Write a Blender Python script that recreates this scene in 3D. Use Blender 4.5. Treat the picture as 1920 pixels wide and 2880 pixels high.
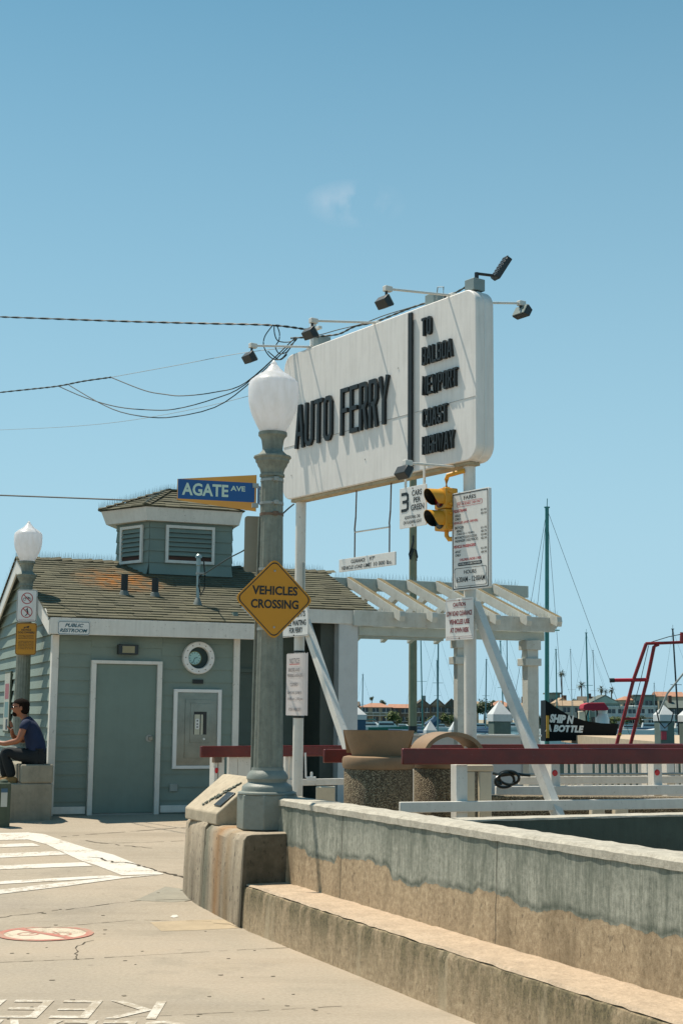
import bpy, bmesh, math, random
from math import sin, cos, tan, atan, atan2, radians, hypot, sqrt, pi
from mathutils import Vector, Matrix
random.seed(7)
for o in list(bpy.data.objects): bpy.data.objects.remove(o)
sc = bpy.context.scene
COL = sc.collection

# ------------------------------------------------------------------ camera
EYE = Vector((0, 0, 1.75))
PITCH = atan(575/4000); ROLL = radians(.5)
cam = bpy.data.cameras.new("camera"); cam.sensor_fit = 'VERTICAL'; cam.sensor_height = 36; cam.lens = 50
cam.clip_start = .1; cam.clip_end = 6000
co = bpy.data.objects.new("camera", cam); COL.objects.link(co)
_R = Vector((1, 0, 0)); _F = Vector((0, cos(PITCH), sin(PITCH))); _U = Vector((0, -sin(PITCH), cos(PITCH)))
R2 = cos(ROLL)*_R + sin(ROLL)*_U; U2 = cos(ROLL)*_U - sin(ROLL)*_R
co.matrix_world = Matrix(((R2.x, U2.x, -_F.x, EYE.x), (R2.y, U2.y, -_F.y, EYE.y), (R2.z, U2.z, -_F.z, EYE.z), (0, 0, 0, 1)))
sc.camera = co
sc.render.resolution_x = 682; sc.render.resolution_y = 1024

# ------------------------------------------------------------------ light
SUN_EL = radians(66); SUN_PHI = radians(35)
to_sun = Vector((-cos(SUN_PHI)*cos(SUN_EL), sin(SUN_PHI)*cos(SUN_EL), sin(SUN_EL)))
w = bpy.data.worlds.new("World"); sc.world = w; w.use_nodes = True
nt = w.node_tree; nt.nodes.clear()
sky = nt.nodes.new('ShaderNodeTexSky'); sky.sky_type = 'NISHITA'; sky.sun_disc = False
sky.sun_elevation = SUN_EL; sky.sun_rotation = atan2(to_sun.x, to_sun.y)
sky.air_density = 1.0; sky.dust_density = .4; sky.ozone_density = 1.2; sky.altitude = 0
hs = nt.nodes.new('ShaderNodeHueSaturation'); hs.inputs['Hue'].default_value = .475; hs.inputs['Saturation'].default_value = 1.15; hs.inputs['Value'].default_value = 1.0
gam = nt.nodes.new('ShaderNodeMixRGB'); gam.blend_type = 'MULTIPLY'; gam.inputs[0].default_value = 1; gam.inputs[2].default_value = (.60, 1.03, 1.08, 1)
bg = nt.nodes.new('ShaderNodeBackground'); bg.inputs[1].default_value = .072
wo = nt.nodes.new('ShaderNodeOutputWorld')
nt.links.new(sky.outputs[0], hs.inputs['Color']); nt.links.new(hs.outputs[0], gam.inputs[1]); tc = nt.nodes.new('ShaderNodeTexCoord'); sxz = nt.nodes.new('ShaderNodeSeparateXYZ'); nt.links.new(tc.outputs['Generated'], sxz.inputs[0])
hz = nt.nodes.new('ShaderNodeValToRGB'); nt.links.new(sxz.outputs['Z'], hz.inputs[0])
el = hz.color_ramp.elements; el[0].position = 0; el[0].color = (.96, .96, .96, 1); el[1].position = .62; el[1].color = (0, 0, 0, 1)
e_ = el.new(.12); e_.color = (.86, .86, .86, 1); e_ = el.new(.32); e_.color = (.5, .5, .5, 1)
hm = nt.nodes.new('ShaderNodeMixRGB'); nt.links.new(hz.outputs[0], hm.inputs[0]); nt.links.new(gam.outputs[0], hm.inputs[1]); hm.inputs[2].default_value = (4.8, 7.4, 8.9, 1)
cdir = Vector((.005, .98, .33)).normalized()
def wn(t): return nt.nodes.new(t)
def wmath(op, a, b=0):
    m = wn('ShaderNodeMath'); m.operation = op; m.use_clamp = op in ('MULTIPLY', 'SUBTRACT')
    for i, v in ((0, a), (1, b)):
        if hasattr(v, 'links'): nt.links.new(v, m.inputs[i])
        else: m.inputs[i].default_value = v
    return m.outputs[0]
mp = wn('ShaderNodeMapping'); mp.vector_type = 'POINT'; nt.links.new(tc.outputs['Generated'], mp.inputs[0]); mp.inputs['Location'].default_value = (-.2272, 0, -.878); mp.inputs['Scale'].default_value = (1.15, 0, 2.6)
mp.inputs['Rotation'].default_value = (0, radians(14), 0)
ln = wn('ShaderNodeVectorMath'); ln.operation = 'LENGTH'; nt.links.new(mp.outputs[0], ln.inputs[0])
cn = wn('ShaderNodeTexNoise'); nt.links.new(tc.outputs['Generated'], cn.inputs['Vector']); cn.inputs['Scale'].default_value = 34; cn.inputs['Detail'].default_value = 8
cfac = wmath('MULTIPLY', wmath('SUBTRACT', 1, wmath('MULTIPLY', ln.outputs['Value'], 24)), wmath('MULTIPLY', wmath('SUBTRACT', cn.outputs['Fac'], .42), 2.4))
cm = nt.nodes.new('ShaderNodeMixRGB'); nt.links.new(cfac, cm.inputs[0]); nt.links.new(hm.outputs[0], cm.inputs[1]); cm.inputs[2].default_value = (7.5, 8.2, 9, 1)
nt.links.new(cm.outputs[0], bg.inputs[0]); nt.links.new(bg.outputs[0], wo.inputs[0])
sl = bpy.data.lights.new("sun", 'SUN'); sl.energy = 4.9; sl.angle = radians(.5); sl.color = (1, .905, .77)
so = bpy.data.objects.new("sun", sl); COL.objects.link(so)
so.rotation_euler = (-to_sun).to_track_quat('-Z', 'Y').to_euler()
vs = sc.view_settings; vs.view_transform = 'Standard'; vs.look = 'None'; vs.exposure = .34; vs.gamma = 1

# ------------------------------------------------------------------ layout helpers (photo pixel -> point in the place)
def ray(px, py):
    xc = (px-960)/4000; yc = (1440-py)/4000
    xu = xc*cos(ROLL)-yc*sin(ROLL); yu = yc*cos(ROLL)+xc*sin(ROLL)
    return Vector((xu, cos(PITCH)-yu*sin(PITCH), sin(PITCH)+yu*cos(PITCH)))
def at(px, py, Y):
    d = ray(px, py); return EYE + d*(Y/d.y)
def onz(px, py, z):
    d = ray(px, py); return EYE + d*((z-EYE.z)/d.z)
def frame(x, y, z, ang):
    return Matrix.Translation((x, y, z)) @ Matrix.Rotation(ang, 4, 'Z')

# ------------------------------------------------------------------ materials
def lin(c):
    if isinstance(c, str): c = [int(c[i:i+2], 16)/255 for i in (0, 2, 4)]
    return [(x/12.92 if x <= .04045 else ((x+.055)/1.055)**2.4) for x in c]
MATS = {}
class NB:
    def __init__(s, m): s.t = m.node_tree
    def n(s, typ, **k):
        nd = s.t.nodes.new(typ)
        for a, b in k.items():
            if a.startswith('i_'): nd.inputs[a[2:].replace('_', ' ')].default_value = b
            else: setattr(nd, a, b)
        return nd
    def l(s, a, b): s.t.links.new(a, b)
    def ramp(s, fac, stops, interp='LINEAR'):
        r = s.t.nodes.new('ShaderNodeValToRGB'); s.l(fac, r.inputs[0]); r.color_ramp.interpolation = interp
        e = r.color_ramp.elements
        while len(e) < len(stops): e.new(.5)
        for q, (p, c) in zip(e, stops):
            q.position = p; q.color = (*c, 1) if len(c) == 3 else c
        return r.outputs[0]
    def mix(s, fac, a, b, mode='MIX'):
        m = s.t.nodes.new('ShaderNodeMixRGB'); m.blend_type = mode
        for i, v in ((0, fac), (1, a), (2, b)):
            if hasattr(v, 'links'): s.l(v, m.inputs[i])
            elif isinstance(v, (int, float)): m.inputs[i].default_value = v if i == 0 else (v, v, v, 1)
            else: m.inputs[i].default_value = (*v, 1)
        return m.outputs[0]
    def coord(s, scale=(1, 1, 1), out='Object'):
        c = s.n('ShaderNodeTexCoord'); m = s.n('ShaderNodeMapping'); m.inputs['Scale'].default_value = scale
        s.l(c.outputs[out], m.inputs[0]); return m.outputs[0]
    def noise(s, vec, scale, detail=4, rough=.6):
        n = s.n('ShaderNodeTexNoise'); s.l(vec, n.inputs['Vector']); n.inputs['Scale'].default_value = scale
        n.inputs['Detail'].default_value = detail; n.inputs['Roughness'].default_value = rough
        return n.outputs['Fac']
    def math(s, op, a, b=0, clamp=False):
        m = s.t.nodes.new('ShaderNodeMath'); m.operation = op; m.use_clamp = clamp
        for i, v in ((0, a), (1, b)):
            if hasattr(v, 'links'): s.l(v, m.inputs[i])
            else: m.inputs[i].default_value = v
        return m.outputs[0]
def newmat(name):
    m = bpy.data.materials.new(name); m.use_nodes = True
    b = NB(m); bs = m.node_tree.nodes['Principled BSDF']
    return m, b, bs
def pm(name, c, rough=.6, metal=0, var=.12, vs=3, bump=0, bs_=60, grime=0, gcol=(.1, .09, .07), streak=0, spec=.5, wear=0, wcol=(.3, .12, .05)):
    """painted / plain surface: base colour with soft mottling, fine bump, optional grime patches, vertical streaks and worn spots"""
    if name in MATS: return MATS[name]
    m, b, bs = newmat(name); c = lin(c)
    v = b.coord()
    nz = b.noise(v, vs)
    col = b.ramp(nz, [(.3, [x*(1-var) for x in c]), (.7, [min(1, x*(1+var)) for x in c])])
    if grime:
        g = b.noise(v, vs*2.3, 8, .75)
        gf = b.math('MULTIPLY', b.ramp(g, [(.48, (0, 0, 0)), (.75, (1, 1, 1))]), grime)
        col = b.mix(gf, col, gcol)
    if streak:
        g = b.noise(b.coord((14, 14, 1.0)), 1.3, 5, .7)
        gf = b.math('MULTIPLY', b.ramp(g, [(.45, (0, 0, 0)), (.72, (1, 1, 1))]), streak)
        col = b.mix(gf, col, gcol)
    if wear:
        g = b.noise(v, 22, 6, .8)
        gf = b.ramp(g, [(.63-.05*wear, (0, 0, 0)), (.66-.05*wear, (1, 1, 1))])
        g2 = b.ramp(b.noise(v, 2.1, 3), [(.45, (0, 0, 0)), (.6, (1, 1, 1))])
        col = b.mix(b.math('MULTIPLY', gf, b.math('MULTIPLY', g2, .8)), col, wcol)
    b.l(col, bs.inputs['Base Color']); bs.inputs['Roughness'].default_value = rough; bs.inputs['Metallic'].default_value = metal
    bs.inputs['Specular IOR Level'].default_value = spec
    if bump:
        bp = b.n('ShaderNodeBump'); bp.inputs['Strength'].default_value = bump; bp.inputs['Distance'].default_value = .01
        b.l(b.noise(v, bs_, 6, .7), bp.inputs['Height']); b.l(bp.outputs[0], bs.inputs['Normal'])
    MATS[name] = m; return m

WHITE = pm('white_paint', 'd6d3ca', .55, var=.05, vs=2.5, bump=.12, bs_=30, grime=.25, gcol=(.33, .31, .26), streak=.18, wear=.5, wcol=(.2, .17, .13))
WHITE_CLEAN = pm('white_metal', 'dad9d4', .45, var=.04, grime=.12, gcol=(.35, .33, .3), streak=.12)
SIGNWHITE = pm('sign_face_white', 'e0dbd4', .55, var=.05, vs=1.7, grime=.14, gcol=(.38, .35, .31), streak=.3)
BLACK = pm('black_paint', '141a19', .5, var=.2)
RED = pm('red_print', 'a82028', .5, var=.05)
SIDING = pm('sage_siding', '76857c', .7, var=.08, vs=1.8, bump=.2, bs_=40, grime=.22, gcol=(.16, .19, .17), streak=.1)
DOORM = pm('sage_door', '6d7f76', .5, var=.06, vs=1.6, grime=.3, gcol=(.11, .14, .12), streak=.15)
STEEL = pm('stainless_steel', '85877d', .3, metal=.9, var=.15, vs=5, streak=.3, gcol=(.25, .24, .2))
DULLALU = pm('dull_flashing', '6f7672', .7, metal=.2, var=.15, grime=.4)
ALU = pm('aluminium', '9a9c96', .5, metal=.5, var=.08)
REDWOOD = pm('red_stained_wood', '64190f', .3, var=.25, vs=5, bump=.15, bs_=25, grime=.35, gcol=(.05, .02, .015), wear=.25, wcol=(.18, .1, .08))
YELLOW = pm('yellow_sign', 'c08408', .45, var=.04, grime=.06, gcol=(.3, .18, .02))
SIGNAL = pm('signal_yellow', 'cf9428', .45, var=.05, grime=.12, gcol=(.3, .18, .04))
ORANGE = pm('orange_sign', 'b5801c', .5, var=.04)
BLUE = pm('street_sign_blue', '0d4c86', .4, var=.05)
PALEL = pm('pale_lettering', 'b9cfc0', .5, var=.03)
RUST = pm('rusted_metal', '6b5a4c', .8, var=.3, vs=12, grime=.7, gcol=(.12, .05, .02), bump=.3)
DARKM = pm('dark_fixture', '20282a', .45, var=.15, grime=.15, gcol=(.1, .07, .05))
LENSG = pm('fixture_glass', '8a9088', .2, var=.1)
POSTG = pm('lamp_post_concrete', '7f857a', .75, var=.14, vs=9, bump=.5, bs_=90, grime=.5, gcol=(.075, .08, .07), streak=.5)
POSTP = pm('painted_plinth', '7b8179', .5, var=.1, vs=7, bump=.3, bs_=60, grime=.35, gcol=(.07, .075, .06))
CABLE = pm('cable_black', '0d2626', .6)
CABLEL = pm('cable_grey', '8b9494', .6)
GREENM = pm('dark_green_mast', '2f7570', .5, var=.1)
MASTM = pm('mast_paint', '56787a', .5, var=.1)
PILE = pm('pile_tan', '8f866a', .85, var=.12, vs=5, streak=.3, gcol=(.09, .08, .05))
CONC = pm('grey_concrete', '8f8a7a', .9, var=.14, vs=3, bump=.4, bs_=50, grime=.5, gcol=(.13, .12, .09), streak=.25)
DARKCONC = pm('shade_dark_stained_concrete', '3f4d47', .9, var=.2, vs=2, bump=.4, grime=.6, gcol=(.02, .03, .025), streak=.3)  # planter wall's shade put into the dark base colour, under grime and streaks
TANLID = pm('tan_plastic_lid', '8a6f52', .55, var=.1, vs=5, grime=.35, gcol=(.12, .09, .06), bump=.15, bs_=18)
REDTUBE = pm('red_steel_tube', '8c1a18', .4, var=.1, wear=.4)
BOATW = pm('boat_white', 'c8ccc8', .4, var=.05)
HULLBLK = pm('black_hull', '070d0e', .7, var=.1, spec=.2)
GLASSD = pm('dark_window_glass', '203038', .12, var=.2, vs=.3)
BOLM = pm('weathered_green_post', '4c5747', .8, streak=.5, gcol=(.04, .05, .035), grime=.4)
CREAM = pm('cream_plastic', 'cbbfa6', .5, var=.06, grime=.15)
REFL = pm('red_reflector', 'c01a20', .2, var=.1)

def m_concrete_ground():
    m, b, bs = newmat('pavement_concrete')
    v = b.coord()
    big = b.noise(v, .35, 5, .6)
    col = b.ramp(big, [(.33, lin('857866')), (.46, lin('978871')), (.56, lin('a29078')), (.7, lin('ab9474'))])
    fine = b.noise(v, 140, 6, .8)
    col = b.mix(.3, col, b.ramp(fine, [(.3, (.2, .18, .14)), (.7, (.55, .5, .42))]), 'MIX')
    gr2 = b.noise(v, 34, 4, .85)
    col = b.mix(.22, col, b.ramp(gr2, [(.35, (.16, .14, .11)), (.65, (.55, .49, .4))]), 'MIX')
    oil = b.noise(v, 1.3, 6, .65)
    col = b.mix(b.math('MULTIPLY', b.ramp(oil, [(.55, (0, 0, 0)), (.7, (1, 1, 1))]), .3), col, lin('6b675a'))
    st = b.noise(b.coord((.25, 1.6, 1)), 1.1, 7, .7)
    col = b.mix(b.math('MULTIPLY', b.ramp(st, [(.5, (0, 0, 0)), (.72, (1, 1, 1))]), .45), col, lin('7e7361'))
    sp = b.noise(v, 9, 2, .4)
    col = b.mix(b.math('MULTIPLY', b.ramp(sp, [(.73, (0, 0, 0)), (.77, (1, 1, 1))]), .5), col, lin('6a6153'))
    b.l(col, bs.inputs['Base Color']); bs.inputs['Roughness'].default_value = .85
    bp = b.n('ShaderNodeBump'); bp.inputs['Strength'].default_value = .35; bp.inputs['Distance'].default_value = .006
    b.l(fine, bp.inputs['Height']); b.l(bp.outputs[0], bs.inputs['Normal'])
    return m
GROUND = m_concrete_ground()

def m_bench(name, kind):
    """old cast concrete. kind 'wall': grey skim coat peeling off tan aggregate along a wavy edge, with dark runs; 'seat': mould under the lip"""
    m, b, bs = newmat(name)
    v = b.coord(); sx = b.n('ShaderNodeSeparateXYZ'); b.l(v, sx.inputs[0])
    X, Z = sx.outputs['X'], sx.outputs['Z']
    agg = b.noise(v, 95, 5, .85); mid = b.noise(v, 12, 6, .7)
    tan_ = b.ramp(agg, [(.3, lin('4d4130')), (.47, lin('978062')), (.62, lin('a78f6f')), (.75, lin('c9b595'))])
    tan_ = b.mix(.45, tan_, b.ramp(b.noise(b.coord((2.2, 2.2, 1.1)), 1.6, 8, .8), [(.36, lin('7d6e57')), (.5, lin('b09b7e')), (.62, lin('cfb896'))]))
    tan_ = b.mix(.45, tan_, b.ramp(b.noise(v, 24, 6, .85), [(.36, lin('6d5e46')), (.5, lin('ae997c')), (.64, lin('dcc8a8'))]))
    # pits
    pit = b.ramp(b.noise(b.coord((1, 1, .45)), 38, 2, .4), [(.66, (0, 0, 0)), (.70, (1, 1, 1))])
    tan_ = b.mix(b.math('MULTIPLY', pit, .45), tan_, lin('3a2f24'))
    sv = b.coord((9, 9, .55)); runs = b.noise(sv, 2.2, 6, .7); fr = b.noise(b.coord((60, 60, 2)), 1.6, 4, .8)
    if kind == 'wall':
        grey = b.ramp(runs, [(.30, lin('50564c')), (.42, lin('7c8074')), (.56, lin('a3a497')), (.66, lin('95998c')), (.8, lin('5d6357'))])
        grey = b.mix(.45, grey, b.ramp(fr, [(.38, lin('4a4f45')), (.6, lin('bcbaaa'))]))
        grey = b.mix(.3, grey, b.ramp(b.noise(v, 26, 6, .8), [(.38, lin('4a4f45')), (.62, lin('c4c2b2'))]))
        bnd = b.ramp(b.noise(b.coord((1.5, 1.5, .35)), 1.9, 8, .75), [(.47, (0, 0, 0)), (.66, (.8,)*3)])
        grey = b.mix(bnd, grey, lin('4b5447'))
        # darker, mossy just under the coping
        tp = b.math('MULTIPLY', b.math('SUBTRACT', Z, .82), 6, True)
        grey = b.mix(b.math('MULTIPLY', b.math('MULTIPLY', tp, b.ramp(runs, [(.4, (.25,)*3), (.6, (1, 1, 1))])), .65), grey, lin('46544b'))
        def n1d(sc_, det, ro):
            n1 = b.n('ShaderNodeTexNoise'); n1.noise_dimensions = '1D'; b.l(X, n1.inputs['W']); n1.inputs['Scale'].default_value = sc_; n1.inputs['Detail'].default_value = det; n1.inputs['Roughness'].default_value = ro
            return n1.outputs['Fac']
        vo1 = b.n('ShaderNodeTexVoronoi'); vo1.voronoi_dimensions = '1D'; b.l(X, vo1.inputs['W']); vo1.inputs['Scale'].default_value = 1.9; vo1.feature = 'SMOOTH_F1'; vo1.inputs['Smoothness'].default_value = .35
        sp1 = b.n('ShaderNodeSeparateXYZ'); b.l(vo1.outputs['Color'], sp1.inputs[0])
        edge = b.math('ADD', b.math('MULTIPLY', n1d(.9, 2, .5), .16), .47)
        edge = b.math('ADD', edge, b.math('MULTIPLY', sp1.outputs[0], .085))
        edge = b.math('ADD', edge, b.math('MULTIPLY', n1d(7, 3, .5), .06))
        edge = b.math('ADD', edge, b.math('MULTIPLY', b.noise(v, 22, 3, .5), .025))
        d = b.math('SUBTRACT', Z, edge)
        f = b.math('GREATER_THAN', d, 0)
        col = b.mix(f, tan_, grey)
        lip = b.math('SUBTRACT', 1, b.math('MULTIPLY', b.math('ABSOLUTE', b.math('SUBTRACT', d, .02)), 30), True)
        col = b.mix(b.math('MULTIPLY', lip, b.ramp(b.noise(v, 9, 4, .7), [(.35, (.2,)*3), (.6, (.85,)*3)])), col, lin('434c42'))
        pk = b.ramp(b.noise(b.coord((1, 1, .8)), 16, 5, .8), [(.71, (0, 0, 0)), (.72, (1, 1, 1))])
        col = b.mix(b.math('MULTIPLY', pk, .8), col, lin('3a3d33'))
        wv = b.math('ABSOLUTE', b.math('SUBTRACT', b.math('FRACT', b.math('ADD', b.math('MULTIPLY', X, .42), b.math('MULTIPLY', b.noise(v, 5, 5, .7), .02))), .5))
        col = b.mix(b.math('MULTIPLY', b.math('LESS_THAN', wv, .0035), .6), col, lin('3b382c'))
        stn = b.ramp(b.noise(b.coord((2.2, 2.2, .5)), 1.3, 5, .65), [(.5, (0, 0, 0)), (.66, (.6,)*3)])
        col = b.mix(b.math('MULTIPLY', stn, b.math('SUBTRACT', 1, f)), col, lin('6f5f46'))
        hgt = b.math('ADD', b.math('MULTIPLY', f, 1.2), b.math('MULTIPLY', agg, .5))
    elif kind == 'coping':
        col = b.ramp(b.noise(v, 14, 8, .85), [(.34, lin('857f70')), (.5, lin('b0aa9b')), (.66, lin('cfc9b8'))])
        col = b.mix(.3, col, b.ramp(agg, [(.3, lin('7c776a')), (.7, lin('cfc9ba'))]))
        hgt = agg
    elif kind == 'seat':
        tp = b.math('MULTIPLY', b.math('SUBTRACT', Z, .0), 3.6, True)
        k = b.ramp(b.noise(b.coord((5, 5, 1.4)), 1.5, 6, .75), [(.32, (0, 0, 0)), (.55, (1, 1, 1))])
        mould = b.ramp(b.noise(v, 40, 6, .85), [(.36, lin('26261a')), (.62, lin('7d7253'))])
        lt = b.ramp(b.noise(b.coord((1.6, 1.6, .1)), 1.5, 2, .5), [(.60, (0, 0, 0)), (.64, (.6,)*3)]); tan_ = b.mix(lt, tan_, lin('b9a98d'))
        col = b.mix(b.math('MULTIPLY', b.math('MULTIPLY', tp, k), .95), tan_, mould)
        hgt = agg
    elif kind == 'seattop':
        col = b.ramp(b.noise(v, 6, 9, .85), [(.34, lin('8c7a65')), (.5, lin('b09b82')), (.66, lin('cdb69a'))])
        col = b.mix(.3, col, b.ramp(b.noise(v, 45, 5, .85), [(.38, lin('6e5f4c')), (.62, lin('e0cbb0'))]))
        col = b.mix(.25, col, b.ramp(agg, [(.3, lin('8b7863')), (.7, lin('d8c2a8'))]))
        hgt = agg
    else:  # pedestal
        base = b.ramp(mid, [(.3, lin('8f8371')), (.7, lin('b3a48c'))])
        low = b.math('SUBTRACT', 1, b.math('MULTIPLY', Z, 1.35), True)
        st = b.noise(b.coord((4.5, 4.5, .35)), 1.6, 5, .6)
        base = b.mix(b.math('MULTIPLY', low, b.ramp(st, [(.42, (0, 0, 0)), (.6, (.95,)*3)])), base, lin('4d3f2a'))
        def band(x0, wd, c, k, base):
            d_ = b.math('ABSOLUTE', b.math('SUBTRACT', b.math('ADD', X, b.math('MULTIPLY', b.noise(b.coord((3, 3, 1)), 2.5, 4, .6), .12)), x0+.06))
            m_ = b.math('SUBTRACT', 1, b.math('DIVIDE', d_, wd), True)
            return b.mix(b.math('MULTIPLY', m_, k), base, c)
        base = band(-.93, .13, lin('4c5647'), .85, base); base = band(-.62, .16, lin('9a6a30'), .8, base); base = band(-.36, .12, lin('8c6f45'), .6, base); base = band(-1.62, .2, lin('6a5a40'), .6, base)
        col = b.mix(.2, base, b.ramp(agg, [(.3, lin('554a3b')), (.7, lin('c6b9a2'))]))
        col = b.mix(b.math('MULTIPLY', pit, .7), col, lin('2c261e'))
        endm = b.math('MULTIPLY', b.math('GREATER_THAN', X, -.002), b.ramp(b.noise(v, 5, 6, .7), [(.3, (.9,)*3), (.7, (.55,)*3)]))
        col = b.mix(endm, col, lin('39382b'))  # end face: dark olive stain, deepened to put its shade into the colour
        hgt = agg
    b.l(col, bs.inputs['Base Color']); bs.inputs['Roughness'].default_value = .92
    bp = b.n('ShaderNodeBump'); bp.inputs['Strength'].default_value = .6; bp.inputs['Distance'].default_value = .008
    b.l(hgt, bp.inputs['Height']); b.l(bp.outputs[0], bs.inputs['Normal'])
    return m
M_WALL = m_bench('skimmed_wall_concrete', 'wall'); M_COPE = m_bench('coping_concrete', 'coping')
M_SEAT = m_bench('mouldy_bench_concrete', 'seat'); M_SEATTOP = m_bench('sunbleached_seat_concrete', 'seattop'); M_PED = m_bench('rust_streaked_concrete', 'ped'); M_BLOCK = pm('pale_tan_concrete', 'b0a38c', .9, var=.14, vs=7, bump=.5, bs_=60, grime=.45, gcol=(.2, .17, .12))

def m_pebble():
    m, b, bs = newmat('pebble_aggregate')
    vo = b.n('ShaderNodeTexVoronoi'); b.l(b.coord(), vo.inputs['Vector']); vo.inputs['Scale'].default_value = 105
    sp = b.n('ShaderNodeSeparateXYZ'); b.l(vo.outputs['Color'], sp.inputs[0])
    col = b.ramp(sp.outputs[0], [(0, lin('5e5342')), (.35, lin('7f7058')), (.65, lin('96866a')), (1, lin('c4b595'))])
    ed = b.ramp(vo.outputs['Distance'], [(.25, (1, 1, 1)), (.75, (.28, .25, .2))])
    col = b.mix(1, col, ed, 'MULTIPLY')
    b.l(col, bs.inputs['Base Color']); bs.inputs['Roughness'].default_value = .75
    bp = b.n('ShaderNodeBump'); bp.inputs['Strength'].default_value = .9; bp.inputs['Distance'].default_value = .008; bp.invert = True
    b.l(vo.outputs['Distance'], bp.inputs['Height']); b.l(bp.outputs[0], bs.inputs['Normal'])
    return m
PEBBLE = m_pebble()

def m_shingle(lichen):
    m, b, bs = newmat('asphalt_shingle' + ('_lichen' if lichen else ''))
    a = b.n('ShaderNodeVertexColor'); a.layer_name = 'tint'
    v = b.coord()
    gr = b.noise(v, 160, 5, .8); md = b.noise(v, 3, 6, .7)
    col = b.ramp(md, [(.3, lin('484836')), (.55, lin('5a5843')), (.75, lin('6a664c'))])
    col = b.mix(1, col, a.outputs[0], 'MULTIPLY')
    col = b.mix(.3, col, b.ramp(gr, [(.3, lin('292820')), (.7, lin('857e68'))]))
    if lichen:
        g = b.n('ShaderNodeMapping'); c = b.n('ShaderNodeTexCoord'); b.l(c.outputs['Object'], g.inputs[0])
        g.inputs['Location'].default_value = (-1.35, -1.9, 0); g.inputs['Scale'].default_value = (1, 1, 0)
        ln = b.n('ShaderNodeVectorMath'); ln.operation = 'LENGTH'; b.l(g.outputs[0], ln.inputs[0])
        near = b.math('SUBTRACT', 1, b.math('MULTIPLY', ln.outputs['Value'], 1.15), True)
        k = b.ramp(b.noise(b.coord((1, 1, 1)), 5, 7, .75), [(.42, (0, 0, 0)), (.6, (1, 1, 1))])
        sp = b.ramp(b.noise(v, 11, 5, .7), [(.62, (0, 0, 0)), (.7, (.35,)*3)])
        col = b.mix(b.math('MAXIMUM', b.math('MULTIPLY', near, b.math('MULTIPLY', k, 1.5), True), b.math('MULTIPLY', sp, .6)), col, lin('96601f'))
    b.l(col, bs.inputs['Base Color']); bs.inputs['Roughness'].default_value = .95
    bp = b.n('ShaderNodeBump'); bp.inputs['Strength'].default_value = .5; bp.inputs['Distance'].default_value = .005
    b.l(gr, bp.inputs['Height']); b.l(bp.outputs[0], bs.inputs['Normal'])
    return m
SHINGLE = m_shingle(True); SHINGLE2 = m_shingle(False)

def m_globe():
    m, b, bs = newmat('frosted_white_globe')
    gv = b.coord(); gz = b.n('ShaderNodeSeparateXYZ'); b.l(gv, gz.inputs[0])
    gc = b.ramp(b.noise(b.coord((6, 6, 1.5)), 2.5, 6, .7), [(.4, (.88, .88, .89)), (.72, (.66, .65, .61))])
    b.l(gc, bs.inputs['Base Color']); bs.inputs['Roughness'].default_value = .3
    bs.inputs['Subsurface Weight'].default_value = .6; bs.inputs['Subsurface Radius'].default_value = (.1, .1, .1); bs.inputs['Subsurface Scale'].default_value = .5
    tr = b.n('ShaderNodeBsdfTranslucent'); tr.inputs[0].default_value = (.9, .89, .9, 1)
    mx = b.n('ShaderNodeMixShader'); mx.inputs[0].default_value = .5
    out = m.node_tree.nodes['Material Output']
    b.l(bs.outputs[0], mx.inputs[1]); b.l(tr.outputs[0], mx.inputs[2]); b.l(mx.outputs[0], out.inputs[0])
    return m
GLOBE = m_globe()
def m_water():
    m, b, bs = newmat('harbour_water')
    bs.inputs['Base Color'].default_value = (.03, .10, .11, 1); bs.inputs['Roughness'].default_value = .12
    bp = b.n('ShaderNodeBump'); bp.inputs['Strength'].default_value = .5; bp.inputs['Distance'].default_value = .2
    b.l(b.noise(b.coord((1, .4, 1)), 1.5, 6, .6), bp.inputs['Height']); b.l(bp.outputs[0], bs.inputs['Normal'])
    return m
WATER = m_water()
def m_marking(name, c, ext=0):
    m, b, bs = newmat(name); c = lin(c)
    nz = b.noise(b.coord(), 26, 7, .8); big = b.noise(b.coord(), 2.5, 4, .6)
    f = b.ramp(b.math('ADD', b.math('MULTIPLY', nz, .6), b.math('MULTIPLY', big, .4)), [(.43+ext, (0, 0, 0)), (.50+ext, (1, 1, 1))])
    col = b.mix(b.math('ADD', b.math('MULTIPLY', f, .8), .12), lin('9c8f7a'), c)
    b.l(col, bs.inputs['Base Color']); bs.inputs['Roughness'].default_value = .8
    return m
MARKW = m_marking('worn_white_marking', 'd0cbc0'); MARKR = m_marking('worn_red_marking', 'b4574b'); MARKP = m_marking('faint_pink_marking', 'c8bba6')
MARKF = m_marking('faded_white_lettering', 'cbc5b8', .055)
MARKR = m_marking('faded_red_marking', 'b06a5c', .02)
def m_leaf(name, c1, c2):
    m, b, bs = newmat(name)
    a = b.n('ShaderNodeVertexColor'); a.layer_name = 'tint'
    b.l(b.mix(1, b.ramp(b.noise(b.coord(), .6, 3), [(.35, lin(c1)), (.65, lin(c2))]), a.outputs[0], 'MULTIPLY'), bs.inputs['Base Color'])
    bs.inputs['Roughness'].default_value = .7; return m
LEAF = m_leaf('tree_leaves', '2b3a22', '4a5a30'); LEAFB = m_leaf('bush_leaves', '45552a', '6a7436'); PALML = m_leaf('palm_leaves', '2a3520', '4d5730')

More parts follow.
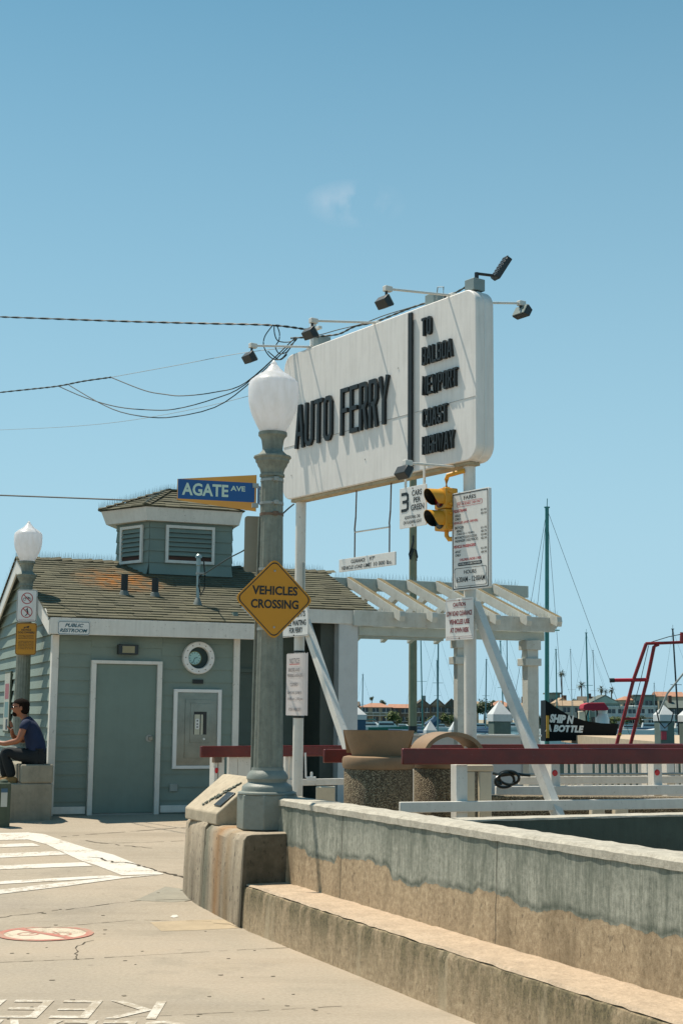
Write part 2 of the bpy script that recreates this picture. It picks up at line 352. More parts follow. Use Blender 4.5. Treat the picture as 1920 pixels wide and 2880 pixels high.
# ------------------------------------------------------------------ mesh builder
FR = {}
class MB:
    def __init__(s): s.v = []; s.f = []; s.t = []; s.mi = []; s.cm = 0; s.seg = []
    def add(s, vs_, fs, tint=1.0, M=None):
        n = len(s.v)
        s.v += [(M @ Vector(q)) if M is not None else Vector(q) for q in vs_]
        for q in fs: s.f.append([i+n for i in q]); s.t.append(tint); s.mi.append(s.cm)
        return s
    def box(s, x0, x1, y0, y1, z0, z1, M=None, tint=1.0):
        return s.add([(x0, y0, z0), (x1, y0, z0), (x1, y1, z0), (x0, y1, z0), (x0, y0, z1), (x1, y0, z1), (x1, y1, z1), (x0, y1, z1)],
                     [(0, 3, 2, 1), (4, 5, 6, 7), (0, 1, 5, 4), (1, 2, 6, 5), (2, 3, 7, 6), (3, 0, 4, 7)], tint, M)
    def prism(s, pts, a, b, axis='y', M=None, tint=1.0):
        """2-D polygon pts extruded from a to b along axis (polygon lies in the other two axes)"""
        def P(p, d): return {'y': (p[0], d, p[1]), 'z': (p[0], p[1], d), 'x': (d, p[0], p[1])}[axis]
        n = len(pts); vs_ = [P(p, a) for p in pts] + [P(p, b) for p in pts]
        fs = [tuple(range(n)), tuple(range(2*n-1, n-1, -1))] + [(i, i+n, (i+1) % n+n, (i+1) % n) for i in range(n)]
        return s.add(vs_, fs, tint, M)
    def tube(s, pts, r, n=8, closed=False, r2=None, M=None):
        pts = [Vector(p) for p in pts]; m = len(pts); rings = []
        up = Vector((.013, .021, 1)).normalized()
        for i, p in enumerate(pts):
            if closed: t = pts[(i+1) % m]-pts[i-1]
            else: t = pts[min(i+1, m-1)]-pts[max(i-1, 0)]
            t.normalize()
            a = t.cross(up)
            if a.length < .05: a = t.cross(Vector((1, 0, 0)))
            a.normalize(); b_ = t.cross(a)
            rr = r if r2 is None else r+(r2-r)*i/(m-1)
            rings.append([p+(a*cos(2*pi*k/n)+b_*sin(2*pi*k/n))*rr for k in range(n)])
        vs_ = [q for rg in rings for q in rg]; fs = []
        for i in range(m if closed else m-1):
            j = (i+1) % m
            for k in range(n): fs.append((i*n+k, i*n+(k+1) % n, j*n+(k+1) % n, j*n+k))
        if not closed: fs += [tuple(range(n-1, -1, -1)), tuple((m-1)*n+k for k in range(n))]
        return s.add(vs_, fs, 1, M)
    def lathe(s, prof, n=24, c=(0, 0), M=None, flute=0, fn=12, sq=None):
        vs_ = []; fs = []; m = len(prof)
        for r_, z in prof:
            for k in range(n):
                a = 2*pi*(k+.5)/n
                rr = r_*(1-flute*(0.5+0.5*cos(fn*a))) if flute else r_
                vs_.append((c[0]+rr*cos(a), c[1]+rr*sin(a), z))
        for i in range(m-1):
            for k in range(n): fs.append((i*n+k, i*n+(k+1) % n, (i+1)*n+(k+1) % n, (i+1)*n+k))
        fs += [tuple(range(n-1, -1, -1)), tuple((m-1)*n+k for k in range(n))]
        return s.add(vs_, fs, 1, M)
    def quad(s, *p, tint=1.0, M=None): return s.add(p, [tuple(range(len(p)))], tint, M)
    def build(s, name, mat, parent=None, world=False, smooth=True, bevel=0, origin=None):
        if parent is not None and len(s.seg) and (len(s.seg) > 1 or s.seg[0][3]-s.seg[0][2] < len(s.f)):
            inf = set()
            for v0, v1, f0, f1 in s.seg:
                q = MB(); q.v = s.v[v0:v1]; q.f = [[i-v0 for i in g] for g in s.f[f0:f1]]; q.t = s.t[f0:f1]; q.mi = s.mi[f0:f1]; inf.update(range(f0, f1))
                q.build(name, mat, parent, world, smooth)
            rest = [i for i in range(len(s.f)) if i not in inf]
            if rest:
                q = MB(); mp_ = {}
                for i in rest:
                    for k in s.f[i]:
                        if k not in mp_: mp_[k] = len(q.v); q.v.append(s.v[k])
                    q.f.append([mp_[k] for k in s.f[i]]); q.t.append(1.0); q.mi.append(0)
                return q.build('border' if 'lettering' in name else name, mat, parent, world, smooth)
            return None
        vs_ = s.v
        if parent is None:
            if origin is None:
                xs = [q.x for q in vs_]; ys = [q.y for q in vs_]; origin = Vector(((min(xs)+max(xs))/2, (min(ys)+max(ys))/2, min(q.z for q in vs_)))
            origin = Vector(origin); vs_ = [q-origin for q in vs_]
        elif world:
            Mi = FR[parent.name].inverted(); vs_ = [Mi @ q for q in vs_]
        me = bpy.data.meshes.new(name); me.from_pydata([tuple(q) for q in vs_], [], s.f)
        mats = mat if isinstance(mat, (list, tuple)) else [mat]
        for q in mats: me.materials.append(q)
        if len(mats) > 1: me.polygons.foreach_set('material_index', s.mi)
        if any(t != 1.0 for t in s.t) or mats[0] in (SHINGLE, SHINGLE2, LEAF, LEAFB, PALML):
            at_ = me.color_attributes.new('tint', 'FLOAT_COLOR', 'CORNER')
            d = []
            for poly, t in zip(me.polygons, s.t): d += [t, t, t, 1]*poly.loop_total
            at_.data.foreach_set('color', d)
        me.update()
        if len(s.f) < 20000 and mats[0] not in (LEAF, LEAFB, PALML):
            bm = bmesh.new(); bm.from_mesh(me); bmesh.ops.recalc_face_normals(bm, faces=bm.faces); bm.to_mesh(me); bm.free()
        if smooth: me.shade_smooth(); me.set_sharp_from_angle(angle=radians(32))
        o = bpy.data.objects.new(name, me); COL.objects.link(o)
        if parent is not None:
            o.parent = parent; FR[o.name] = FR[parent.name]
        else: o.location = origin; FR[o.name] = Matrix.Translation(origin)
        if bevel:
            b = o.modifiers.new('bevel', 'BEVEL'); b.width = bevel; b.segments = 2; b.limit_method = 'ANGLE'
        return o
def tag(o, label=None, cat=None, group=None, kind=None):
    if label: o['label'] = label
    if cat: o['category'] = cat
    if group: o['group'] = group
    if kind: o['kind'] = kind
    return o
def thing(name, label, cat, M=None, group=None):
    if M is None: M = Matrix()
    if isinstance(M, (tuple, Vector)): M = Matrix.Translation(M)
    o = bpy.data.objects.new(name, None); o.empty_display_size = .2; COL.objects.link(o); o.matrix_world = M; FR[o.name] = M.copy()
    return tag(o, label, cat, group)
def box_obj(name, mat, parent, *a, bevel=0, M=None): return MB().box(*a, M=M).build(name, mat, parent, bevel=bevel)
def rrect(x0, x1, z0, z1, r, n=5):
    pts = []
    for cx, cz, a0 in ((x1-r, z0+r, -90), (x1-r, z1-r, 0), (x0+r, z1-r, 90), (x0+r, z0+r, 180)):
        for k in range(n+1):
            a = radians(a0+90*k/n); pts.append((cx+r*cos(a), cz+r*sin(a)))
    return pts
_tc = {}
def text_geo(txt, bold=0.0, shear=0.0):
    key = (txt, bold, shear)
    if key in _tc: return _tc[key]
    c = bpy.data.curves.new('t', 'FONT'); c.body = txt; c.size = 1; c.resolution_u = 3; c.offset = bold; c.fill_mode = 'FRONT'; c.shear = shear
    o = bpy.data.objects.new('t', c); COL.objects.link(o); bpy.context.view_layer.update()
    me = bpy.data.meshes.new_from_object(o.evaluated_get(bpy.context.evaluated_depsgraph_get()))
    vs_ = [(q.co.x, q.co.y) for q in me.vertices]; fs = [tuple(p.vertices) for p in me.polygons]
    bpy.data.objects.remove(o); bpy.data.meshes.remove(me)
    x0 = min(q[0] for q in vs_); x1 = max(q[0] for q in vs_); z0 = min(q[1] for q in vs_); z1 = max(q[1] for q in vs_)
    _tc[key] = (vs_, fs, x0, x1, z0, z1); return _tc[key]
def text(mb, txt, x0, x1, z0, z1, y, bold=.02, shear=0, M=None, spacefit=True):
    """flat lettering filling the rectangle x0..x1, z0..z1 at depth y (front is -y)"""
    vs_, fs, a0, a1, b0, b1 = text_geo(txt, bold, shear)
    kx = (x1-x0)/(a1-a0); kz = (z1-z0)/(b1-b0)
    v0, f0 = len(mb.v), len(mb.f)
    mb.add([(x0+(p[0]-a0)*kx, y, z0+(p[1]-b0)*kz) for p in vs_], fs, 1, M)
    mb.seg.append((v0, len(mb.v), f0, len(mb.f)))
    return mb
STROKES = {}
def _def():
    c, d = .28, .1
    O = ([(c, 0), (1-c, 0), (1, d), (1, 1-d), (1-c, 1), (c, 1), (0, 1-d), (0, d)], True)
    S = STROKES
    S['O'] = [O]; S['A'] = [([(0, 0), (.42, 1), (.58, 1), (1, 0)], False), ([(.2, .3), (.8, .3)], False)]
    S['U'] = [([(0, 1), (0, d), (c, 0), (1-c, 0), (1, d), (1, 1)], False)]
    S['T'] = [([(0, 1), (1, 1)], False), ([(.5, 1), (.5, 0)], False)]
    S['F'] = [([(0, 0), (0, 1), (1, 1)], False), ([(0, .52), (.8, .52)], False)]
    S['E'] = [([(1, 0), (0, 0), (0, 1), (1, 1)], False), ([(0, .52), (.8, .52)], False)]
    S['P'] = [([(0, 0), (0, 1), (1-c, 1), (1, 1-d), (1, .5+d), (1-c, .48), (0, .48)], False)]
    S['R'] = S['P'] + [([(.6, .48), (1, 0)], False)]
    S['B'] = [([(0, 0), (0, 1), (1-c, 1), (1, 1-d), (1, .52+d), (1-c, .52), (0, .52)], False), ([(1-c, .52), (1, .52-d), (1, d), (1-c, 0), (0, 0)], False)]
    S['Y'] = [([(0, 1), (.5, .45), (1, 1)], False), ([(.5, .45), (.5, 0)], False)]
    S['L'] = [([(0, 1), (0, 0), (1, 0)], False)]; S['N'] = [([(0, 0), (0, 1), (1, 0), (1, 1)], False)]
    S['W'] = [([(0, 1), (.25, 0), (.5, .8), (.75, 0), (1, 1)], False)]
    S['C'] = [([(1, .75), (1, 1-d), (1-c, 1), (c, 1), (0, 1-d), (0, d), (c, 0), (1-c, 0), (1, d), (1, .25)], False)]
    S['G'] = [([(1, .75), (1, 1-d), (1-c, 1), (c, 1), (0, 1-d), (0, d), (c, 0), (1-c, 0), (1, d), (1, .45), (.55, .45)], False)]
    S['S'] = [([(1, .75), (1, 1-d), (1-c, 1), (c, 1), (0, 1-d), (0, .5+d), (c, .52), (1-c, .5), (1, .5-d), (1, d), (1-c, 0), (c, 0), (0, d), (0, .25)], False)]
    S['H'] = [([(0, 0), (0, 1)], False), ([(1, 0), (1, 1)], False), ([(0, .5), (1, .5)], False)]; S['I'] = [([(.5, 0), (.5, 1)], False)]
_def()
def stroke_letter(mb, ch, x0, x1, z0, z1, th, y0, y1):
    h = th/2
    for si, (pl, closed) in enumerate(STROKES[ch]):
        P = [Vector((x0+h+(x1-x0-th)*p[0], z0+h+(z1-z0-th)*p[1])) for p in pl]; n = len(P); L = []; Rr = []
        for i in range(n):
            if closed: a = P[i]-P[i-1]; b_ = P[(i+1) % n]-P[i]
            else:
                a = P[i]-P[i-1] if i else P[1]-P[0]; b_ = P[i+1]-P[i] if i < n-1 else P[i]-P[i-1]
            a.normalize(); b_.normalize(); t = (a+b_)
            if t.length < 1e-4: t = a
            t.normalize(); nn = Vector((-t.y, t.x)); k = min(2.2, 1/max(.3, nn.dot(Vector((-a.y, a.x)))))
            e = Vector((0, 0))
            if not closed and i == 0: e = -a*h
            if not closed and i == n-1: e = b_*h
            L.append(P[i]+nn*h*k+e); Rr.append(P[i]-nn*h*k+e)
        yy0 = y0-.0011*si; yy1 = y1-.0009*si
        m = n if closed else n-1
        for i in range(m):
            j = (i+1) % n
            q = [L[i], Rr[i], Rr[j], L[j]]
            vs_ = [(p.x, yy0, p.y) for p in q]+[(p.x, yy1, p.y) for p in q]
            fs = [(0, 1, 2, 3), (7, 6, 5, 4), (0, 3, 7, 4), (1, 5, 6, 2)]
            if not closed and i == 0: fs.append((0, 4, 5, 1))
            if not closed and i == m-1: fs.append((3, 2, 6, 7))
            mb.add(vs_, fs)

# ================================================================== SETTING
def G(Y): return min(.36, max(0, (Y-12)*.048))
def ongr(px, py):
    z = 0
    for _ in range(25):
        p = onz(px, py, z); z = .5*z+.5*G(p.y)
    return p
gm = MB()
ys = [-12, 0, 6, 12, 14, 16, 18, 19.5, 23, 27.2]; xs = [-45, -20, -8, -3, 0, 3, 9.5]
for i in range(len(xs)-1):
    for j in range(len(ys)-1):
        if xs[i] >= 9: continue
        gm.quad(*[(x, y, G(y)) for x, y in ((xs[i], ys[j]), (xs[i+1], ys[j]), (xs[i+1], ys[j+1]), (xs[i], ys[j+1]))])
tag(gm.build('street_pavement', GROUND, smooth=False, origin=(0, 0, 0)), 'cracked sunlit concrete pavement', kind='structure')
BO = Vector((-.80, 12.2, 0)); BA = Vector((.4035, -.915, 0)); BB = Vector((.915, .4035, 0))
def bp_(a, b, z=0): q = BO+BA*a+BB*b; return (q.x, q.y, z)
plz = [bp_(-.5, .5), bp_(9, .5), (9.4, 3.9, 0), (9.4, 27.1, 0), (-3.2, 27.1, 0), (-1.95, 19.6, 0)]
tag(MB().prism([(p[0], p[1]) for p in plz], .02, .42, 'z').build('ferry_plaza', GROUND, smooth=False, origin=(0, 0, 0)), kind='structure')
seaw = MB().box(-45, 9.5, 27.15, 27.6, -2.6, .5)
tag(seaw.build('seawall', CONC, smooth=False), 'low concrete seawall behind the ferry plaza', 'seawall', kind='structure')
wm = MB().quad((-1500, 26, -1.85), (1500, 26, -1.85), (1500, 2500, -1.85), (-1500, 2500, -1.85)).quad((9.5, -60, -1.85), (1500, -60, -1.85), (1500, 26, -1.85), (9.5, 26, -1.85))
tag(wm.build('harbour_water', WATER, smooth=False, origin=(0, 0, -1.85)), kind='structure')
# far bank of the channel
fb = MB().box(-1500, 1500, 428, 1500, -3, -.4).box(-1500, 1500, 427.6, 428.4, -3, -.1)
tag(fb.build('far_shore', pm('far_bank', '8d8672', .9), smooth=False), kind='structure')

# ---- road markings
def cr(x, y): return ongr(x/1.633, y/1.633+2250)
def mark(polys, mat, name, dz=.004):
    mb = MB()
    for pl in polys:
        pts = [cr(*q) for q in pl]; mb.quad(*[(p.x, p.y, G(p.y)+dz) for p in pts])
    return tag(mb.build(name, mat, smooth=False), kind='structure')
mark([[(130, 150), (205, 158), (262, 178), (400, 222), (300, 246), (215, 205)], [(400, 222), (520, 252), (440, 300), (380, 283), (300, 246)],
      [(520, 252), (620, 292), (755, 342), (560, 347), (440, 300)], [(-60, 154), (130, 150), (215, 205), (130, 183), (-60, 187)]], MARKW, 'crosswalk_marking')
mark([[(-60, 207), (150, 199), (186, 212), (-60, 221)], [(-60, 250), (270, 236), (310, 252), (-60, 270)], [(-60, 305), (388, 287), (425, 304), (-60, 323)],
      [(-60, 378), (505, 347), (555, 354), (300, 371), (-60, 392)]], MARKW, 'crosswalk_stripe', .0045)
mark([[(-60, 421), (300, 379), (540, 355), (752, 343), (560, 362), (300, 398), (-60, 441)]], MARKW, 'stop_line_marking', .005)
def patch(pts, mat, dz, name='pavement_patch'):
    mb = MB(); q = [cr(*p) for p in pts]; mb.quad(*[(p.x, p.y, G(p.y)+dz) for p in q]); return tag(mb.build(name, mat, None, smooth=False), kind='structure')
PT1 = pm('patch_grey_cement', '8f8a7b', .9, var=.12, vs=5, bump=.4, bs_=90, grime=.4, gcol=(.18, .16, .13)); PT2 = pm('patch_pale_cement', 'a8977c', .9, var=.12, vs=5, bump=.4, bs_=90, grime=.3, gcol=(.2, .17, .13))
patch([(620, 462), (690, 430), (760, 398), (850, 410), (900, 440), (908, 458), (800, 470)], PT1, .0015)
patch([(690, 562), (880, 552), (1085, 548), (1112, 588), (920, 598), (742, 603)], PT2, .0015)
patch([(792, 530), (812, 528), (820, 536), (800, 542), (782, 538)], pm('spilt_white_paint', 'c9c4b8', .7), .003, 'paint_spot')
rg_ = random.Random(3); gmb = MB()
for k in range(45):
    q = cr(rg_.uniform(0, 1500), rg_.uniform(380, 1029)**1.0); r_ = rg_.uniform(.008, .022)
    if (q-BO if False else q).x > -.2+ (12-q.y)*.42: continue
    gmb.prism([(q.x+r_*rg_.uniform(.7, 1.2)*cos(a*pi/4), q.y+r_*rg_.uniform(.7, 1.2)*sin(a*pi/4)) for a in range(8)], G(q.y)+.001, G(q.y)+.003, 'z')
tag(gmb.build('gum_spots', pm('old_gum', '746b5b', .9), None, smooth=False, origin=(0, 0, 0)), 'scattered dark old chewing gum spots on the pavement', 'gum spots', kind='stuff')
CRK = pm('crack_dark', '4a4234', .95)
def ribbon(pts, w0, name='pavement_joint', wob=.012, mat=None, dz=.0025, seed=0, broken=0):
    rnd = random.Random(seed); P = [cr(*q) for q in pts]; out = []
    for a, b_ in zip(P, P[1:]):
        n = max(2, int((b_-a).length/.07))
        for k in range(n): t_ = k/n; out.append(a+(b_-a)*t_+Vector((rnd.uniform(-wob, wob), rnd.uniform(-wob, wob), 0)))
    out.append(P[-1]); mb = MB()
    for a, b_ in zip(out, out[1:]):
        if rnd.random() < broken: continue
        d = (b_-a); n_ = Vector((-d.y, d.x, 0)).normalized(); wa = w0*rnd.uniform(.4, 1.2)
        q = [a-n_*wa, b_-n_*wa, b_+n_*wa, a+n_*wa]; mb.quad(*[(p.x, p.y, G(p.y)+dz+(.003 if name == 'marking_crack' else 0)) for p in q])
    return tag(mb.build(name, mat or CRK, None, smooth=False), kind='structure')
ribbon([(345, 735), (355, 705), (348, 682), (372, 663), (432, 645)], .006, 'pavement_crack', .02, seed=1)
ribbon([(-40, 748), (345, 733), (700, 712), (1130, 688), (1568, 668)], .005, seed=2, wob=.004, broken=.15)
ribbon([(-40, 545), (200, 515), (400, 492), (640, 462), (900, 458)], .006, 'pavement_crack', .02, seed=3, broken=.2)
ribbon([(-40, 605), (350, 575), (620, 552), (1090, 560)], .004, seed=4, wob=.004, broken=.25)
ribbon([(500, 1003), (900, 985), (1568, 948)], .0035, seed=5, wob=.004, broken=.1)
ribbon([(280, 170), (420, 158), (700, 138), (900, 122)], .012, seed=6, wob=.01, broken=.2)
ribbon([(415, 262), (470, 268), (530, 288), (600, 292), (680, 312), (750, 332), (860, 362)], .016, 'marking_crack', .04, seed=7)
ribbon([(400, 188), (450, 195), (560, 208), (700, 222)], .012, 'pavement_crack', .03, seed=8, broken=.2)
ribbon([(830, 415), (900, 428), (935, 450), (850, 466)], .010, 'pavement_crack', .02, seed=9)
ribbon([(980, 566), (1050, 572), (1110, 590)], .006, 'pavement_crack', .01, seed=10)
ribbon([(460, 200), (640, 196), (900, 186)], .006, seed=11, wob=.004, broken=.2)
# prohibited-cycling roundel on the ground
rc = onz(128, 2627, 0); rm = MB(); rr = .385; N = 40
for k in range(N):
    a, b_ = 2*pi*k/N, 2*pi*(k+1)/N
    rm.quad(*[(rc.x+r_*cos(t), rc.y+r_*sin(t), .006) for r_, t in ((rr, a), (rr, b_), (rr*.84, b_), (rr*.84, a))])
rm.quad(*[(rc.x+x, rc.y+y, .0065) for x, y in ((-.27, .2), (-.22, .25), (.27, -.2), (.22, -.25))])
tag(rm.build('no_cycling_marking', MARKR, smooth=False), kind='structure')
pmk = MB().lathe([(rr*.84, .0), (rr*.84, .001)], 40, (rc.x, rc.y), M=Matrix.Translation((0, 0, .003)))
tag(pmk.build('no_cycling_disc_marking', MARKP, smooth=False), kind='structure')
bk = MB()
for sx in (-.13, .13):
    for k in range(20):
        a, b_ = 2*pi*k/20, 2*pi*(k+1)/20
        bk.quad(*[(rc.x+sx+r_*cos(t), rc.y-.03+r_*sin(t), .0055) for r_, t in ((.09, a), (.09, b_), (.07, b_), (.07, a))])
bk.quad(*[(rc.x+x, rc.y+y, .0055) for x, y in ((-.13, -.04), (-.05, .12), (-.03, .12), (-.11, -.04))])
bk.quad(*[(rc.x+x, rc.y+y, .0055) for x, y in ((.13, -.04), (.05, .12), (.03, .12), (.11, -.04))])
tag(bk.build('bicycle_marking', MARKR, smooth=False), kind='structure')
def ground_text(txt, xr, xl, ytop_px, ybot_px, name, xref):
    """upside-down word as painted for traffic coming towards the camera"""
    pa = onz(xref, ybot_px, 0); pb = onz(xref, ytop_px, 0)   # near / far
    M = Matrix(((-1, 0, 0, 0), (0, 0, -1, 0), (0, 1, 0, 0), (0, 0, 0, 1)))
    mb = MB(); vs_, fs, a0, a1, b0, b1 = text_geo(txt, .0)
    xR = onz(xr, (ytop_px+ybot_px)/2, 0).x; xL = onz(xl, (ytop_px+ybot_px)/2, 0).x
    mb.add([(xR+(p[0]-a0)/(a1-a0)*(xL-xR), pb.y+(p[1]-b0)/(b1-b0)*(pa.y-pb.y), .004) for p in vs_], fs)
    return tag(mb.build(name, MARKF, smooth=False), kind='structure')
ground_text('KEEP', 455, -135, 2815, 2866, 'road_lettering', 250)
ground_text('CLEAR', 540, -150, 2871, 2935, 'road_lettering', 250)
# long shallow ridge of patched concrete lines
# ================================================================== CONCRETE BENCH WALL
BM = Matrix(((BA.x, BB.x, 0, BO.x), (BA.y, BB.y, 0, BO.y), (0, 0, 1, 0), (0, 0, 0, 1)))   # local x along the wall towards the camera, y away from the street
def wobble(pts): return pts
def strip(mb, prof, x0, x1, n, wob=.004, seed=0, M=None):
    """profile (y,z) list swept along x with slightly uneven faces; closed"""
    rnd = random.Random(seed); m = len(prof); vs_ = []
    dx = (x1-x0)/n; off = [[(rnd.uniform(-wob, wob), rnd.uniform(-wob, wob)) for _ in prof] for _ in range(n+1)]
    for i in range(n+1):
        for k, (y, z) in enumerate(prof): vs_.append((x0+dx*i, y+off[i][k][0], z+off[i][k][1]))
    fs = []
    for i in range(n):
        for k in range(m): fs.append((i*m+k, (i+1)*m+k, (i+1)*m+(k+1) % m, i*m+(k+1) % m))
    fs += [tuple(range(m)), tuple(range((n+1)*m-1, n*m-1, -1))]
    return mb.add(vs_, fs, 1, M)
bw = thing('bench_wall', 'long stained concrete retaining wall with a built in bench running towards the viewer', 'bench wall', BM)
strip(MB(), [(-.012, -.1), (0, .30), (.012, .335), (.03, .345), (.42, .345), (.42, -.1)], 0, 9, 90, .003, 1).build('bench_face', M_SEAT, bw)
strip(MB(), [(.02, .347), (.035, .362), (.39, .362), (.39, .347)], .001, 9, 120, .004, 2).build('seat', M_SEATTOP, bw)
strip(MB(), [(.372, .3), (.395, 1.005), (.66, 1.005), (.68, .3)], -.335, 9, 72, .003, 3).build('wall', M_WALL, bw)
strip(MB(), [(.386, .985), (.388, 1.03), (.41, 1.046), (.655, 1.046), (.675, 1.03), (.675, .985)], -.34, 9, 112, .003, 4).build('coping', M_COPE, bw)
# pedestal
ped = thing('lamp_pedestal', 'bulky rust streaked concrete pedestal at the end of the bench wall', 'pedestal', BM)
def pprof(n, top):
    return [(-.03, -.12), (-.02, .35), (.0, top-.06), (.03, top-.015), (.08, top), (.70, top), (.74, top-.05), (.74, -.12)]
def ped_block(x0, x1, top, mat, name, bend=0, seed=0, n=16):
    rnd = random.Random(seed); mb = MB(); prof = pprof(0, top); m = len(prof); vs_ = []
    for i in range(n+1):
        f = i/n; x = x0+(x1-x0)*f
        cur = bend*(1-f)**2
        rr_ = min(.03, min(x-x0, x1-x)*.8)
        for y, z in prof:
            vs_.append((x+rnd.uniform(-.003, .003)+(.03*(1 if i == n else 0)*(-1 if z > top-.02 else 0)), y+cur*(1 if y < .3 else .2)+rnd.uniform(-.004, .004), z+rnd.uniform(-.003, .003)-(.02 if (i in (0, n) and z >= top-.02) else 0)+.012*sin(x*5)))
    fs = []
    for i in range(n):
        for k in range(m): fs.append((i*m+k, (i+1)*m+k, (i+1)*m+(k+1) % m, i*m+(k+1) % m))
    fs += [tuple(range(m)), tuple(range((n+1)*m-1, n*m-1, -1))]
    return mb.add(vs_, fs).build(name, mat, ped)
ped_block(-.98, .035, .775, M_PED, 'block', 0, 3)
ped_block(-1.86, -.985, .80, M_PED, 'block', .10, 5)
# gabled plaque block on the pedestal
gb = MB().prism([(.03, .78), (.03, .885), (.40, 1.19), (.47, 1.19), (.92, .90), (.92, .78)], -1.70, -.78, 'x')
gbo = gb.build('plaque_block', M_BLOCK, ped, bevel=.012)
sl_dir = Vector((0, .37, .305)).normalized(); sl_n = Vector((0, -.305, .37)).normalized()
def on_slope(x, u_, h=0): q = Vector((x, .03, .885))+sl_dir*u_+sl_n*h; return q
def slope_slab(x0, x1, u0, u1, h0, h1, name, mat):
    mb = MB(); P = [on_slope(x, u_, h) for h in (h0, h1) for x, u_ in ((x0, u0), (x1, u0), (x1, u1), (x0, u1))]
    mb.add(P, [(0, 3, 2, 1), (4, 5, 6, 7), (0, 1, 5, 4), (1, 2, 6, 5), (2, 3, 7, 6), (3, 0, 4, 7)]); return mb.build(name, mat, ped, bevel=.003)
slope_slab(-1.02, -.84, .08, .26, .001, .016, 'plaque', pm('bronze_plaque', '4a4d4c', .35, metal=.7, wear=.3))
rel = MB(); rnd = random.Random(5)
for k in range(60):
    t = k/59; u0 = .06+t*.33; x = -1.32+t*.34+rnd.uniform(-.03, .03)*sin(pi*t)
    q = on_slope(x, u0+rnd.uniform(-.02, .02), .006); s_ = .010+.012*sin(pi*t)*rnd.random()
    rel.lathe([(s_, -.004), (s_*.9, .004), (s_*.2, .01)], 6, M=Matrix.Translation(q))
rel.build('relief', pm('verdigris_bronze', '4c5349', .6, metal=.4, wear=.5, wcol=(.4, .38, .3)), ped)
# dark planter wall turning right behind the bench wall
dw = MB(); p0 = Vector((1.25, 10.27, 0)); p1 = Vector((3.9, 11.5, 0)); ang = atan2(p1.y-p0.y, p1.x-p0.x)
Md = frame(p0.x, p0.y, 0, ang)
dwt = thing('planter_wall', 'dark concrete planter wall behind the bench wall at right', 'wall', Md)
strip(MB(), [(0, .05), (0, 1.03), (.22, 1.03), (.22, .05)], -.4, 4.2, 40, .003, 6).build('wall', DARKCONC, dwt)
strip(MB(), [(-.004, 1.032), (0, 1.045), (.22, 1.045), (.224, 1.032)], -.4, 4.2, 40, .002, 7).build('coping', M_COPE, dwt)

# ================================================================== STREET LAMPS
def make_lamp(base, zs, label, sc_=1.0):
    t = thing('street_lamp', label, 'street lamp', Matrix.Translation(base) @ Matrix.Diagonal((sc_, sc_, sc_, 1)), 'acorn globe street lamps')
    FR[t.name] = Matrix.Translation(base)
    H = zs
    g = [(37, 1215), (41, 1206), (47, 1195), (52.5, 1184), (59, 1170), (64.5, 1156), (68.5, 1140), (70.8, 1120), (71.3, 1102), (71, 1088), (69.5, 1078), (67, 1074), (62, 1069), (59, 1067), (52, 1061), (46, 1058), (42, 1054), (31, 1049), (28, 1045), (24, 1042), (18, 1036), (15, 1031), (10, 1027), (9, 1022), (5, 1017), (2, 1013)]
    def Z(y): return (H(y))
    k = .00324
    MB().lathe([(r_*k, Z(y)) for r_, y in g], 36).build('globe', GLOBE, t)
    col = [(36, 1216), (40.5, 1217), (40.5, 1226), (36, 1230), (32, 1237), (30.5, 1246), (29, 1258), (28.5, 1266), (31, 1270), (37, 1276), (44, 1281), (52, 1284), (53, 1288), (48, 1293), (47, 1300), (43, 1304), (41, 1311), (36, 1318), (33, 1328), (32, 1334), (35, 1335), (35.5, 1341), (32, 1343)]
    MB().lathe([(r_*k, Z(y)) for r_, y in reversed(col)], 32).build('capital', POSTG, t)
    n = 14; shaft = [(31.5+11*(i/n)**1.15, 1342+(2164-1342)*i/n) for i in range(n+1)]
    MB().lathe([(r_*k, Z(y)) for r_, y in reversed(shaft)], 96, flute=.045, fn=16).build('column', POSTG, t)
    bs = [(44, 2158), (45, 2166), (50, 2172), (56, 2181), (57, 2189), (54, 2194), (53, 2199), (57, 2203), (65, 2208), (68.5, 2213), (69, 2220), (70, 2224), (79, 2227), (80, 2231), (78, 2233)]
    MB().lathe([(r_*k, Z(y)) for r_, y in reversed(bs)], 40).build('base_moulding', POSTP, t)
    oc = [(.245*cos(radians(22.5+45*i+20))/cos(radians(22.5)), .245*sin(radians(22.5+45*i+20))/cos(radians(22.5))) for i in range(8)]
    MB().prism(oc, 0, Z(2233), 'z').build('plinth', POSTP, t, bevel=.008)
    return t
LY = 12.75; lp = at(750, 2338, LY); lb = Vector((at(751, 2250, LY).x, LY, .772))
HZ = {}
def lampz(y):
    return at(752, y, LY).z - lb.z
lamp1 = make_lamp(lb, lampz, 'tall weathered street lamp with white acorn globe on the concrete pedestal at the wall end')
for y_, nm in ((1352, 'clamp_band'), (1417, 'clamp_band'), (1448, 'clamp_band'), (1602, 'clamp_band'), (1770, 'clamp_band')):
    z = lampz(y_); i = (y_-1342)/822; rad = (31.5+11*i**1.15)*.00324+.004
    mb = MB().lathe([(rad, z-.012), (rad, z+.012)], 32)
    a = radians(-70); mb.box(rad-.01, rad+.035, -.022, .022, z-.018, z+.018, M=Matrix.Rotation(a, 4, 'Z')); mb.tube([(rad*cos(a)+.02*cos(a)-.04*sin(-a), rad*sin(a)-.02, z), (rad*cos(a)+.03, rad*sin(a)-.03, z)], .006)
    mb.build(nm, RUST if y_ == 1448 else ALU, lamp1)
# conduit strapped to the left side of the column
cx_ = -.128
MB().tube([(cx_-.012, -.03, .38), (cx_-.008, -.03, 1.2), (cx_+.005, -.03, 2.0), (cx_+.02, -.03, 2.75)], .009).build('conduit', POSTG, lamp1)

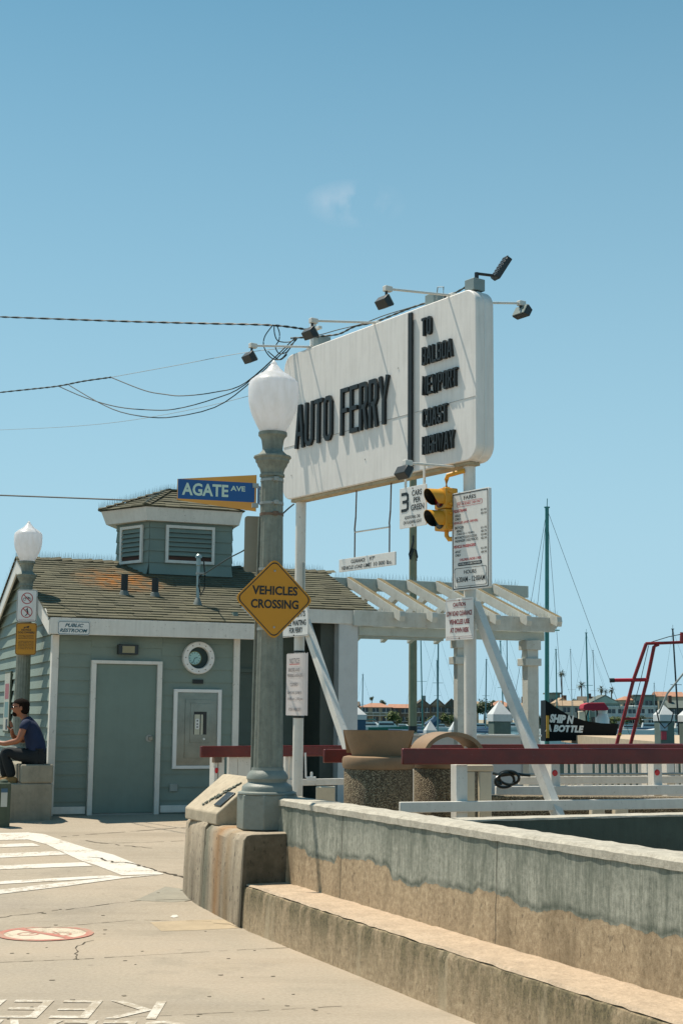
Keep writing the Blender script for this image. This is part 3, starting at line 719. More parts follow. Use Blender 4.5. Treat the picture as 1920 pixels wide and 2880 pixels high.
# ================================================================== SIGNS ON THE NEAR LAMP
def sign_panel(t, w, h, face, edge, th=.006, r=.02, name='panel', back=None, inset=None, line=None):
    p = rrect(-w/2, w/2, -h/2, h/2, r)
    MB().prism(p, 0, th, 'y').build(name, face, t)
    if line is not None:
        mb = MB(); o_ = rrect(-w/2+inset, w/2-inset, -h/2+inset, h/2-inset, max(.004, r-inset*.5)); i_ = rrect(-w/2+inset+line[0], w/2-inset-line[0], -h/2+inset+line[0], h/2-inset-line[0], max(.003, r-inset*.5-line[0]))
        n = len(o_)
        for k in range(n):
            j = (k+1) % n; mb.quad((o_[k][0], -.0012, o_[k][1]), (o_[j][0], -.0012, o_[j][1]), (i_[j][0], -.0012, i_[j][1]), (i_[k][0], -.0012, i_[k][1]))
        mb.build('border', line[1], t, smooth=False)
# AGATE AVE
pr = at(716, 1385, 12.67); pl_ = at(501, 1375, 12.47)
M = frame((pr.x+pl_.x)/2, (pr.y+pl_.y)/2, (pr.z+pl_.z)/2+.0, atan2(pr.y-pl_.y, pr.x-pl_.x))
t = thing('street_sign', 'blue street name sign reading AGATE AVE on the near lamp post', 'street sign', M)
wS = hypot(pr.x-pl_.x, pr.y-pl_.y)
sign_panel(t, wS, .176, BLUE, BLUE, r=.003)
mb = MB(); text(mb, 'AGATE', -wS/2+.035, -wS/2+.455, -.055, .058, -.002, .03); text(mb, 'AVE', -wS/2+.475, -wS/2+.61, .005, .052, -.002, .025)
mb.build('lettering', PALEL, t, smooth=False)
MB().box(wS/2-.02, wS/2+.035, -.012, .02, .045, .085).box(wS/2-.02, wS/2+.035, -.012, .02, -.135, -.095).build('bracket', ALU, t)
# orange pennant behind it
q1 = at(721, 1388, 12.77); q2 = at(500, 1381, 13.55)
M = frame(q1.x, q1.y, 0, atan2(q2.y-q1.y, q2.x-q1.x))
t = thing('pennant_sign', 'orange tapering sign panel behind the blue street name sign', 'sign', M)
L_ = hypot(q2.x-q1.x, q2.y-q1.y)
z0, z1, z2, z3 = at(720, 1439, 12.77).z, at(720, 1336, 12.77).z, at(500, 1406, 13.55).z, at(500, 1347, 13.55).z
MB().prism([(0, z0), (L_, z2), (L_, z3), (0, z1)], 0, .006, 'y').build('panel', ORANGE, t)
# second blue name sign seen edge on behind the post
t = thing('street_sign', 'blue street name sign seen nearly edge on behind the near lamp post', 'street sign', frame(at(724, 1388, 12.80).x, 12.85, at(724, 1390, 12.85).z, radians(80)))
MB().box(0, .6, -.003, .003, -.085, .085).build('panel', BLUE, t)
mb = MB(); text(mb, 'PARK', .05, .4, -.05, .05, -.005, .03); text(mb, 'AVE', .42, .55, 0, .045, -.005, .02); mb.build('lettering', PALEL, t, smooth=False)
# back of a regulatory sign left of the post
pa = at(687, 1530, 12.91)
t = thing('regulatory_sign', 'plain grey back of a sign fixed left of the near lamp column', 'sign', frame(pa.x, pa.y, pa.z, radians(12)))
MB().prism(rrect(0, .30, -.255, .26, .03), 0, .004, 'y').build('panel', pm('bare_aluminium_back', '8d8a7c', .55, metal=.3, grime=.3, gcol=(.2, .18, .14)), t)
# VEHICLES CROSSING
c1 = at(667, 1675, 12.47); c2 = at(874, 1684.6, 12.70); ct = at(771, 1568.6, 12.57); cb = at(773, 1801, 12.57)
mid = (c1+c2)/2
M = frame(mid.x, mid.y, (ct.z+cb.z)/2, atan2(c2.y-c1.y, c2.x-c1.x))
t = thing('warning_sign', 'yellow diamond sign reading VEHICLES CROSSING on the near lamp post', 'warning sign', M)
D = (ct.z-cb.z)/2; Dx = hypot(c2.x-c1.x, c2.y-c1.y)/2
def diamond(k, r=.05, n=5):
    s_ = k*sqrt(2)/2; return [((x-z)*.7071, (x+z)*.7071) for x, z in rrect(-s_, s_, -s_, s_, r*k/ .35, n)]
sc0 = (D+Dx)/2*1.03
MB().prism(diamond(sc0), 0, .006, 'y').build('panel', YELLOW, t)
o_ = diamond(sc0-.018); i_ = diamond(sc0-.030); mb = MB()
for k in range(len(o_)):
    j = (k+1) % len(o_); mb.quad(*[(p[0], -.002, p[1]) for p in (o_[k], o_[j], i_[j], i_[k])])
mb.build('border', BLACK, t, smooth=False)
mb = MB(); text(mb, 'VEHICLES', -.205, .215, .035, .115, -.0022, .03); text(mb, 'CROSSING', -.215, .225, -.085, -.005, -.0022, .03); mb.build('lettering', BLACK, t, smooth=False)
for z in (.25, -.25): MB().lathe([(.01, 0), (.01, .006), (.004, .008)], 10, M=Matrix.Translation((0, -.001, z)) @ Matrix.Rotation(radians(90), 4, 'X')).build('bolt', ALU, t)

# ================================================================== AUTO FERRY SIGN
SA = atan2(-.8198842, .5725293)
SGM = frame(-.715, 16.95, 0, SA)          # local x along the face (far left edge = 0, near right edge = 3.6), -y towards the street, z world height
def S(px, py, off=0):
    """photo pixel -> (x, z) on the sign's plane moved towards the viewer by off"""
    Mi = SGM.inverted(); o_ = Mi @ EYE; d = Mi.to_3x3() @ ray(px, py); k = (-off-o_.y)/d.y; q = o_+d*k
    return q.x, q.z
fs_ = thing('ferry_sign', 'large white board on posts reading AUTO FERRY to Balboa Newport Coast Highway', 'billboard', SGM)
Z0, Z1 = 4.315, 6.095
MB().prism(rrect(0, 3.6, Z0, Z1, .17, 8), 0, .235, 'y').build('panel', SIGNWHITE, fs_, bevel=.012)
MB().prism(rrect(-.004, 3.604, Z0-.004, Z1+.004, .172, 8), .105, .13, 'y').build('seam_trim', WHITE_CLEAN, fs_)
box_obj('divider_bar', BLACK, fs_, 2.515, 2.578, -.035, -.012, Z0+.05, Z1-.04)
words = [('AUTO', .31, 1.08, 4.90, 5.425, .048), ('FERRY', 1.25, 2.16, 4.913, 5.455, .048), ('TO', 2.745, 2.905, 5.75, 5.945, .027),
         ('BALBOA', 2.752, 3.25, 5.434, 5.627, .022), ('NEWPORT', 2.755, 3.33, 5.11, 5.305, .022), ('COAST', 2.76, 3.167, 4.765, 4.956, .023), ('HIGHWAY', 2.757, 3.28, 4.472, 4.662, .021)]
for wd, x0, x1, z0, z1, th in words:
    wts = {'I': .35, 'W': 1.3, 'N': 1.1, 'A': 1.1, 'Y': 1.1}
    ws = [wts.get(c, 1) for c in wd]; gap = th*.5; cell = (x1-x0-gap*(len(wd)-1))/sum(ws); x = x0
    for c, k in zip(wd, ws):
        mb = MB(); stroke_letter(mb, c, x, x+cell*k, z0, z1, th, -.002, -.036); mb.build('letter', BLACK, fs_, smooth=False); x += cell*k+gap
MB().box(.02, 2.5, -.004, -.0005, 4.955, 4.96).box(2.6, 3.58, -.004, -.0005, 4.955, 4.96).build('seam', pm('seam_grey', '9b9a96', .6), fs_)
# thin guy line across the face and fixings
for x, z in ((.2, 4.6), (1.7, 4.58), (2.3, 5.5)):
    MB().lathe([(.008, 0), (.006, .005)], 8, M=Matrix.Translation((x, -.002, z)) @ Matrix.Rotation(radians(90), 4, 'X')).build('rivet', ALU, fs_)
lower = MB().box(.15, 3.45, .03, .17, Z0-.035, Z0-.003); lower.build('lower_channel', pm('rusty_channel', 'a89a7c', .7, var=.2, vs=6, grime=.6, gcol=(.16, .09, .05)), fs_)
MB().lathe([(.062, .3), (.062, Z0-.036)], 20, (.237, .117)).build('post', WHITE, fs_)
MB().lathe([(.062, .3), (.062, Z0-.036)], 20, (3.345, .117)).build('post', WHITE, fs_)
def brace(mb, xa, za, xb, zb, w_=.088, y0=.07, y1=.16):
    d = Vector((xb-xa, zb-za)).normalized(); n_ = Vector((-d.y, d.x))*w_/2
    mb.prism([(xa-n_.x, za-n_.y), (xb-n_.x, zb-n_.y), (xb+n_.x, zb+n_.y), (xa+n_.x, za+n_.y)], y0, y1, 'y')
mb = MB(); brace(mb, 3.42, 2.88, 4.86, .38); mb.build('brace', WHITE, fs_, bevel=.004)
mb = MB(); brace(mb, .36, 2.86, 1.80, .50); mb.build('brace', WHITE, fs_, bevel=.004)
# service mast at the far end with cross piece, transformer boxes on top
MB().lathe([(.038, Z1-.3), (.038, S(834, 895)[1]), (.03, S(834, 893)[1]+.012)], 14, (.20, .285)).build('service_mast', WHITE, fs_)
zc = S(834, 914)[1]
MB().box(.02, .36, .26, .31, zc-.018, zc+.018).build('cross_arm', WHITE, fs_, bevel=.004)
GREYBOX = pm('grey_box', '7d8a88', .5, var=.08)
for x in (.56, 2.70, 3.36): box_obj('junction_box', GREYBOX, fs_, x, x+.15, .05, .2, Z1+.005, Z1+.13, bevel=.006)
for x in (.5, 1.83, 3.15): MB().box(x-.05, x+.05, .02, .09, Z1+.002, Z1+.04).build('arm_bracket', WHITE, fs_, bevel=.005)
MB().tube([(2.93, .02, Z1+.02), (2.97, .01, Z1+.15), (3.06, .015, Z1+.13), (3.04, .03, Z1+.01)], .007, 6).build('loop_wire', CABLEL, fs_)
# floodlights
def flood(label, base, tip, lamp_px, mat_side=0, tilt=35, down=.10, size=(.17, .13, .08), group='floodlights around the ferry sign'):
    """arm from base to tip (sign frame), lamp body hung under the tip aimed back at the face"""
    b = Vector(base); e = Vector(tip)
    t = thing('floodlight', label, 'floodlight', SGM @ Matrix.Translation(b), group)
    e = e-b
    MB().tube([(0, 0, 0), e], .013, 8).build('arm', WHITE, t)
    d = e.normalized(); MB().box(-.03, .03, -.028, .06, -.028, .028, M=Matrix.Translation(e)).build('elbow', WHITE, t, bevel=.006)
    MB().tube([e+Vector((0, 0, -.02)), e+Vector((0, 0, -down))], .014, 8).build('knuckle', DARKM, t)
    Mx = Matrix.Translation(e+Vector((0, 0, -down-.03))) @ Matrix.Rotation(radians(tilt), 4, 'X')
    w_, h_, d_ = size
    # wedge shaped housing, glass on +y side (towards the sign)
    MB().add([(-w_/2, -d_, -h_*.35), (w_/2, -d_, -h_*.35), (w_/2, 0, -h_/2), (-w_/2, 0, -h_/2), (-w_/2, -d_, h_*.35), (w_/2, -d_, h_*.35), (w_/2, 0, h_/2), (-w_/2, 0, h_/2)],
             [(0, 3, 2, 1), (4, 5, 6, 7), (0, 1, 5, 4), (1, 2, 6, 5), (2, 3, 7, 6), (3, 0, 4, 7)], M=Mx).build('housing', DARKM, t, bevel=.006)
    MB().box(-w_/2+.008, w_/2-.008, .001, .012, -h_/2+.008, h_/2-.008, M=Mx).build('glass', LENSG, t)
    return t
flood('black floodlight on a white arm left of the sign above the lamp globe', (.53, .03, Z1+.02), (S(708, 972, .8)[0], -.8, S(708, 972, .8)[1]), None)
flood('black floodlight on a white arm above the middle of the sign beside the white mast', (1.85, .03, Z1+.02), (S(878, 902, .8)[0], -.8, S(878, 902, .8)[1]), None)
flood('black floodlight on a white arm above the narrow right part of the sign', (3.15, .03, Z1+.02), (S(1086, 812, .8)[0], -.8, S(1086, 812, .8)[1]), None)
flood('black floodlight below the sign near the three cars board', (3.22, .02, Z0-.03), (S(1142, 1302, .8)[0], -.8, S(1142, 1302, .8)[1]), None, tilt=-30, down=.08)
t = flood('black floodlight on the back of the sign just right of the white mast', (.5, .2, Z1+.02), (.55, 1.02, Z1+.19), None, tilt=165, down=.02)
flood('grey floodlight on a white arm reaching out behind the right end of the sign', (3.05, .2, Z1+.0), (S(1462, 853, -1.1)[0], 1.1, S(1462, 853, -1.1)[1]), None, tilt=150, down=.05, size=(.2, .13, .08))
# upper floodlight on a bent stem
t = thing('floodlight', 'black floodlight pointing up on a bent stem at the top right corner of the sign', 'floodlight', SGM @ Matrix.Translation((3.47, .12, Z1)), 'floodlights around the ferry sign')
MB().tube([(0, 0, -.02), (0, 0, .2)], .022, 10).build('stem', DARKM, t)
MB().tube([(0, 0, .19), (.05, .18, .19)], .016, 8).build('arm', DARKM, t)
Mx = Matrix.Translation((.09, .26, .27)) @ Matrix.Diagonal((.85, .85, .85, 1)) @ Matrix.Rotation(radians(-30), 4, 'Z') @ Matrix.Rotation(radians(58), 4, 'X') @ Matrix.Rotation(radians(12), 4, 'Y')
MB().box(-.09, .09, -.15, .15, -.035, .035, M=Mx).build('housing', DARKM, t, bevel=.008)
mb = MB()
for k in range(7): mb.box(-.085, .085, -.14+k*.045, -.115+k*.045, .035, .041, M=Mx)
mb.build('cooling_fins', DARKM, t)

# ---- boards hanging under / fixed to the sign
def hang(x0, x1, z0, z1, y, name, label, cat, th=.012, r=.01, face=None, bolts=True):
    M = SGM @ Matrix.Translation(((x0+x1)/2, y, (z0+z1)/2)); t = thing(name, label, cat, M); w_, h_ = x1-x0, z1-z0
    MB().prism(rrect(-w_/2, w_/2, -h_/2, h_/2, r), 0, th, 'y').build('panel', face or WHITE_CLEAN, t, bevel=.002)
    if bolts:
        for x, z in ((0, h_/2-.02), (0, -h_/2+.02)):
            MB().lathe([(.008, 0), (.006, .006)], 8, M=Matrix.Translation((x, -.001, z)) @ Matrix.Rotation(radians(90), 4, 'X')).build('bolt', RUST, t)
    return t, w_, h_
BK = BLACK
t, w_, h_ = hang(2.527, 2.977, 3.70, 4.127, -.15, 'queue_sign', 'white board reading 3 CARS PER GREEN hanging under the sign beside the traffic signal', 'sign', face=WHITE_CLEAN)
mb = MB(); X = lambda f: -w_/2+w_*f; Zf = lambda f: h_/2-h_*f
def fx(w, f): return -w/2+w*f
pts3 = [([(.08, .90), (.30, .90), (.37, .84), (.37, .70), (.30, .645), (.12, .645)], False), ([(.30, .645), (.37, .59), (.37, .44), (.30, .38), (.06, .38)], False)]
STROKES['3'] = [([(.0, 1), (.72, 1), (1, .9), (1, .62), (.75, .52), (.2, .52)], False), ([(.75, .52), (1, .42), (1, .1), (.72, 0), (0, 0)], False)]
stroke_letter(mb, '3', X(.07), X(.35), Zf(.60), Zf(.12), .032, -.001, -.002)
text(mb, 'CARS', X(.47), X(.84), Zf(.24), Zf(.10), -.002, .02); text(mb, 'PER', X(.53), X(.80), Zf(.41), Zf(.28), -.002, .02); text(mb, 'GREEN', X(.44), X(.92), Zf(.60), Zf(.45), -.002, .02)
text(mb, 'ADDITIONAL CAR', X(.2), X(.78), Zf(.79), Zf(.71), -.002, .015); text(mb, 'ON FLASHING LIGHT', X(.15), X(.83), Zf(.91), Zf(.83), -.002, .015)
mb.build('lettering', BK, t, smooth=False)
for f in (.2, .9): MB().box(X(f)-.011, X(f)+.011, .001, .02, h_/2-.03, h_/2+.20).build('hanger_strap', WHITE, t)

FX0, FX1, FZ0, FZ1 = 3.255, 3.825, 3.005, 3.995
t, w_, h_ = hang(FX0, FX1, FZ0, FZ1, -.04, 'fare_sign', 'tall white board of fares and hours on the right sign post', 'sign', th=.035, r=.015)
mb = MB(); o_ = rrect(-w_/2+.012, w_/2-.012, -h_/2+.012, h_/2-.012, .012); i_ = rrect(-w_/2+.022, w_/2-.022, -h_/2+.022, h_/2-.022, .01)
def ringq(mb, a, b_, y=-.0015):
    n = len(a)
    for k in range(n):
        j = (k+1) % n; mb.quad((a[k][0], y, a[k][1]), (a[j][0], y, a[j][1]), (b_[j][0], y, b_[j][1]), (b_[k][0], y, b_[k][1]))
ringq(mb, o_, i_)
ringq(mb, rrect(fx(w_, .07), fx(w_, .93), h_/2-h_*.965, h_/2-h_*.775, .02), rrect(fx(w_, .08), fx(w_, .92), h_/2-h_*.96, h_/2-h_*.78, .018))
mb.build('border', BK, t, smooth=False)
def col_text(mb, rows, w, h, y=-.002):
    for txt, a, b_, c, d_, bold in rows: text(mb, txt, fx(w, a), fx(w, b_), h/2-h*d_, h/2-h*c, y, bold)
mb = MB(); col_text(mb, [('FARES', .33, .66, .045, .085, .015), ('ADULT', .09, .25, .225, .25, .02), ('CHILD', .09, .24, .26, .285, .02), ('$1.50', .79, .94, .205, .228, .02), ('$0.50', .79, .94, .24, .263, .02),
    ('BICYCLES', .09, .33, .35, .375, .02), ('ADULT', .13, .29, .385, .41, .02), ('CHILD (5-11 YEARS)', .13, .61, .418, .443, .015), ('MOTORCYCLES/SCOOTERS', .09, .68, .452, .477, .015), ('PASSENGER CARS/TRUCKS', .09, .71, .486, .511, .015),
    ('$1.75', .79, .94, .385, .408, .02), ('$0.75', .79, .94, .42, .443, .02), ('$2.00', .79, .94, .455, .478, .02), ('$2.50', .79, .94, .49, .513, .02),
    ('ADULT', .09, .25, .595, .62, .02), ('CHILD', .09, .24, .63, .655, .02), ('$1.50', .79, .94, .59, .613, .02), ('$0.50', .79, .94, .628, .651, .02),
    ('HOURS', .33, .66, .80, .84, .015), ('6:30AM - 12:00AM', .12, .89, .865, .92, .015)], w_, h_)
mb.build('lettering', BK, t, smooth=False)
mb = MB(); col_text(mb, [('PAY ON BOARD, CASH ONLY', .17, .80, .11, .14, .015), ('PEDESTRIANS', .05, .41, .175, .205, .03), ('VEHICLES (AND DRIVER)', .05, .71, .30, .33, .02), ('VEHICLE PASSENGERS', .05, .65, .54, .57, .03), ('CHILDREN UNDER 5 FREE', .21, .79, .68, .705, .02)], w_, h_)
ringq(mb, rrect(fx(w_, .14), fx(w_, .83), h_/2-h_*.152, h_/2-h_*.10, .018), rrect(fx(w_, .148), fx(w_, .822), h_/2-h_*.148, h_/2-h_*.104, .016))
mb.build('red_lettering', RED, t, smooth=False)
MB().prism(rrect(fx(w_, .17), fx(w_, .81), h_/2-h_*.755, h_/2-h_*.72, .012), -.0012, -.0016, 'y').build('black_band', BK, t, smooth=False)
mb = MB(); col_text(mb, [('NO BILLS LARGER THAN $20', .20, .78, .727, .748, .015)], w_, h_, -.0025); mb.build('band_lettering', WHITE_CLEAN, t, smooth=False)
t, w_, h_ = hang(3.138, 3.57, 2.512, 2.93, -.03, 'caution_sign', 'white board reading CAUTION LOW ROAD CLEARANCE in dark red under the fares', 'sign', th=.006, r=.008)
DRED = pm('dark_red_print', '7a1a22', .5)
mb = MB(); col_text(mb, [('CAUTION', .28, .73, .10, .20, .035), ('LOW ROAD CLEARANCE', .04, .96, .30, .42, .03), ('VEHICLES USE', .14, .87, .50, .62, .035), ('AT OWN RISK', .17, .85, .70, .82, .035), ('Balboa Island Ferry is not responsible for property damage', .04, .96, .905, .925, .02)], w_, h_)
for a, b_, c, d_ in ((.03, .97, .045, .053), (.27, .74, .225, .232), (.03, .97, .955, .962)): mb.quad((fx(w_, a), -.0018, h_/2-h_*c), (fx(w_, b_), -.0018, h_/2-h_*c), (fx(w_, b_), -.0018, h_/2-h_*d_), (fx(w_, a), -.0018, h_/2-h_*d_))
mb.build('lettering', DRED, t, smooth=False)
# clearance board on rusty straps
t, w_, h_ = hang(1.065, 2.12, 3.375, 3.52, .1, 'clearance_sign', 'low white board giving CLEARANCE 9 feet 7 inches hanging on rusty straps', 'sign', th=.02, r=.004, bolts=False)
mb = MB(); text(mb, 'CLEARANCE', -.29, -.02, .01, .052, -.002, .02); text(mb, '9\'7"', .06, .16, .01, .055, -.002, .02)
text(mb, 'VEHICLE LOAD LIMIT', -w_/2+.05, .1, -.055, -.012, -.002, .02); text(mb, '10 000 lbs.', .14, w_/2-.05, -.055, -.010, -.002, .01)
mb.build('lettering', BK, t, smooth=False)
for sx in (-.23, .42):
    rnd = random.Random(int(sx*100)); mb = MB(); zt = Z0-.03-3.4475; zb = h_/2
    pts = [(sx+.02, .012, zt), (sx+.008, .012, zt*.6+zb*.4), (sx-.012, .012, zt*.42+zb*.58), (sx-.004, .01, zt*.38+zb*.62), (sx-.006, .01, zb-.03)]
    for p, q in zip(pts, pts[1:]): mb.tube([p, q], .010, 4)
    mb.build('rusty_strap', RUST, t)
MB().tube([(-.24, .012, .36), (.42, .012, .352)], .009, 8).build('spreader_rod', WHITE, t)

# lights-off board on the left post, its neighbour's back, paper notice
t, w_, h_ = hang(-.06, .565, 2.672, 3.02, -.02+.05, 'queue_sign', 'white sign telling drivers to turn lights off while waiting, half hidden by the yellow diamond', 'sign', th=.004, r=.03)
mb = MB(); ringq(mb, rrect(-w_/2+.008, w_/2-.008, -h_/2+.008, h_/2-.008, .024), rrect(-w_/2+.014, w_/2-.014, -h_/2+.014, h_/2-.014, .02))
text(mb, 'LIGHTS', -.02, .235, .055, .125, -.002, .03); text(mb, 'WHILE WAITING', -.26, .255, -.045, .02, -.002, .03); text(mb, 'FOR FERRY', -.10, .185, -.13, -.065, -.002, .03)
mb.build('lettering', BK, t, smooth=False)
x_, z_ = S(868, 1632)
t = thing('parking_sign', 'grey back of a small sign on the left white post seen beside the diamond', 'sign', SGM @ Matrix.Translation((.33, .12, z_)) @ Matrix.Rotation(radians(-38), 4, 'Z'))
MB().prism(rrect(.03, .33, -.22, .22, .03), 0, .004, 'y').build('panel', MATS['bare_aluminium_back'], t)
t = thing('paper_notice', 'white paper NOTICE about a parade closure strapped to the left post', 'notice', SGM @ Matrix.Translation((.30, .04, 2.115)))
PAPER = pm('paper_white', 'cfc6c2', .7, var=.03)
mb = MB(); N = 10
sh = []
for k in range(N+1):
    x = -.20+.40*k/N; bend = .03*max(0, (abs(x)-.05)/.15)**2*(1 if x > 0 else -.3)
    sh.append((x, bend))
for k in range(N): mb.quad((sh[k][0], sh[k][1], -.355), (sh[k+1][0], sh[k+1][1], -.36), (sh[k+1][0], sh[k+1][1], .37), (sh[k][0], sh[k][1], .355))
mb.build('sheet', PAPER, t)
mb = MB()
for txt, a, b_, z0, z1 in (('NOTICE', -.13, .08, .245, .305), ('BRIDGE AND', -.15, .09, .15, .19), ('MARINE AVENUE', -.17, .14, .085, .125), ('CLOSED', -.11, .05, -.02, .02), ('SUNDAY, JUNE 5', -.17, .13, -.12, -.08), ('10:00 am - 2:00 pm', -.16, .15, -.19, -.15), ('FOR PARADE', -.13, .11, -.31, -.27)):
    text(mb, txt, a, b_, z0, z1, -.014, .0)
mb.build('lettering', pm('grey_ink', '4a4548', .6), t, smooth=False)
mb = MB(); mb.quad((-.13, -.0145, .24), (.08, -.0145, .24), (.08, -.0145, .232), (-.13, -.0145, .232)); mb.build('underline', RED, t, smooth=False)
for z in (.385, -.375): MB().lathe([(.067, z-.012), (.067, z+.012)], 18, (-.063, .077)).build('strap', BLACK, t)

# traffic signal
zt = 4.09; tg = Matrix.Translation(SGM @ Vector((3.345, .0, 0)))
base = SGM @ Vector((3.16, -.06, 3.625))
SGN = SGM.to_3x3() @ Vector((-.12, -1, 0)); fa = atan2(SGN.y, SGN.x)+radians(90)
ts = thing('traffic_signal', 'yellow two light traffic signal with long visors bracketed to the right sign post', 'traffic signal', frame(base.x, base.y, base.z, SA-radians(5)) @ Matrix.Diagonal((.88, .88, .95, 1)))
# local: -y faces the queue
for k, z in enumerate((.0, .23)):
    MB().prism(rrect(-.115, .115, z+.002, z+.226, .02), -.06, .11, 'y').build('section', SIGNAL, ts, bevel=.006)
    Mv = Matrix.Translation((0, -.06, z+.114)) @ Matrix.Rotation(radians(90), 4, 'X')
    n = 28; r_ = .102; vs_ = []
    for i in range(n+1):
        a = radians(-38+ (180+76)*i/n)
        L_ = .19*(.35+.65*max(0, sin((a+radians(38))/radians(256)*pi))**.7)
        for rr_ in (r_, r_-.005): vs_ += [(rr_*cos(a), -.06, z+.114+rr_*sin(a)), (rr_*cos(a), -.06-L_, z+.114+rr_*sin(a)-.03*L_)]
    fs = []
    for i in range(n):
        q = i*4; p = q+4
        fs += [(q, q+1, p+1, p), (q+2, p+2, p+3, q+3), (q+1, q+3, p+3, p+1)]
    vz = MB().add(vs_, [f_ for q_ in range(n) for f_ in ((q_*4, q_*4+1, q_*4+5, q_*4+4), (q_*4+1, q_*4+3, q_*4+7, q_*4+5))]).build('visor', SIGNAL, ts)
    MB().add(vs_, [(q_*4+2, q_*4+6, q_*4+7, q_*4+3) for q_ in range(n)]).build('visor_lining', BLACK, ts)
    MB().lathe([(.098, 0), (.098, .006)], 24, M=Mv).build('visor_interior', BLACK, ts)
    MB().lathe([(.088, .008), (.075, .025), (.04, .036), (.001, .04)], 24, M=Mv).build('lens', pm('red_lens' if k else 'green_lens', '5a0f14' if k else '123030', .15), ts)
    for sz in (.05, .18): MB().box(.115, .135, -.02, .02, z+sz-.012, z+sz+.012).build('latch', SIGNAL, ts)
MB().tube([(0, .03, .45), (0, .03, .56), (.03, .03, .60), (.07, .06, .61), (.2, .15, .64)], .026, 12).build('bracket_pipe', SIGNAL, ts)
MB().tube([(0, .03, .01), (0, .03, -.05), (.03, .04, -.09), (.12, .1, -.09)], .026, 12).build('lower_bracket', SIGNAL, ts)
MB().lathe([(.04, .455), (.04, .475)], 16, (0, .03)).build('collar', SIGNAL, ts)

# ================================================================== CABLES
def catn(pts, r, name, label, twist=0, mat=None, group=None, n=30):
    """smooth curve through points"""
    P = [Vector(p) for p in pts]; out = []
    for i in range(len(P)-1):
        a = P[max(i-1, 0)]; b_ = P[i]; c = P[i+1]; d = P[min(i+2, len(P)-1)]
        m = max(3, n//(len(P)-1))
        for k in range(m+(i == len(P)-2)):
            t_ = k/m; out.append(.5*((2*b_)+(c-a)*t_+(2*a-5*b_+4*c-d)*t_*t_+(3*b_-a-3*c+d)*t_**3))
    mb = MB()
    if twist:
        for ph in (0, pi):
            mb.tube([p+Vector((0, 0, twist*cos(i*1.1+ph)))+Vector((0, twist*sin(i*1.1+ph), 0)) for i, p in enumerate(out)], r, 5)
    else: mb.tube(out, r, 5)
    return tag(mb.build(name, mat or CABLE, None), label, 'cable', group)
mastP = SGM @ Vector((.20, .285, zc))
def w3(x, y, Y): return at(x/1.8233, y/1.8233+850, Y)
catn([w3(-60, 72, 21), w3(0, 75, 20.6), w3(350, 88, 19.2), w3(700, 100, 18.2), w3(1050, 109, 17.4), w3(1390, 118, 16.9), mastP+Vector((-.05, 0, 0))], .008, 'power_cable', 'topmost black twisted cable running left from the white mast', .008, n=90)
c3 = lambda x, y, Y=16.6: at(x/1.8447+650, y/1.8447+680, Y)
catn([w3(-60, 472, 21.5), w3(0, 463, 21.2), w3(160, 446, 20.5), w3(300, 430, 20), w3(430, 405, 19.4), w3(570, 385, 18.8)], .0075, 'power_cable', 'thick black cable entering from the left and forking into drooping cables', .006, n=60)
catn([w3(355, 425, 19.8), w3(500, 510, 19.2), w3(620, 563, 18.8), w3(770, 590, 18.2), w3(900, 587, 17.8), w3(1100, 540, 17.3), w3(1260, 432, 17), c3(305, 540, 16.8), c3(340, 505, 16.7)], .007, 'drooping_cable', 'lowest sagging dark cable left of the lamp globe')
catn([w3(300, 430, 20), w3(440, 490, 19.3), w3(600, 536, 18.7), w3(760, 552, 18.2), w3(900, 548, 17.8), w3(1100, 495, 17.3), w3(1260, 420, 17), c3(330, 500, 16.8)], .007, 'drooping_cable', 'middle sagging dark cable left of the lamp globe')
catn([w3(570, 385, 18.8), w3(740, 452, 18.2), w3(850, 473, 17.9), w3(940, 480, 17.7), w3(1100, 462, 17.3), w3(1260, 412, 17), c3(310, 520, 16.8)], .007, 'drooping_cable', 'highest sagging dark cable left of the lamp globe')
catn([w3(570, 385, 18.8), w3(900, 325, 17.8), w3(1260, 258, 17), mastP+Vector((-.03, 0, -.2))], .004, 'guy_wire', 'thin grey wire rising from the cable fork to the white mast', mat=CABLEL)
catn([w3(-40, 656, 24), w3(0, 655, 24), w3(400, 635, 21), w3(770, 590, 19), w3(1260, 485, 17), c3(500, 655, 16.6), c3(1040, 330, 14.9)], .0035, 'guy_wire', 'thin grey wire sweeping across behind the lamp globe to the top of the sign', mat=CABLEL)
catn([w3(-60, 989, 26), w3(0, 990, 26), w3(740, 1018, 24.5), w3(900, 1026, 24)], .014, 'power_cable', 'dark horizontal cable ending behind the roof cupola')
# tangle at the mast
for k, pts in enumerate([[(218, 430), (175, 490), (170, 545), (205, 600), (255, 610), (300, 560), (335, 505)], [(222, 432), (226, 480), (245, 515), (300, 520), (340, 500)], [(235, 430), (250, 470), (248, 510), (230, 545), (250, 580), (290, 570), (325, 520)], [(190, 568), (250, 612), (290, 585)]]):
    catn([c3(*q, 16.75+.02*k) for q in pts], .007, 'looped_cable', ['large outer cable loop hanging left of the white mast', 'short inner cable curl beside the white mast', 'narrow cable loop with a splice left of the white mast', 'cable tail drooping under the loops by the mast'][k])
catn([c3(310, 500, 16.8), c3(400, 495, 16.5), c3(470, 490, 16.4), c3(560, 478, 16.2), c3(640, 440, 16), c3(740, 418, 15.8), c3(850, 375, 15.5), c3(940, 340, 15.25), c3(1050, 305, 14.95), c3(1160, 265, 14.6), c3(1235, 222, 14.3)], .008, 'twin_cable', 'dark cable running along the top edge of the sign', .006, n=80)
catn([c3(350, 500, 16.8), c3(450, 485, 16.45), c3(560, 455, 16.15), c3(680, 425, 15.9), c3(800, 380, 15.6), c3(950, 335, 15.2)], .006, 'twin_cable', 'slacker second cable above the top edge of the sign', n=40)

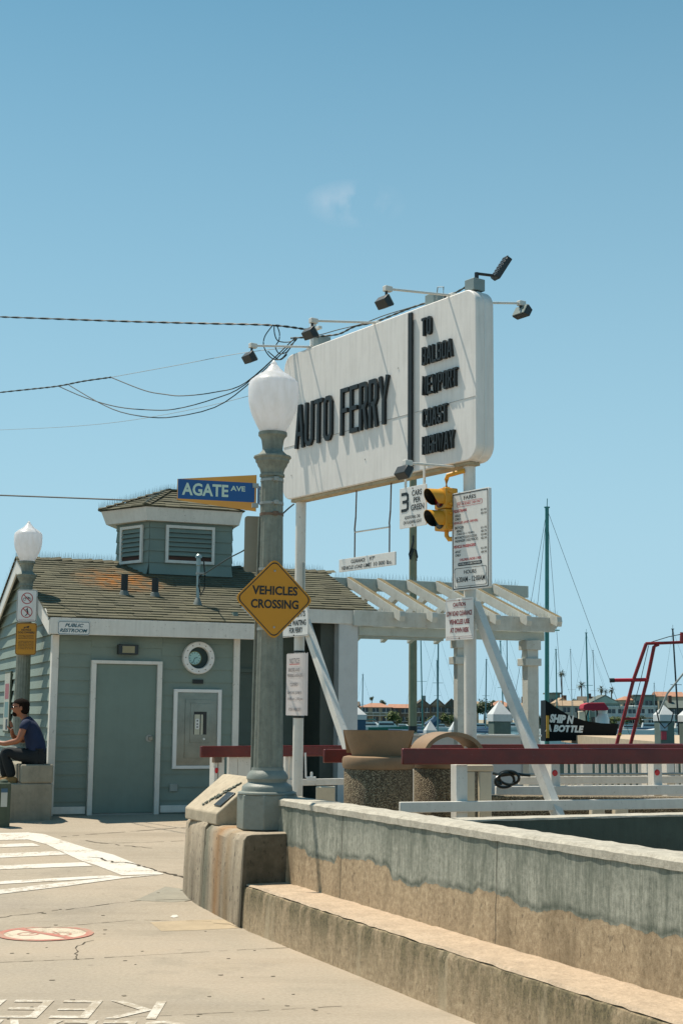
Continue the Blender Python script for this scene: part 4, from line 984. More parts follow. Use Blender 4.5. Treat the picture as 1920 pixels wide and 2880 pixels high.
# ================================================================== RESTROOM BUILDING
BANG = radians(21)
BF = frame(-4.0, 20.0, .36, BANG)          # local x along the front wall, y back from it, z up from the pavement
def FB(px, py, s=0):
    Mi = BF.inverted(); o_ = Mi @ EYE; d = Mi.to_3x3() @ ray(px, py); k = (s-o_.y)/d.y; q = o_+d*k
    return q.x, q.z
bld = thing('restroom_building', 'sage green clapboard restroom building with white trim and a shingled gable roof', 'building', BF)
RS = .345; EZ = 2.727; EY = -.25; RY = 3.1; RZ = EZ+RS*(RY-EY)       # roof slope, eave height and line, ridge
def zr(y): return EZ+RS*(y-EY) if y < RY else RZ-RS*(y-RY)
DEP = 6.2
def clap(mb, x0, x1, z0, z1, y=0, step=.186, lap=.018, top=None, zoff=0):
    """horizontal clapboards on a wall in the xz plane facing -y; top(x) clips a gable"""
    z = z0+zoff
    k = 0
    while z < z1-1e-3:
        zt = min(z+step, z1)
        xa, xb = x0, x1
        mb.add([(xa, y-lap, z), (xb, y-lap, z), (xb, y-.003, zt), (xa, y-.003, zt), (xa, y+.02, z), (xb, y+.02, z), (xb, y+.02, zt), (xa, y+.02, zt)],
               [(0, 1, 2, 3), (0, 4, 5, 1), (3, 2, 6, 7), (0, 3, 7, 4), (1, 5, 6, 2)])
        z = zt; k += 1
# front wall
mb = MB(); clap(mb, .06, .52, 0, 2.50); clap(mb, 1.54, 2.62, 0, 2.50); clap(mb, .52, 1.54, 2.15, 2.50, zoff=.0); mb.build('front_wall', SIDING, bld, smooth=False)
# left gable wall: faces -x
ML = Matrix(((0, 1, 0, 0), (-1, 0, 0, 0), (0, 0, 1, 0), (0, 0, 0, 1)))   # local (x,y,z)->(y,-x,z): x runs from back (-DEP) to front (0)
mb = MB(); z = -.1
while z < RZ-.1:
    zt = z+.186
    def ye(zz):
        d = max(0, (zz-EZ+.06)/RS); return (max(.06, EY+d), min(DEP, 2*RY-EY-d))
    a, b_ = ye(z); c, d = ye(zt)
    if b_ <= a: break
    if d < c: c = d = (a+b_)/2
    mb.add([(-b_, -.034, z), (-a, -.034, z), (-c, -.003, zt), (-d, -.003, zt), (-b_, .02, z), (-a, .02, z), (-c, .02, zt), (-d, .02, zt)],
           [(0, 1, 2, 3), (0, 4, 5, 1), (3, 2, 6, 7), (0, 3, 7, 4), (1, 5, 6, 2)], M=ML)
    z = zt
mb.build('gable_wall', SIDING, bld, smooth=False)
# alcove walls and shell
mb = MB(); clap(mb, 2.70, 4.50, 0, 2.95, y=2.0); mb.build('alcove_wall', SIDING, bld, smooth=False)
MR = Matrix(((0, -1, 0, 0), (1, 0, 0, 0), (0, 0, 1, 0), (0, 0, 0, 1)))
mb = MB(); clap(mb, .06, 2.0, 0, 2.95, y=-2.70, M=None) if False else None
mb = MB().box(2.62, 2.69, .07, 2.0, 0, 2.9); mb.build('alcove_side_wall', SIDING, bld)
MB().box(.03, 4.9, 2.03, DEP, 0, 2.55).box(.03, 2.6, .03, 2.03, 0, 2.46).build('core_wall', SIDING, bld, smooth=False)
MB().box(2.72, 4.5, .70, 1.99, 2.86, 2.90).build('soffit', SIDING, bld)
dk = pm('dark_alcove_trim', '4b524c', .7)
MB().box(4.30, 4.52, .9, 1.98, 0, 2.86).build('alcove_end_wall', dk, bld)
MB().box(3.02, 3.07, 1.93, 1.975, .04, 2.08).box(3.85, 3.9, 1.93, 1.975, .04, 2.08).box(3.02, 3.9, 1.93, 1.975, 2.08, 2.14).build('alcove_door_frame', SIDING, bld)
# trims
T = lambda *a: MB().box(*a).build('trim_board', WHITE, bld, bevel=.004)
T(-.035, .06, -.035, .0, .0, 2.49); T(-.035, -.001, .001, .10, .0, 2.49)
T(2.605, 2.70, -.04, .03, 0, 2.50)
T(-.10, .50, -.045, -.02, .02, .12); T(1.56, 2.60, -.045, -.02, .02, .12)
for x0, x1, y, z0, z1, nm in ((-.115, 2.86, EY-.012, 2.487, EZ-.012, 'fascia'), (2.86, 5.07, .70, 2.825, 3.04, 'fascia')):
    MB().box(x0, x1, y-.02, y+.02, z0, z1).build(nm, WHITE, bld, bevel=.004)
MB().box(-.1, 2.86, EY+.01, -.03, 2.50, 2.515).build('eave_soffit', WHITE, bld)
MB().add([(2.84, EY-.03, 2.487), (2.84, .69, 2.825), (2.84, .69, 3.03), (2.84, EY-.03, EZ-.015), (2.87, EY-.03, 2.487), (2.87, .69, 2.825), (2.87, .69, 3.03), (2.87, EY-.03, EZ-.015)],
         [(0, 1, 2, 3), (7, 6, 5, 4), (0, 4, 5, 1), (3, 2, 6, 7)]).build('barge_board', WHITE, bld)
MB().box(4.53, 4.85, .70, .98, 0, 2.84).build('pillar', pm('white_stucco', 'c3c6c4', .8, var=.04, bump=.4, bs_=60, grime=.12), bld)
# rakes on the left gable (white) with inner shaded board
def rake(x0, x1, zt, zb, nm, mat, ya=EY, yb=2*RY-EY):
    mb = MB()
    for A_, B_ in ((ya, RY), (RY, yb)):
        mb.add([(x, y, zr(y)+z) for x in (x0, x1) for y, z in ((A_, zb), (B_, zb), (B_, zt), (A_, zt))], [(0, 1, 2, 3), (7, 6, 5, 4), (0, 4, 5, 1), (1, 5, 6, 2), (2, 6, 7, 3), (3, 7, 4, 0)])
    return mb.build(nm, mat, bld, smooth=False)
rake(-.13, -.105, -.03, -.25, 'rake_board', WHITE)
rake(-.104, .0, -.04, -.06, 'rake_soffit', SIDING)
# ---- roof: decking plus shingles
def shingle_plane(mb, O, ux, us, W, Lh, wf=None, course=.142, sw=.26, seed=0, start=0.0):
    """O eave corner, ux along the eave, us up the slope, normal = ux x us; wf(s)->(x0,x1) range at slope distance s"""
    rnd = random.Random(seed); nrm = ux.cross(us).normalized()
    s_ = start; k = 0
    while s_ < Lh-.01:
        e = min(s_+course*1.15, Lh)
        x0, x1 = wf(s_) if wf else (0, W); x0b, x1b = wf(e) if wf else (0, W)
        x = x0-rnd.uniform(0, sw)
        while x < x1:
            xe = x+sw*rnd.uniform(.75, 1.15); a = max(x, x0); b_ = min(xe-.004, x1)
            if b_-a > .01:
                def lim(v): return min(max(v, min(x0b, x1b)), max(x0b, x1b))
                h = rnd.uniform(.009, .020); tn = rnd.uniform(.78, 1.14); d0 = rnd.uniform(-.008, .008)
                p = [O+ux*a+us*(s_+d0), O+ux*b_+us*(s_+d0), O+ux*lim(b_)+us*e, O+ux*lim(a)+us*e]
                mb.add([p[0]+nrm*(h+.006), p[1]+nrm*(h+.006), p[2]+nrm*.005, p[3]+nrm*.005, p[0]+nrm*.001, p[1]+nrm*.001], [(0, 1, 2, 3), (0, 4, 5, 1), (1, 5, 2), (0, 3, 4)], tn)
            x = xe
        s_ += course; k += 1
roof = MB()
ext = 5.15
# deck
for A_, B_, xr in ((EY, .69, 2.87), (.69, RY, ext), (RY, 2*RY-EY, ext)):
    roof.add([(x, y, zr(y)+z) for x in (-.13, xr) for y, z in ((A_, -.035), (B_, -.035), (B_, 0), (A_, 0))], [(0, 1, 2, 3), (7, 6, 5, 4), (0, 4, 5, 1), (1, 5, 6, 2), (2, 6, 7, 3), (3, 7, 4, 0)], .8)
us = Vector((0, 1, RS)).normalized(); sl_ = sqrt(1+RS*RS)
Lr = (RY-EY)*sl_
def wf(s_):
    y = EY+s_/sl_
    return (-.15, 2.88 if y < .66 else ext+.01)
shingle_plane(roof, Vector((0, EY-.02, EZ-.02*RS)), Vector((1, 0, 0)), us, 5, Lr, wf, seed=3)
shingle_plane(roof, Vector((ext+.01, 2*RY-EY, EZ)), Vector((-1, 0, 0)), Vector((0, -1, RS)).normalized(), ext+.16, Lr, None, seed=4)
rnd = random.Random(9); x = -.15
while x < ext:
    w_ = .22; h = rnd.uniform(.012, .03); tn = rnd.uniform(.7, 1.1)
    roof.add([(x, RY-.13, RZ-.13*RS+.012), (x+w_, RY-.13, RZ-.13*RS+.012+h), (x+w_, RY, RZ+.02+h), (x, RY, RZ+.02), (x+w_, RY+.13, RZ-.13*RS+.012+h), (x, RY+.13, RZ-.13*RS+.012)], [(0, 1, 2, 3), (3, 2, 4, 5)], tn)
    x += .17
roof_o = roof.build('roof', SHINGLE, bld, smooth=False)
MB().add([(-.15, EY-.02, EZ-.01), (-.13, EY-.02, EZ-.01), (-.13, .05, zr(.05)+.03), (-.15, .05, zr(.05)+.03), (-.15, EY-.02, EZ-.05), (-.13, EY-.02, EZ-.05)], [(0, 1, 2, 3), (0, 4, 5, 1)]).build('drip_edge', ALU, bld)
# bird spikes along the ridge, rake and cupola
def spikes(mb, a, b_, n, h=.11, lean=.03, seed=0, r=.0028, side=Vector((0, 1, 0))):
    rnd = random.Random(seed); a = Vector(a); b_ = Vector(b_)
    for i in range(n):
        p = a+(b_-a)*(i+rnd.random()*.4)/n; k = (i % 3-1)
        q = p+Vector((rnd.uniform(-.015, .015), 0, h*rnd.uniform(.85, 1.1)))+side*lean*k*1.4
        d = (b_-a).normalized()*r
        e = side*r
        mb.add([p-d, p+e, p+d, q], [(0, 1, 3), (1, 2, 3), (2, 0, 3)])
SPK = pm('steel_spikes', '7f8c8c', .3, metal=.8)
mb = MB(); spikes(mb, (-.15, RY, RZ+.03), (1.85, RY, RZ+.03), 130); spikes(mb, (3.3, RY, RZ+.03), (ext, RY, RZ+.03), 110, seed=1)
spikes(mb, (-.13, RY, RZ+.02), (-.13, 5.9, zr(5.9)+.02), 120, seed=2, side=Vector((1, 0, 0)))
tag(mb.build('bird_spikes', SPK, bld, smooth=False), kind='stuff')

# ---- cupola (elongated hexagon)
CX, CY = 2.56, RY; cw, ce, cd = .69, .37, .75
def hexa(k): return [(CX-cw-k*.6, CY-cd-k*.87), (CX+cw+k*.7, CY-cd-k*.87), (CX+cw+.06+k*.8, CY), (CX+cw+k*.5, CY+cd+k*.87), (CX-cw-k*.5, CY+cd+k*.87), (CX-cw-ce-k*1.5, CY)]
cup = MB()
hx = hexa(0); CZ0, CZ1 = 3.45, 4.53
for i in range(6):
    A_ = Vector(hx[i]); B_ = Vector(hx[(i+1) % 6]); d = (B_-A_); W = d.length; d.normalize(); nn = Vector((d.y, -d.x))
    z = CZ0
    if i in (1, 2): z = 3.3
    while z < CZ1-.01:
        zt = min(z+.19, CZ1); fl = .020+(.035 if z < CZ0+.2 else 0)
        P = [(A_-d*.008)+nn*fl, (B_+d*.008)+nn*fl, B_+nn*.003, A_+nn*.003]
        cup.add([(P[0].x, P[0].y, z), (P[1].x, P[1].y, z), (P[2].x, P[2].y, zt), (P[3].x, P[3].y, zt), (A_.x, A_.y, z), (B_.x, B_.y, z)], [(0, 1, 2, 3), (0, 4, 5, 1)])
        z = zt
cup.prism([(q[0]*.995+CX*.005, q[1]*.995+CY*.005) for q in hx], 3.3, CZ1, 'z')
cupo = cup.build('cupola', SIDING, bld, smooth=False)
fo, fi = hexa(.19), hexa(.02); fb2 = hexa(.13)
mb = MB()
for i in range(6):
    j = (i+1) % 6
    mb.add([(*fb2[i], 4.50), (*fb2[j], 4.50), (*fo[j], 4.715), (*fo[i], 4.715), (*fi[i], 4.50), (*fi[j], 4.50), (*fi[j], 4.715), (*fi[i], 4.715)], [(0, 1, 2, 3), (0, 4, 5, 1), (3, 2, 6, 7)])
mb.build('cupola_fascia', WHITE, cupo, smooth=False)
cr_ = MB(); fo2 = hexa(.22); ZP = 5.13; pk = [(CX-.22, CY), (CX+.22, CY)]
ez = 4.72
faces = [([fo2[0], fo2[1]], [pk[1], pk[0]]), ([fo2[1], fo2[2]], [pk[1], pk[1]]), ([fo2[2], fo2[3]], [pk[1], pk[1]]), ([fo2[3], fo2[4]], [pk[0], pk[1]]), ([fo2[4], fo2[5]], [pk[0], pk[0]]), ([fo2[5], fo2[0]], [pk[0], pk[0]])]
for i, (e2, t2) in enumerate(faces):
    A_, B_ = Vector((*e2[0], ez)), Vector((*e2[1], ez)); C_, D_ = Vector((*t2[0], ZP)), Vector((*t2[1], ZP))   # C above B, D above A
    cr_.quad(A_, B_, C_, D_, tint=.7) if (C_-D_).length > .01 else cr_.quad(A_, B_, C_, tint=.7)
    u_ = (B_-A_); W = u_.length; u_.normalize()
    m_ = (C_+D_)/2; up = (m_-A_)-u_*(m_-A_).dot(u_); Ls = up.length; up.normalize()
    da = (D_-A_).dot(u_); db = (C_-A_).dot(u_)
    def wf2(s_, da=da, db=db, W=W, Ls=Ls): f = s_/Ls; return (da*f, W+(db-W)*f)
    shingle_plane(cr_, A_, u_, up, W, Ls, wf2, seed=20+i, sw=.3)
    # hip caps
    n_ = 9
    for k in range(n_):
        p = A_+(D_-A_)*(k/n_); q = A_+(D_-A_)*((k+1.35)/n_)
        s2 = Vector((-(D_-A_).y, (D_-A_).x, 0)).normalized()*.075
        cr_.add([p-s2+Vector((0, 0, .028)), p+s2+Vector((0, 0, .028)), q+s2+Vector((0, 0, .012)), q-s2+Vector((0, 0, .012)), p+Vector((0, 0, .055)), q+Vector((0, 0, .03))], [(0, 4, 5, 3), (4, 1, 2, 5), (0, 1, 4)], random.uniform(.7, 1.1))
cr_.build('cupola_roof', SHINGLE2, cupo, smooth=False)
cr_ = MB().box(pk[0][0], pk[1][0], CY-.07, CY+.07, ZP+.0, ZP+.03); cr_.build('ridge_cap', SHINGLE2, cupo)
mb = MB(); spikes(mb, (*fo2[5], ez+.05), (pk[0][0], CY, ZP+.04), 90, seed=3, side=Vector((.3, .9, 0))); spikes(mb, (pk[0][0], CY, ZP+.04), (pk[1][0], CY, ZP+.04), 30, seed=4)
spikes(mb, (*fo2[0], ez+.05), (pk[0][0], CY, ZP+.04), 60, seed=5, h=.07, side=Vector((.9, .3, 0)))
tag(mb.build('cupola_bird_spikes', SPK, cupo, smooth=False), kind='stuff')
# louvred vents
BRN = pm('rusty_mesh', '4a2f22', .8, var=.3)
def louvre(A_, B_, f0, f1, z0, z1):
    A_ = Vector((*A_, 0)); B_ = Vector((*B_, 0)); d = B_-A_; W = d.length; ang_ = atan2(d.y, d.x)
    M = Matrix.Translation(A_) @ Matrix.Rotation(ang_, 4, 'Z'); x0, x1 = W*f0, W*f1
    mb = MB(); fw = .048
    for a in ((x0, x0+fw, z0, z1), (x1-fw, x1, z0, z1), (x0+fw, x1-fw, z0, z0+fw), (x0+fw, x1-fw, z1-fw, z1)): mb.box(a[0], a[1], -.06, -.02, a[2], a[3], M=M)
    fr = mb.build('vent_frame', WHITE, cupo, bevel=.003)
    mb = MB().box(x0+fw, x1-fw, -.021, -.017, z0+fw, z1-fw, M=M); mb.build('vent_back', BLACK, cupo)
    mb = MB(); n_ = 6; zz0 = z0+fw+.07; hh = (z1-fw-zz0)/n_
    for k in range(n_):
        z = zz0+k*hh; mb.add([(x0+fw, -.058, z+.015), (x1-fw, -.058, z+.015), (x1-fw, -.022, z+hh*.98), (x0+fw, -.022, z+hh*.98), (x0+fw, -.055, z+.003), (x1-fw, -.055, z+.003), (x1-fw, -.022, z+hh*.85), (x0+fw, -.022, z+hh*.85)], [(0, 1, 2, 3), (4, 7, 6, 5), (0, 4, 5, 1)], M=M)
    mb.build('louvre_blades', SIDING, cupo, smooth=False)
    MB().box(x0+fw, x1-fw, -.03, -.024, z0+fw, z0+fw+.06, M=M).build('vent_screen', BRN, cupo)
louvre(hx[0], hx[1], .185, .78, 3.83, 4.45); louvre(hx[5], hx[0], .16, .84, 3.83, 4.45)
# ---- roof furniture
def roofz(x, y): return zr(y)+.01
for x, y, h in ((1.195, 1.05, .30), (1.66, 1.02, .27)):
    z = roofz(x, y); MB().lathe([(.052, z-.02), (.052, z+h), (.044, z+h)], 16, (x, y)).build('vent_pipe', BLACK, bld)
    MB().lathe([(.085, z-.03), (.075, z+.0), (.06, z+.05), (.054, z+.055)], 16, (x, y)).build('pipe_flashing', DULLALU, bld)
sx_, sy_ = 2.22, .62; z = roofz(sx_, sy_)
mastm = MB().lathe([(.026, z-.02), (.026, z+.58), (.034, z+.59), (.034, z+.70), (.05, z+.705), (.045, z+.74), (.02, z+.765)], 14, (sx_, sy_)).build('service_mast', pm('galvanised', '8c9a98', .4, metal=.6, grime=.2), bld)
MB().lathe([(.08, z-.03), (.065, z+.01), (.036, z+.09), (.028, z+.10)], 14, (sx_, sy_)).build('mast_flashing', DULLALU, mastm)
MB().tube([(sx_+.03, sy_, z+.71), (sx_+.08, sy_-.01, z+.66), (sx_+.105, sy_, z+.45), (sx_+.10, sy_, z+.25), (sx_+.05, sy_, z+.14), (sx_+.005, sy_-.03, z+.28), (sx_+.01, sy_-.03, z+.42), (sx_+.08, sy_, z+.47)], .011, 7).build('drip_loop', BLACK, mastm)
MB().box(sx_-.03, sx_+.12, sy_-.03, sy_+.02, z+.455, z+.485).build('insulator', ALU, mastm)
pW = BF @ Vector((sx_+.1, sy_, z+.47))
catn([pW, at(640, 1572, 18.5), at(690, 1545, 16.9), at(740, 1500, 15.0), at(800, 1440, 14.9), at(826, 1418, 15.2)], .009, 'power_cable', 'thin drooping cable from the small roof mast towards the white sign post', .0)
# ---- front wall fittings
fd = MB().box(.517, .587, -.085, .01, .0, 2.10).box(1.465, 1.535, -.085, .01, .0, 2.10).box(.517, 1.535, -.085, .01, 2.1001, 2.147)
dfr = fd.build('door_frame', WHITE, bld, bevel=.004)
door = MB().box(.588, 1.464, -.035, -.005, .025, 2.099).build('door', DOORM, bld, bevel=.003)
lk = at(418, 2076, 20.5); lx, lz = FB(418, 2076)
MB().lathe([(.05, 0), (.05, .012)], 20, M=Matrix.Translation((lx, -.036, lz)) @ Matrix.Rotation(radians(90), 4, 'X')).build('lock_plate', ALU, door)
MB().box(lx-.012, lx+.045, -.075, -.05, lz-.03, lz+.03).build('handle', STEEL, door, bevel=.006)
MB().box(.588, 1.464, -.04, .0, .0, .02).build('threshold', ALU, dfr)
for hz__ in (.25, 1.05, 1.85): MB().lathe([(.009, hz__), (.009, hz__+.11)], 8, (.592, -.04)).build('hinge', DULLALU, door)
MB().box(.88, 1.165, -.14, -.02, 2.235, 2.375).build('wall_light', DARKM, bld, bevel=.006)
MB().box(.935, 1.11, -.144, -.1401, 2.255, 2.352).build('lamp_lens', pm('amber_lens', '8a8262', .3), bld)
# porthole
px_, pz_ = 2.065, 2.212; Mp = Matrix.Translation((px_, -.02, pz_)) @ Matrix.Rotation(radians(90), 4, 'X')
rg = MB(); prof = [(.155, .0), (.155, .075), (.160, .085), (.225, .085), (.235, .07), (.235, .0)]; n = 40; vs_ = []
for r_, h in prof:
    for k in range(n): a = 2*pi*k/n; vs_.append((r_*cos(a), r_*sin(a), h))
fs = []
for i in range(len(prof)):
    for k in range(n): j = (i+1) % len(prof); fs.append((i*n+k, i*n+(k+1) % n, j*n+(k+1) % n, j*n+k))
rg.add(vs_, fs, M=Mp); porth = rg.build('porthole', WHITE_CLEAN, bld)
MB().lathe([(.156, .001), (.156, .004)], 32, M=Mp).build('porthole_back', pm('dark_teal', '1d3330', .5), porth)
Mc = Matrix.Translation((px_-.05, -.02, pz_-.005)) @ Matrix.Rotation(radians(90), 4, 'X')
MB().lathe([(.104, .006), (.104, .02)], 32, M=Mc).build('clock_rim', pm('brass_rim', '6a6438', .4, metal=.5), porth)
MB().lathe([(.092, .0205), (.092, .024)], 32, M=Mc).build('clock_face', pm('pale_clock_face', '9cc3c0', .4), porth)
mb = MB()
for k in range(12):
    a = 2*pi*k/12; mb.box(-.004, .004, -.002, .0, .066, .084, M=Matrix.Translation((px_-.05, -.0455, pz_-.005)) @ Matrix.Rotation(a, 4, 'Y'))
mb.box(-.004, .004, -.003, -.001, -.004, .07, M=Matrix.Translation((px_-.05, -.0455, pz_-.005)) @ Matrix.Rotation(radians(200), 4, 'Y'))
mb.box(-.005, .005, -.003, -.001, -.004, .045, M=Matrix.Translation((px_-.05, -.0455, pz_-.005)) @ Matrix.Rotation(radians(75), 4, 'Y'))
mb.build('clock_marks', pm('clock_marks', '3c5a5c', .5), porth)
mb = MB()
for k in range(12):
    a = 2*pi*k/12; mb.lathe([(.008, .086), (.006, .092)], 8, (.195*cos(a), .195*sin(a)), M=Mp)
mb.build('porthole_bolts', RUST, porth)
box_obj('plaque', BLACK, bld, 1.995, 2.155, -.035, -.02, 1.842, 1.901)
# stainless steel panel
mb = MB()
for a in ((1.72, 1.775, .63, 1.76), (2.375, 2.43, .63, 1.76), (1.775, 2.375, 1.715, 1.76), (1.775, 2.375, .63, .675)): mb.box(a[0], a[1], -.06, -.015, a[2], a[3])
pf = mb.build('panel_frame', WHITE_CLEAN, bld, bevel=.003)
MB().box(1.776, 2.374, -.035, -.012, .676, 1.714).build('steel_surround', STEEL, pf)
MB().box(1.895, 2.33, -.048, -.0355, .78, 1.615).build('steel_cover', STEEL, pf, bevel=.002)
MB().box(1.97, 2.275, -.056, -.0485, 1.0, 1.56).build('steel_door', STEEL, pf, bevel=.002)
MB().box(2.02, 2.21, -.0585, -.0565, 1.115, 1.44).build('recess', pm('steel_recess', '1d201e', .4), pf)
MB().box(2.03, 2.11, -.0605, -.059, 1.115, 1.40).box(2.125, 2.155, -.0605, -.059, 1.115, 1.40).build('steel_insert', pm('pale_steel', 'b5b39f', .4, metal=.3), pf)
MB().prism(rrect(2.042, 2.1, 1.19, 1.34, .015), -.066, -.061, 'y').build('button_plate', WHITE_CLEAN, pf)
mb = MB(); [mb.box(2.062, 2.08, -.068, -.0665, z, z+.022) for z in (1.21, 1.252, 1.30)]; mb.build('button', BLACK, pf)
MB().lathe([(.018, 0), (.014, .012)], 14, M=Matrix.Translation((2.175, -.057, 1.05)) @ Matrix.Rotation(radians(90), 4, 'X')).build('keyhole', WHITE_CLEAN, pf)
MB().box(1.695, 1.81, -.04, -.01, .312, .422).build('outlet_box', pm('grey_outlet', '8b9590', .5), bld, bevel=.006)
# public restroom sign on the fascia
a, za = FB(148, 1745, -.28); b_, zb = FB(236, 1782, -.28)
t = thing('restroom_sign', 'small white sign reading PUBLIC RESTROOM on the white fascia at the roof corner', 'sign', BF @ Matrix.Translation((.21, -.292, 2.575)))
MB().prism(rrect(-.225, .225, -.095, .095, .03), 0, .006, 'y').build('panel', WHITE_CLEAN, t)
TEALP = pm('teal_print', '15505f', .5)
mb = MB(); ringq(mb, rrect(-.218, .218, -.088, .088, .026), rrect(-.211, .211, -.081, .081, .022)); text(mb, 'PUBLIC', -.125, .135, .012, .062, -.002, .03, .3); text(mb, 'RESTROOM', -.195, .19, -.06, -.01, -.002, .03, .3)
mb.build('lettering', TEALP, t, smooth=False)
# framed poster on the gable wall
t = thing('poster_case', 'narrow framed poster on the sunlit gable wall behind the left lamp', 'poster', BF @ Matrix.Translation((-.03, 4.05, 1.58)) @ Matrix.Rotation(radians(-90), 4, 'Z'))
MB().box(-.33, .33, -.03, 0, -.5, .5).build('frame', BOLM, t, bevel=.004)
MB().box(-.30, .30, -.033, -.0305, -.47, .47).build('sheet', pm('poster_paper', 'a5a496', .5), t)
MB().box(-.2, .22, -.035, -.0335, .05, .30).build('red_picture', pm('poster_red', '8f4648', .5), t)
MB().box(-.2, .22, -.035, -.0335, -.25, 0).build('blue_picture', pm('poster_blue', '587674', .5), t)
MB().box(.0, .22, -.035, -.0335, -.45, -.28).build('text_block', BLACK, t)

# ================================================================== PERGOLA
pg = thing('pergola', 'weathered white timber pergola joined to the right end of the restroom building', 'pergola', BF)
PW = pm('weathered_white_timber', 'c2c3ba', .7, var=.07, vs=3, bump=.25, bs_=30, grime=.45, gcol=(.28, .27, .2), streak=.2, wear=.3)
PG = pm('greenish_white_beam', 'b0b6ac', .7, var=.07, vs=3, bump=.2, bs_=30, grime=.4, gcol=(.2, .22, .17))
MB().box(4.75, 8.32, .62, .68, 2.80, 3.04).prism([(8.32, 2.84), (8.38, 2.90), (8.42, 3.04), (8.32, 3.04)], .62, .68, 'y').build('front_beam', PW, pg, bevel=.004)
MB().box(4.86, 8.16, .69, .86, 2.655, 2.80).build('lower_beam', PG, pg, bevel=.004)
MB().box(5.15, 8.95, 2.68, 2.75, 3.55, 3.76).build('ridge_beam', PG, pg, bevel=.004)
MB().box(4.95, 8.3, 4.9, 4.97, 2.85, 3.05).build('rear_beam', PG, pg, bevel=.004)
for k in range(6):
    x = 5.42+.56*k; y0, y1 = .36, 2.68
    z0, z1 = 2.955-.02, 3.74-.0
    sl2 = (z1-z0-.03)/(y1-y0)
    MB().prism([(y0+.03, z0-.06), (y0, z0+.02), (y0+.02, z0+.10), (y1, z1+.03), (y1, z1-.13)], x, x+.09, 'x').build('rafter', PW, pg, bevel=.003)
    # dirty weathered top face
    MB().add([(x+.002, y0+.03, z0+.106), (x+.088, y0+.03, z0+.106), (x+.088, y1, z1+.036), (x+.002, y1, z1+.036)], [(0, 1, 2, 3)]).build('mossy_top', pm('mossy_timber', '6f6240', .9, var=.3, vs=8, grime=.6), pg)
    MB().prism([(2.76, 3.74), (2.76, 3.60), (5.2, 2.80), (5.2, 2.92)], x, x+.09, 'x').build('rafter', PW, pg)
def ppost(x, y, name='post', w_=.20):
    MB().box(x-w_/2, x+w_/2, y-w_/2, y+w_/2, -.3, 2.654).build(name, PW, pg, bevel=.006)
    MB().box(x-w_/2-.06, x+w_/2+.03, y-w_/2-.05, y+w_/2+.05, 2.24, 2.36).box(x-w_/2-.04, x+w_/2+.03, y-w_/2-.04, y+w_/2+.04, 2.50, 2.652).build('post_collar', PW, pg, bevel=.006)
ppost(7.93, .77); ppost(FB(1292, 1900, .77)[0], .77, w_=.15)
mb = MB()
for k in range(6):
    x = 5.42+.56*k+.045; spikes(mb, (x, .4, 3.05), (x, 2.65, 3.79), 60, seed=30+k, h=.09, r=.0022, side=Vector((1, 0, 0)))
spikes(mb, (5.2, 2.7, 3.76), (8.75, 2.7, 3.76), 160, seed=40, h=.12)
spikes(mb, (4.9, .65, 3.04), (8.3, .65, 3.04), 140, seed=41, h=.08)
tag(mb.build('bird_spikes', SPK, pg, smooth=False), kind='stuff')

# ================================================================== LEFT: stepped block, second lamp, bollard, person
WB = lambda x, y, z: BF @ Vector((x, y, z))
blk = thing('stepped_block', 'low stepped grey concrete block against the corner of the restroom where the person sits', 'concrete block', BF)
MB().box(-2.6, -.075, -.70, 1.6, -.05, .475).build('lower_step', CONC, blk, bevel=.02)
MB().box(-.50, -.072, -.703, 1.6, .477, .722).build('upper_seat', CONC, blk, bevel=.02)
lamp2 = make_lamp(Vector((at(73, 1700, 20.8).x, 20.8, .36+.475)), lambda y: lampz(y), 'second smaller looking street lamp with white acorn globe beside the restroom gable', .885)
def lamp2_sign(y0, y1, x0, x1, face, name, label, cat):
    Y = 20.62; a = at((x0+x1)/2, (y0+y1)/2, Y); w_ = at(x1, y0, Y).x-at(x0, y0, Y).x; h_ = at(x0, y0, Y).z-at(x0, y1, Y).z
    t = thing(name, label, cat, frame(a.x, a.y, a.z, radians(3)))
    MB().prism(rrect(-w_/2, w_/2, -h_/2, h_/2, .035), 0, .006, 'y').build('panel', face, t)
    mb = MB(); ringq(mb, rrect(-w_/2+.006, w_/2-.006, -h_/2+.006, h_/2-.006, .03), rrect(-w_/2+.012, w_/2-.012, -h_/2+.012, h_/2-.012, .026)); mb.build('border', BLACK, t, smooth=False)
    return t, w_, h_
t, w_, h_ = lamp2_sign(1658, 1749, 48, 105, WHITE_CLEAN, 'prohibition_sign', 'white sign with two red crossed circles against cycling and skating on the left lamp', 'sign')
mb = MB(); blkm = MB()
for cz in (.107, -.093):
    n = 28
    for k in range(n):
        a, b_ = 2*pi*k/n, 2*pi*(k+1)/n; mb.quad(*[(r_*cos(q), -.003, cz+r_*sin(q)) for r_, q in ((.083, a), (.083, b_), (.072, b_), (.072, a))])
    mb.quad(*[(p, -.0042, cz+q) for p, q in ((-.058, .05), (-.05, .058), (.058, -.05), (.05, -.058))])
for sx in (-.036, .036):
    n = 16
    for k in range(n):
        a, b_ = 2*pi*k/n, 2*pi*(k+1)/n; blkm.quad(*[(sx+r_*cos(q), -.0025, .095+r_*sin(q)) for r_, q in ((.022, a), (.022, b_), (.017, b_), (.017, a))])
for p, q in (((-.036, .095), (-.012, .128)), ((-.012, .128), (.028, .122)), ((.028, .122), (.036, .095)), ((-.012, .128), (.0, .096)), ((0, .096), (.028, .122))):
    d = (Vector(q)-Vector(p)).normalized(); n_ = Vector((-d.y, d.x))*.0035; blkm.quad(*[(v.x, -.0027, v.y) for v in (Vector(p)-n_, Vector(q)-n_, Vector(q)+n_, Vector(p)+n_)])
